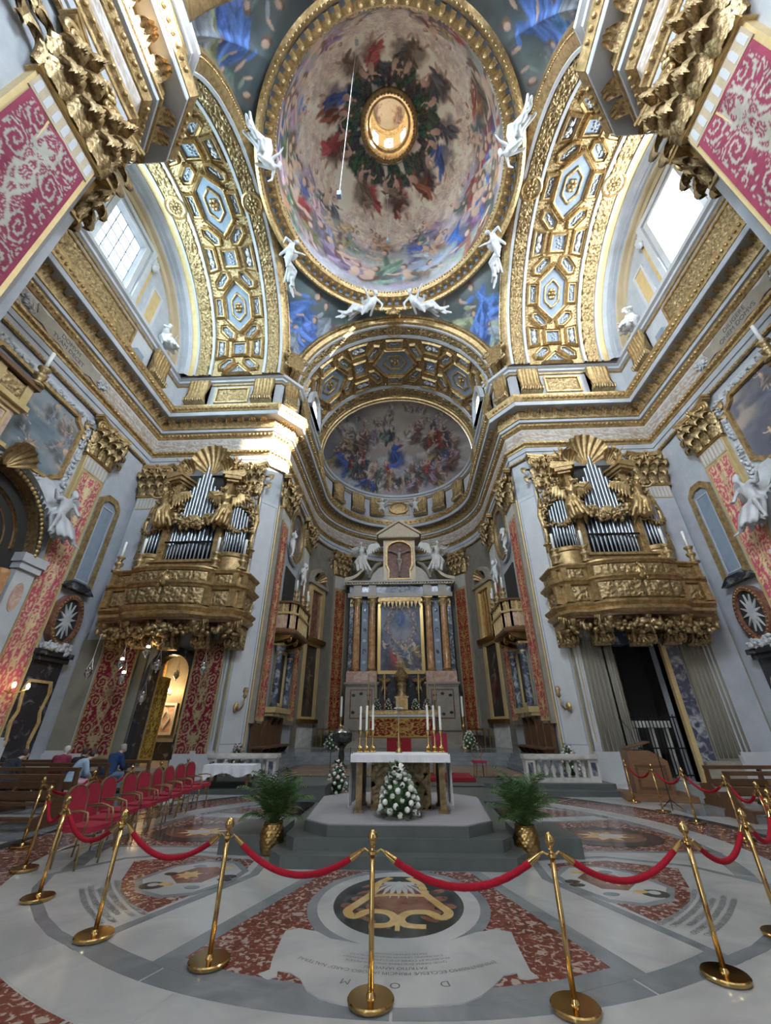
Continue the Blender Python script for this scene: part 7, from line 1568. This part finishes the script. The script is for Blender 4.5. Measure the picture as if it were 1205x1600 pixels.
# ------------------------------------------------------------------ worshippers
def person(x, y, rz, label, top, trou, hr, lean=.12, s=.95, zb=.0, hoodie=False, longh=0, skin=(.55, .37, .28)):
    j = pose(pel=(0, 0, .52), chest=(0, -lean, .85), neck=(0, -lean*1.5, 1.03), head=(0, -lean*2.2-.03, 1.17), shL=(-.19, -lean*1.2, .97), elL=(-.25, -lean*1.2-.08, .72), haL=(-.12, -lean-.28, .62), shR=(.19, -lean*1.2, .97), elR=(.25, -lean*1.2-.08, .72), haR=(.12, -lean-.28, .62),
             hipL=(-.1, -.02, .5), knL=(-.13, -.42, .5), anL=(-.12, -.4, .09), toL=(-.13, -.56, .03), hipR=(.1, -.02, .5), knR=(.13, -.42, .5), anR=(.12, -.4, .09), toR=(.13, -.56, .03))
    t = tag(bpy.data.objects.new('person', remesh(body(MB(), j), .016, 'person')), label, 'person', 'seated worshippers'); COL.objects.link(t); t.matrix_local = T(x, y, zb+.06, rz, s)
    t.data.materials.append(mat('skin', skin, .5))
    c = MB(); F = 1.17
    c.cap(j['pel']+Vector((0, 0, .0)), j['chest'], .15*F, .155*F, 12); c.ell(j['chest']+Vector((0, 0, .03)), (.19*F, .135*F, .165*F)); c.cap(j['chest'], j['neck']-Vector((0, 0, .02)), .14, .085)
    for q in 'LR': c.cap(j['chest']+Vector((0, 0, .08)), j['sh'+q], .1*F, .078*F); c.cap(j['sh'+q], j['el'+q], .074*F, .06*F); c.cap(j['el'+q], j['el'+q].lerp(j['ha'+q], .85), .06*F, .048*F)
    if hoodie: c.ell(j['neck']+Vector((0, .06, -.02)), (.13, .1, .08))
    r_ = random.Random(int(x*100))
    for k in range(10): a = r_.uniform(0, 6.28); c.cap(j['chest']+Vector((.15*cos(a), .12*sin(a), .02)), j['pel']+Vector((.18*cos(a), .16*sin(a), .02)), .03, .045, 6)
    O('top', remesh(c, .02), mat('cloth_top', top, .85, 0, tuple(min(1, k*1.25) for k in top), 12, .2, 60), t)
    c = MB(); c.ell(j['pel'], (.2, .16, .14))
    for q in 'LR': c.cap(j['pel'], j['hip'+q], .125, .125); c.cap(j['hip'+q], j['kn'+q], .112, .085); c.cap(j['kn'+q], j['an'+q], .082, .065)
    O('trousers', remesh(c, .02), mat('cloth_trousers', trou, .85, 0, tuple(min(1, k*1.25) for k in trou), 12), t)
    c = MB(); hair(c, j, 1.06, longh); O('hair', remesh(c, .012, smooth=2), mat('hair', hr, .6), t)
    c = MB()
    for q in 'LR': c.cap(j['an'+q]-Vector((0, 0, .03)), j['to'+q], .055, .042)
    O('shoes', remesh(c, .012), mat('shoe', (.5, .5, .5) if hoodie else (.03, .03, .03), .5), t)
person(-8.75, 12.25, pi-.55, 'person in pale blue jacket and pink trousers bending forward at the end of a pew', (.30, .40, .52), (.55, .34, .38), (.05, .035, .025), .2, .92, 0, True)
person(-8.75, 13.75, pi-.25, 'person in navy suit jacket with grey hair bowed in the last pew', (.012, .035, .11), (.12, .16, .25), (.30, .28, .27), .16, 1.0)
person(-10.05, 13.35, pi+.1, 'person with white hair in maroon top between the pews', (.20, .02, .05), (.05, .05, .06), (.55, .53, .5), .1, .97)
person(-9.4, 13.3, pi+.15, 'person in black top with dark hair tied back', (.015, .015, .02), (.03, .03, .04), (.06, .04, .03), .1, .93)
person(-10.6, 12.05, pi-.2, 'person in dark jacket bending low behind the front pew', (.02, .025, .04), (.03, .03, .04), (.06, .045, .04), .26, .93)
person(-11.0, 11.0, pi+.3, 'person with blond hair in white coat at the far left', (.58, .57, .54), (.10, .10, .12), (.34, .24, .13), .14, .97, 0, False, .16)
# ------------------------------------------------------------------ altar table on the platform
tb = thing('altar_table', 'low wooden altar table draped in white cloth on the carpeted platform', 'table', T(.13, 9.15, .455))
O('table_top', MB().box(-.88, .88, -.5, .55, .80, .86), 'oak2', tb); O('relief_block', MB().box(-.56, .56, -.2, .3, 0, .8), 'antique', tb); plate_relief('carved_front', T(0, -.2, .02), 1.1, .76, .55, .035, tb, 'antique', .025)
for sx in (-1, 1):
    for sy in (-1, 1): O('leg', MB().cbox((sx*.76, sy*.4, .42), (.11, .11, .76)).cbox((sx*.76, sy*.4, .02), (.17, .17, .05)), 'antique', tb)
cl = MB().box(-.92, .92, -.54, .58, .86, .885)
P = []
for i in range(2): P.append([(-.92+1.84*k/40, -.545-.012*sin(k*1.3)*i, .885-.12*i) for k in range(41)])
cl.grid(P)
for sx in (-1, 1):
    P = []
    for i in range(6): P.append([(sx*(.925+.025*sin(k*.9)*i/5), -.54+1.12*k/24, .885-.80*i/5+.02*sin(k*.7)) for k in range(25)])
    cl.grid(P)
O('table_cloth', cl, 'white', tb)
def bigcandle(x, y, z, label, grp, h=.44, stk=.4):
    c = thing('brass_candlestick', label, 'candlestick', T(x, y, z), grp); O('stem', MB().lathe([(.075, 0), (.075, .02), (.035, .05), (.055, .09), (.03, .12), (.018, .16), (.03, .2), (.016, .24), (.02, .32), (.05, stk-.03), (.05, stk), (.02, stk)], 14), 'brass', c, smooth=45); O('foot', MB().lathe([(.09, 0), (.09, .015), (.07, .03)], 14), 'brass', c, smooth=True)
    w_ = tag(O('candle', MB().lathe([(.024, 0), (.024, h), (.008, h+.005), (.0, h+.02)], 12), 'wax', None, T(x, y, z+stk+.002), 40), label.replace('brass candlestick', 'white altar candle'), 'candle', grp.replace('candlesticks', 'candles'))
for sg in (-1, 1):
    for k in range(3): bigcandle(.13+sg*(.84-.13*k), 9.45+.04*k, 1.342, 'brass candlestick, %s from the %s end of the altar table' % (ORD[k], 'left' if sg < 0 else 'right'), 'brass candlesticks on the altar table', .44+.015*k)
cx = thing('table_crucifix', 'small silver crucifix on a tall stand in the middle of the altar table', 'crucifix', T(.1, 9.3, 1.342)); O('stand', MB().lathe([(.07, 0), (.07, .03), (.03, .08), (.05, .16), (.025, .22), (.035, .3), (.012, .36), (.01, .55)], 12), 'brassd', cx, smooth=45); O('cross', MB().cbox((0, 0, .72), (.018, .018, .42)).cbox((0, 0, .8), (.2, .018, .018)), 'silver', cx); O('figure', MB().cap((0, -.015, .66), (0, -.015, .8), .012, .016, 6).cap((-.08, -.012, .81), (.08, -.012, .81), .006, .006, 6), 'silver', cx)
# ------------------------------------------------------------------ bouquets
ROSE = MB().ell((0, 0, 0), (.038, .038, .034), nu=8, nv=5)
for k in range(5): ROSE.ell((.018*cos(k*1.257), .018*sin(k*1.257), .006), (.02, .02, .026), nu=6, nv=4)
ROSE = ROSE.mesh('rose', True); ROSEP = ROSE.copy(); ROSEP.name = 'rose'
LEAFC = {}
def leafcluster(n, R0, H, seed, core=True):
    q = random.Random(seed); mb = MB()
    if core: mb.ell((0, 0, H*.42), (R0*.72, R0*.72, H*.42), nu=10, nv=7)
    for _ in range(n):
        a = q.uniform(0, 2*pi); t = q.random(); r = R0*(1-.75*t**1.3)*q.uniform(.75, 1.12); p = Vector((r*cos(a), r*sin(a), H*t)); d = Vector((cos(a), sin(a), q.uniform(-.3, .9))).normalized(); sd = d.cross(Vector((0, 0, 1))).normalized()*.03; L = q.uniform(.07, .15)
        mb.add([p, p+d*L*.5+sd, p+d*L, p+d*L*.5-sd], [(0, 1, 2, 3)])
    return mb.mesh('foliage')
def bouquet(x, y, z, R0, H, n, label, pink=0.0, seed=1, pot=False):
    t = thing('bouquet', label, 'bouquet', T(x, y, z), 'rose bouquets'); link('foliage', leafcluster(int(n*6), R0, H, seed), 'leafd', t); q = random.Random(seed+5)
    for k in range(n):
        a = k*2.399; u = (k+.5)/n; r = R0*(1.02-.88*u**2.2); r *= q.uniform(.88, 1.06); zz = H*(.05+.93*u); s_ = q.uniform(1.05, 1.55); d = Vector((cos(a), sin(a), .35+u)).normalized()
        link('rose', ROSEP if q.random() < pink else ROSE, 'petalp' if False else None, t, Matrix.Translation((r*cos(a), r*sin(a), zz)) @ d.to_track_quat('Z', 'Y').to_matrix().to_4x4() @ Matrix.Diagonal((s_, s_, s_, 1)))
    if pot: O('pot', MB().lathe([(.12, -.25), (.16, -.02), (.15, 0)], 12), 'oak2', t, smooth=40)
ROSE.materials.append(M['petal']); ROSEP.materials.append(M['petalp'])
bouquet(.1, 8.36, .456, .34, .74, 72, 'large cone of white roses leaning on the front of the altar table', 0, 2)
bouquet(-1.55, 12.2, .29, .24, .75, 46, 'white and pink bouquet standing behind the left end of the altar table', .35, 3)
bouquet(-6.15, 17.2, .30, .34, .95, 60, 'white and pink bouquet at the foot of the left pier behind the balustrade', .3, 4)
bouquet(6.2, 17.3, .30, .34, .95, 60, 'white and pink bouquet at the foot of the right pier behind the balustrade', .3, 5)
bouquet(-3.9, 25.2, .77, .4, .8, 40, 'white bouquet on the upper step left of the high altar', .1, 6)
bouquet(3.7, 25.0, .77, .4, .95, 44, 'white bouquet on the upper step right of the high altar', .1, 7)
for k, x in enumerate((-1.75, -.95, .95, 1.75)): bouquet(x, 30.62, 2.952, .27, .7, 30, 'pale flowers along the high altar shelf, %s from the left' % ORD[k], .5, 8+k)
# ------------------------------------------------------------------ palms in hammered gold pots
def frond(L, lift, seed):
    q = random.Random(seed); mb = MB(); n = 17; sp = []
    for i in range(n+1): t = i/n; an = lift-(1.25+.25*seed % 3*.2)*t*t; sp.append((sp[-1] if sp else Vector((0, 0, 0)))+Vector((cos(an), 0, sin(an)))*(L/n if i else 0))
    mb.tube(sp, [.008*(1-.8*i/n) for i in range(n+1)], 5)
    for i in range(3, n+1):
        t = i/n; p = sp[i]; d = (sp[i]-sp[i-1]).normalized(); ll = .36*(sin(pi*min(1, t*.8+.14)))*L/.8*q.uniform(.8, 1.15)
        for sg in (-1, 1):
            e = p+Vector((d.x*.6*ll, sg*ll*.62, d.z*.6*ll-.28*ll)); m_ = p.lerp(e, .42)+Vector((0, 0, .03)); wd = d*.0125
            mb.add([p, m_+wd, e, m_-wd], [(0, 1, 2, 3)])
    return mb.mesh('frond')
FR = [frond(L, l, k) for k, (L, l) in enumerate(((.85, 1.5), (.9, 1.4), (.85, 1.25), (.75, 1.05), (.95, 1.55), (.6, .8)))]
def pot_mesh():
    nu, nv = 56, 26; P = []
    for i in range(nv+1):
        t = i/nv; z = .40*t; r = .13+.06*sin(pi*(t*.85+.1))
        row = []
        for k in range(nu+1):
            a = 2*pi*k/nu; u = a/(2*pi)*14; v = t*9; sh = .5 if int(v) % 2 else 0; du = (u+sh)%1-.5; dv = v % 1-.5; b_ = .016*max(0, 1-(du*du+dv*dv)*3.6); row.append(((r+b_)*cos(a), (r+b_)*sin(a), z))
        P.append(row)
    mb = MB().grid(P); mb.lathe([(.17, .4), (.15, .41), (.14, .33), (.0, .32)], 24); return mb.mesh('hammered_pot', True)
POT = pot_mesh()
for s_, x, y in ((-1, -1.98, 8.12), (1, 2.12, 8.08)):
    t = thing('potted_palm', 'feathery green palm in a hammered gold pot on the %s of the platform steps' % ('left' if s_ < 0 else 'right'), 'plant', T(x, y, .008, s_*.7), 'potted palms'); link('hammered_pot', POT, 'brassd', t); q = random.Random(5+s_)
    for k in range(46): a = k*2.399+q.uniform(-.2, .2); link('frond', FR[(k*5) % 6], 'leaf', t, T(.03*cos(a), .03*sin(a), .36, a, q.uniform(.75, 1.05), 0, q.uniform(-.12, .12)))
# ------------------------------------------------------------------ table, lectern, small furniture
ct = thing('cloth_table', 'small wooden table under a white cloth beside the left balustrade', 'table', T(-5.35, 14.85, .008))
O('top', MB().box(-.75, .75, -.35, .35, .72, .75), 'oak2', ct)
for sx in (-1, 1):
    for sy in (-1, 1): O('leg', MB().cbox((sx*.62, sy*.27, .36), (.07, .07, .72)), 'oak2', ct)
P = []
per = [(-.78, -.38), (.78, -.38), (.78, .38), (-.78, .38)]; loop = []
for i in range(4):
    a, b = Vector(per[i]), Vector(per[(i+1) % 4]); n = 24 if i % 2 == 0 else 12; loop += [a.lerp(b, k/n) for k in range(n)]
loop.append(loop[0]); mb = MB().box(-.78, .78, -.38, .38, .752, .765)
for i in range(5): P.append([(p.x*(1+.03*i/4*(1+sin(k*1.1))), p.y*(1+.06*i/4*(1+sin(k*1.3))), .765-(.26+.06*sin(k*.45)+(.1 if k % 24 < 3 else 0))*i/4) for k, p in enumerate(loop)])
O('cloth', mb.grid(P), 'white', ct)
lc = thing('lectern', 'brown wooden lectern on a low plinth behind the right rope posts', 'lectern', T(7.35, 14.3, .008, R(-12))); O('plinth', MB().box(-.85, .95, -.65, .65, 0, .14), 'oak2', lc); O('body', MB().prism([(-.5, .14), (.5, .14), (.5, .95), (.1, 1.2), (-.5, 1.2)], -.45, .45, 'y'), 'oak2', lc); O('panel', MB().ringprism(rect(-.4, .4, .25, .85), rect(-.33, .33, .32, .78), -.47, -.45, 'y'), 'oak', lc); O('desk', MB().prism([(-.45, 1.22), (.2, 1.4), (.2, 1.44), (-.45, 1.26)], -.32, .32, 'y'), 'oak', lc); O('microphone', MB().tube([(-.1, 0, 1.3), (-.15, 0, 1.7), (-.35, 0, 2.05)], .01, 6).ell((-.37, 0, 2.08), (.03, .03, .03)), 'iron', lc)
ms = thing('microphone_stand', 'thin black microphone stand on a tripod before the lectern', 'microphone', T(6.85, 12.5, .008)); O('pole', MB().tube([(0, 0, .05), (0, 0, 1.15)], .012, 6), 'iron', ms); [O('leg', MB().tube([(0, 0, .2), (.25*cos(a), .25*sin(a), .01)], .01, 6), 'iron', ms) for a in (0, 2.1, 4.2)]
for k, (x, y) in enumerate(((-1.75, 12.0), (-1.2, 11.9))): m_ = thing('pole_stand', 'thin black pole stand on the grey step, %s of the pair' % ('left' if k == 0 else 'right'), 'stand', T(x-.05, y+.45, .285)); O('pole', MB().tube([(0, 0, 0), (0, 0, 1.05)], .01, 6), 'iron', m_); O('foot', MB().lathe([(.1, 0), (.1, .015), (.02, .03)], 14), 'iron', m_)
bk = thing('grey_block', 'low grey stone block at the left rear of the platform', 'block', T(-2.05, 11.35, .3)); O('block', MB().box(-.35, .4, -.35, .6, 0, .28).box(-.38, .43, -.38, .63, .28, .32), 'greenstone', bk)
rc = thing('red_dais', 'low red carpeted dais behind the right end of the altar table', 'dais', T(1.45, 16.2, ZC+.012)); O('carpet', MB().box(-.5, 1.0, -.9, .9, 0, .1), 'redcarpet', rc)
sc = thing('oval_back_chair', 'single wooden chair with oval back and red seat right of the dais', 'chair', T(2.85, 16.8, ZC+.012, R(10))); O('seat', MB().prism([(-.2, -.2), (.2, -.2), (.22, .18), (-.22, .18)], .42, .49), 'redcloth', sc)
O('backrest', MB().tube([(.19*cos(a), .2, .78+.22*sin(a)) for a in np.linspace(0, 2*pi, 20, endpoint=False)], .018, 6, closed=True), 'oak2', sc, smooth=True)
for sx in (-1, 1): O('leg', MB().tube([(sx*.18, -.17, 0), (sx*.18, -.17, .43)], .018, 6), 'oak2', sc); O('leg', MB().tube([(sx*.18, .2, 0), (sx*.16, .17, .45), (sx*.1, .2, .62)], .018, 6), 'oak2', sc)
ar = thing('celebrant_chair', 'red upholstered chair seen behind the right candlesticks', 'chair', T(1.45, 16.4, ZC+.114)); O('seat', MB().box(-.28, .28, -.28, .25, .4, .5), 'redcloth', ar); O('backrest', MB().box(-.28, .28, .22, .3, .5, 1.25), 'redcloth', ar); [O('leg', MB().cbox((sx*.25, sy*.24, .2), (.06, .06, .4)), 'oak2', ar) for sx in (-1, 1) for sy in (-1, 1)]
ar2 = thing('small_red_seat', 'dark red seat behind the middle of the altar table', 'chair', T(-.05, 18.6, ZC+.012)); O('seat', MB().box(-.5, .5, -.3, .3, .4, .5), 'redcloth', ar2); O('backrest', MB().box(-.5, .5, .25, .33, .5, 1.15), 'redcarpet', ar2); [O('leg', MB().cbox((sx*.45, sy*.25, .2), (.06, .06, .4)), 'oak2', ar2) for sx in (-1, 1) for sy in (-1, 1)]
br = thing('font_stand', 'dark carved basin on a pedestal with silver lid left of the altar', 'font', T(-2.6, 20.2, ZC+.012)); O('pedestal', MB().lathe([(.3, 0), (.25, .08), (.1, .2), (.14, .45), (.1, .7), (.2, .85)], 14), 'blk_floor', br, smooth=45); O('basin', MB().lathe([(.2, .85), (.42, 1.0), (.45, 1.3), (.4, 1.35)], 16), 'blk_floor', br, smooth=45); O('lid', MB().lathe([(.4, 1.35), (.3, 1.5), (.1, 1.58), (.0, 1.65)], 16), 'silver', br, smooth=45)
for s_ in (-1, 1):
    c = thing('floor_candlestick', 'dark carved floor candlestick with white candle %s of the high altar steps' % ('left' if s_ < 0 else 'right'), 'candlestick', T(s_*3.7, 27.0, .79)); O('stem', MB().lathe([(.25, 0), (.22, .1), (.08, .2), (.14, .5), (.06, .8), (.16, 1.1), (.05, 1.3), (.14, 1.6), (.14, 1.65)], 12), 'brassd', c, smooth=45); O('candle', MB().lathe([(.07, 1.65), (.07, 2.75), (0, 2.78)], 10), 'wax', c, smooth=40)
    sb = thing('side_table', 'small gilded console table under the %s apse damask' % ('left' if s_ < 0 else 'right'), 'table', T(s_*5.15, 30.2, .79, -s_*R(58))); O('top', MB().box(-.7, .7, -.3, .3, .95, 1.02), 'brassd', sb); [O('leg', MB().cbox((sx*.6, sy*.22, .47), (.07, .07, .95)), 'brassd', sb) for sx in (-1, 1) for sy in (-1, 1)]
# lamp bracket on the left pilaster, floodlight box on the cornices
lb = thing('lamp_bracket', 'gilded wall lamp with two lit bulbs on the left damask pilaster', 'lamp', T(-14.33, 15.1, 3.0, pi/2)); O('arm', MB().tube([(0, 0, 0), (.1, -.3, -.1), (.3, -.55, .05)], .025, 6).tube([(0, 0, 0), (-.1, -.3, -.1), (-.3, -.5, .05)], .025, 6), 'gold', lb, smooth=True); [O('bulb', MB().ell((x, -.55, .16), (.06, .06, .1)), 'glow', lb, smooth=True) for x in (.3, -.3)]
for s_ in (-1, 1): fb = thing('floodlight', 'small grey floodlight box on the %s transept cornice' % ('left' if s_ < 0 else 'right'), 'light', T(s_*13.75, 13.9, 19.1)); O('housing', MB().box(-.14, .14, -.3, .3, .05, .5), 'panel', fb); O('foot', MB().box(-.2, .2, -.1, .1, 0, .05), 'iron', fb)
# thin cables hanging from the dome
for k, (x, y, z0, z1) in enumerate(((-1.6, 6.4, 17.5, 34.6), (-.25, 14.0, 29.7, 35.7))):
    w_ = thing('hanging_cable', 'thin pale cable with a small device hanging from the dome, %s one' % ('longer left' if k == 0 else 'shorter far'), 'cable', T(x, y, 0)); O('cable', MB().tube([(0, 0, z0), (0, 0, z1)], .012, 5), 'stucco', w_); O('device', MB().cbox((0, 0, z0), (.14, .14, .3)), 'panel', w_); O('fixing', MB().cbox((0, 0, z1-.15), (.2, .2, .2)), 'stucco', w_)
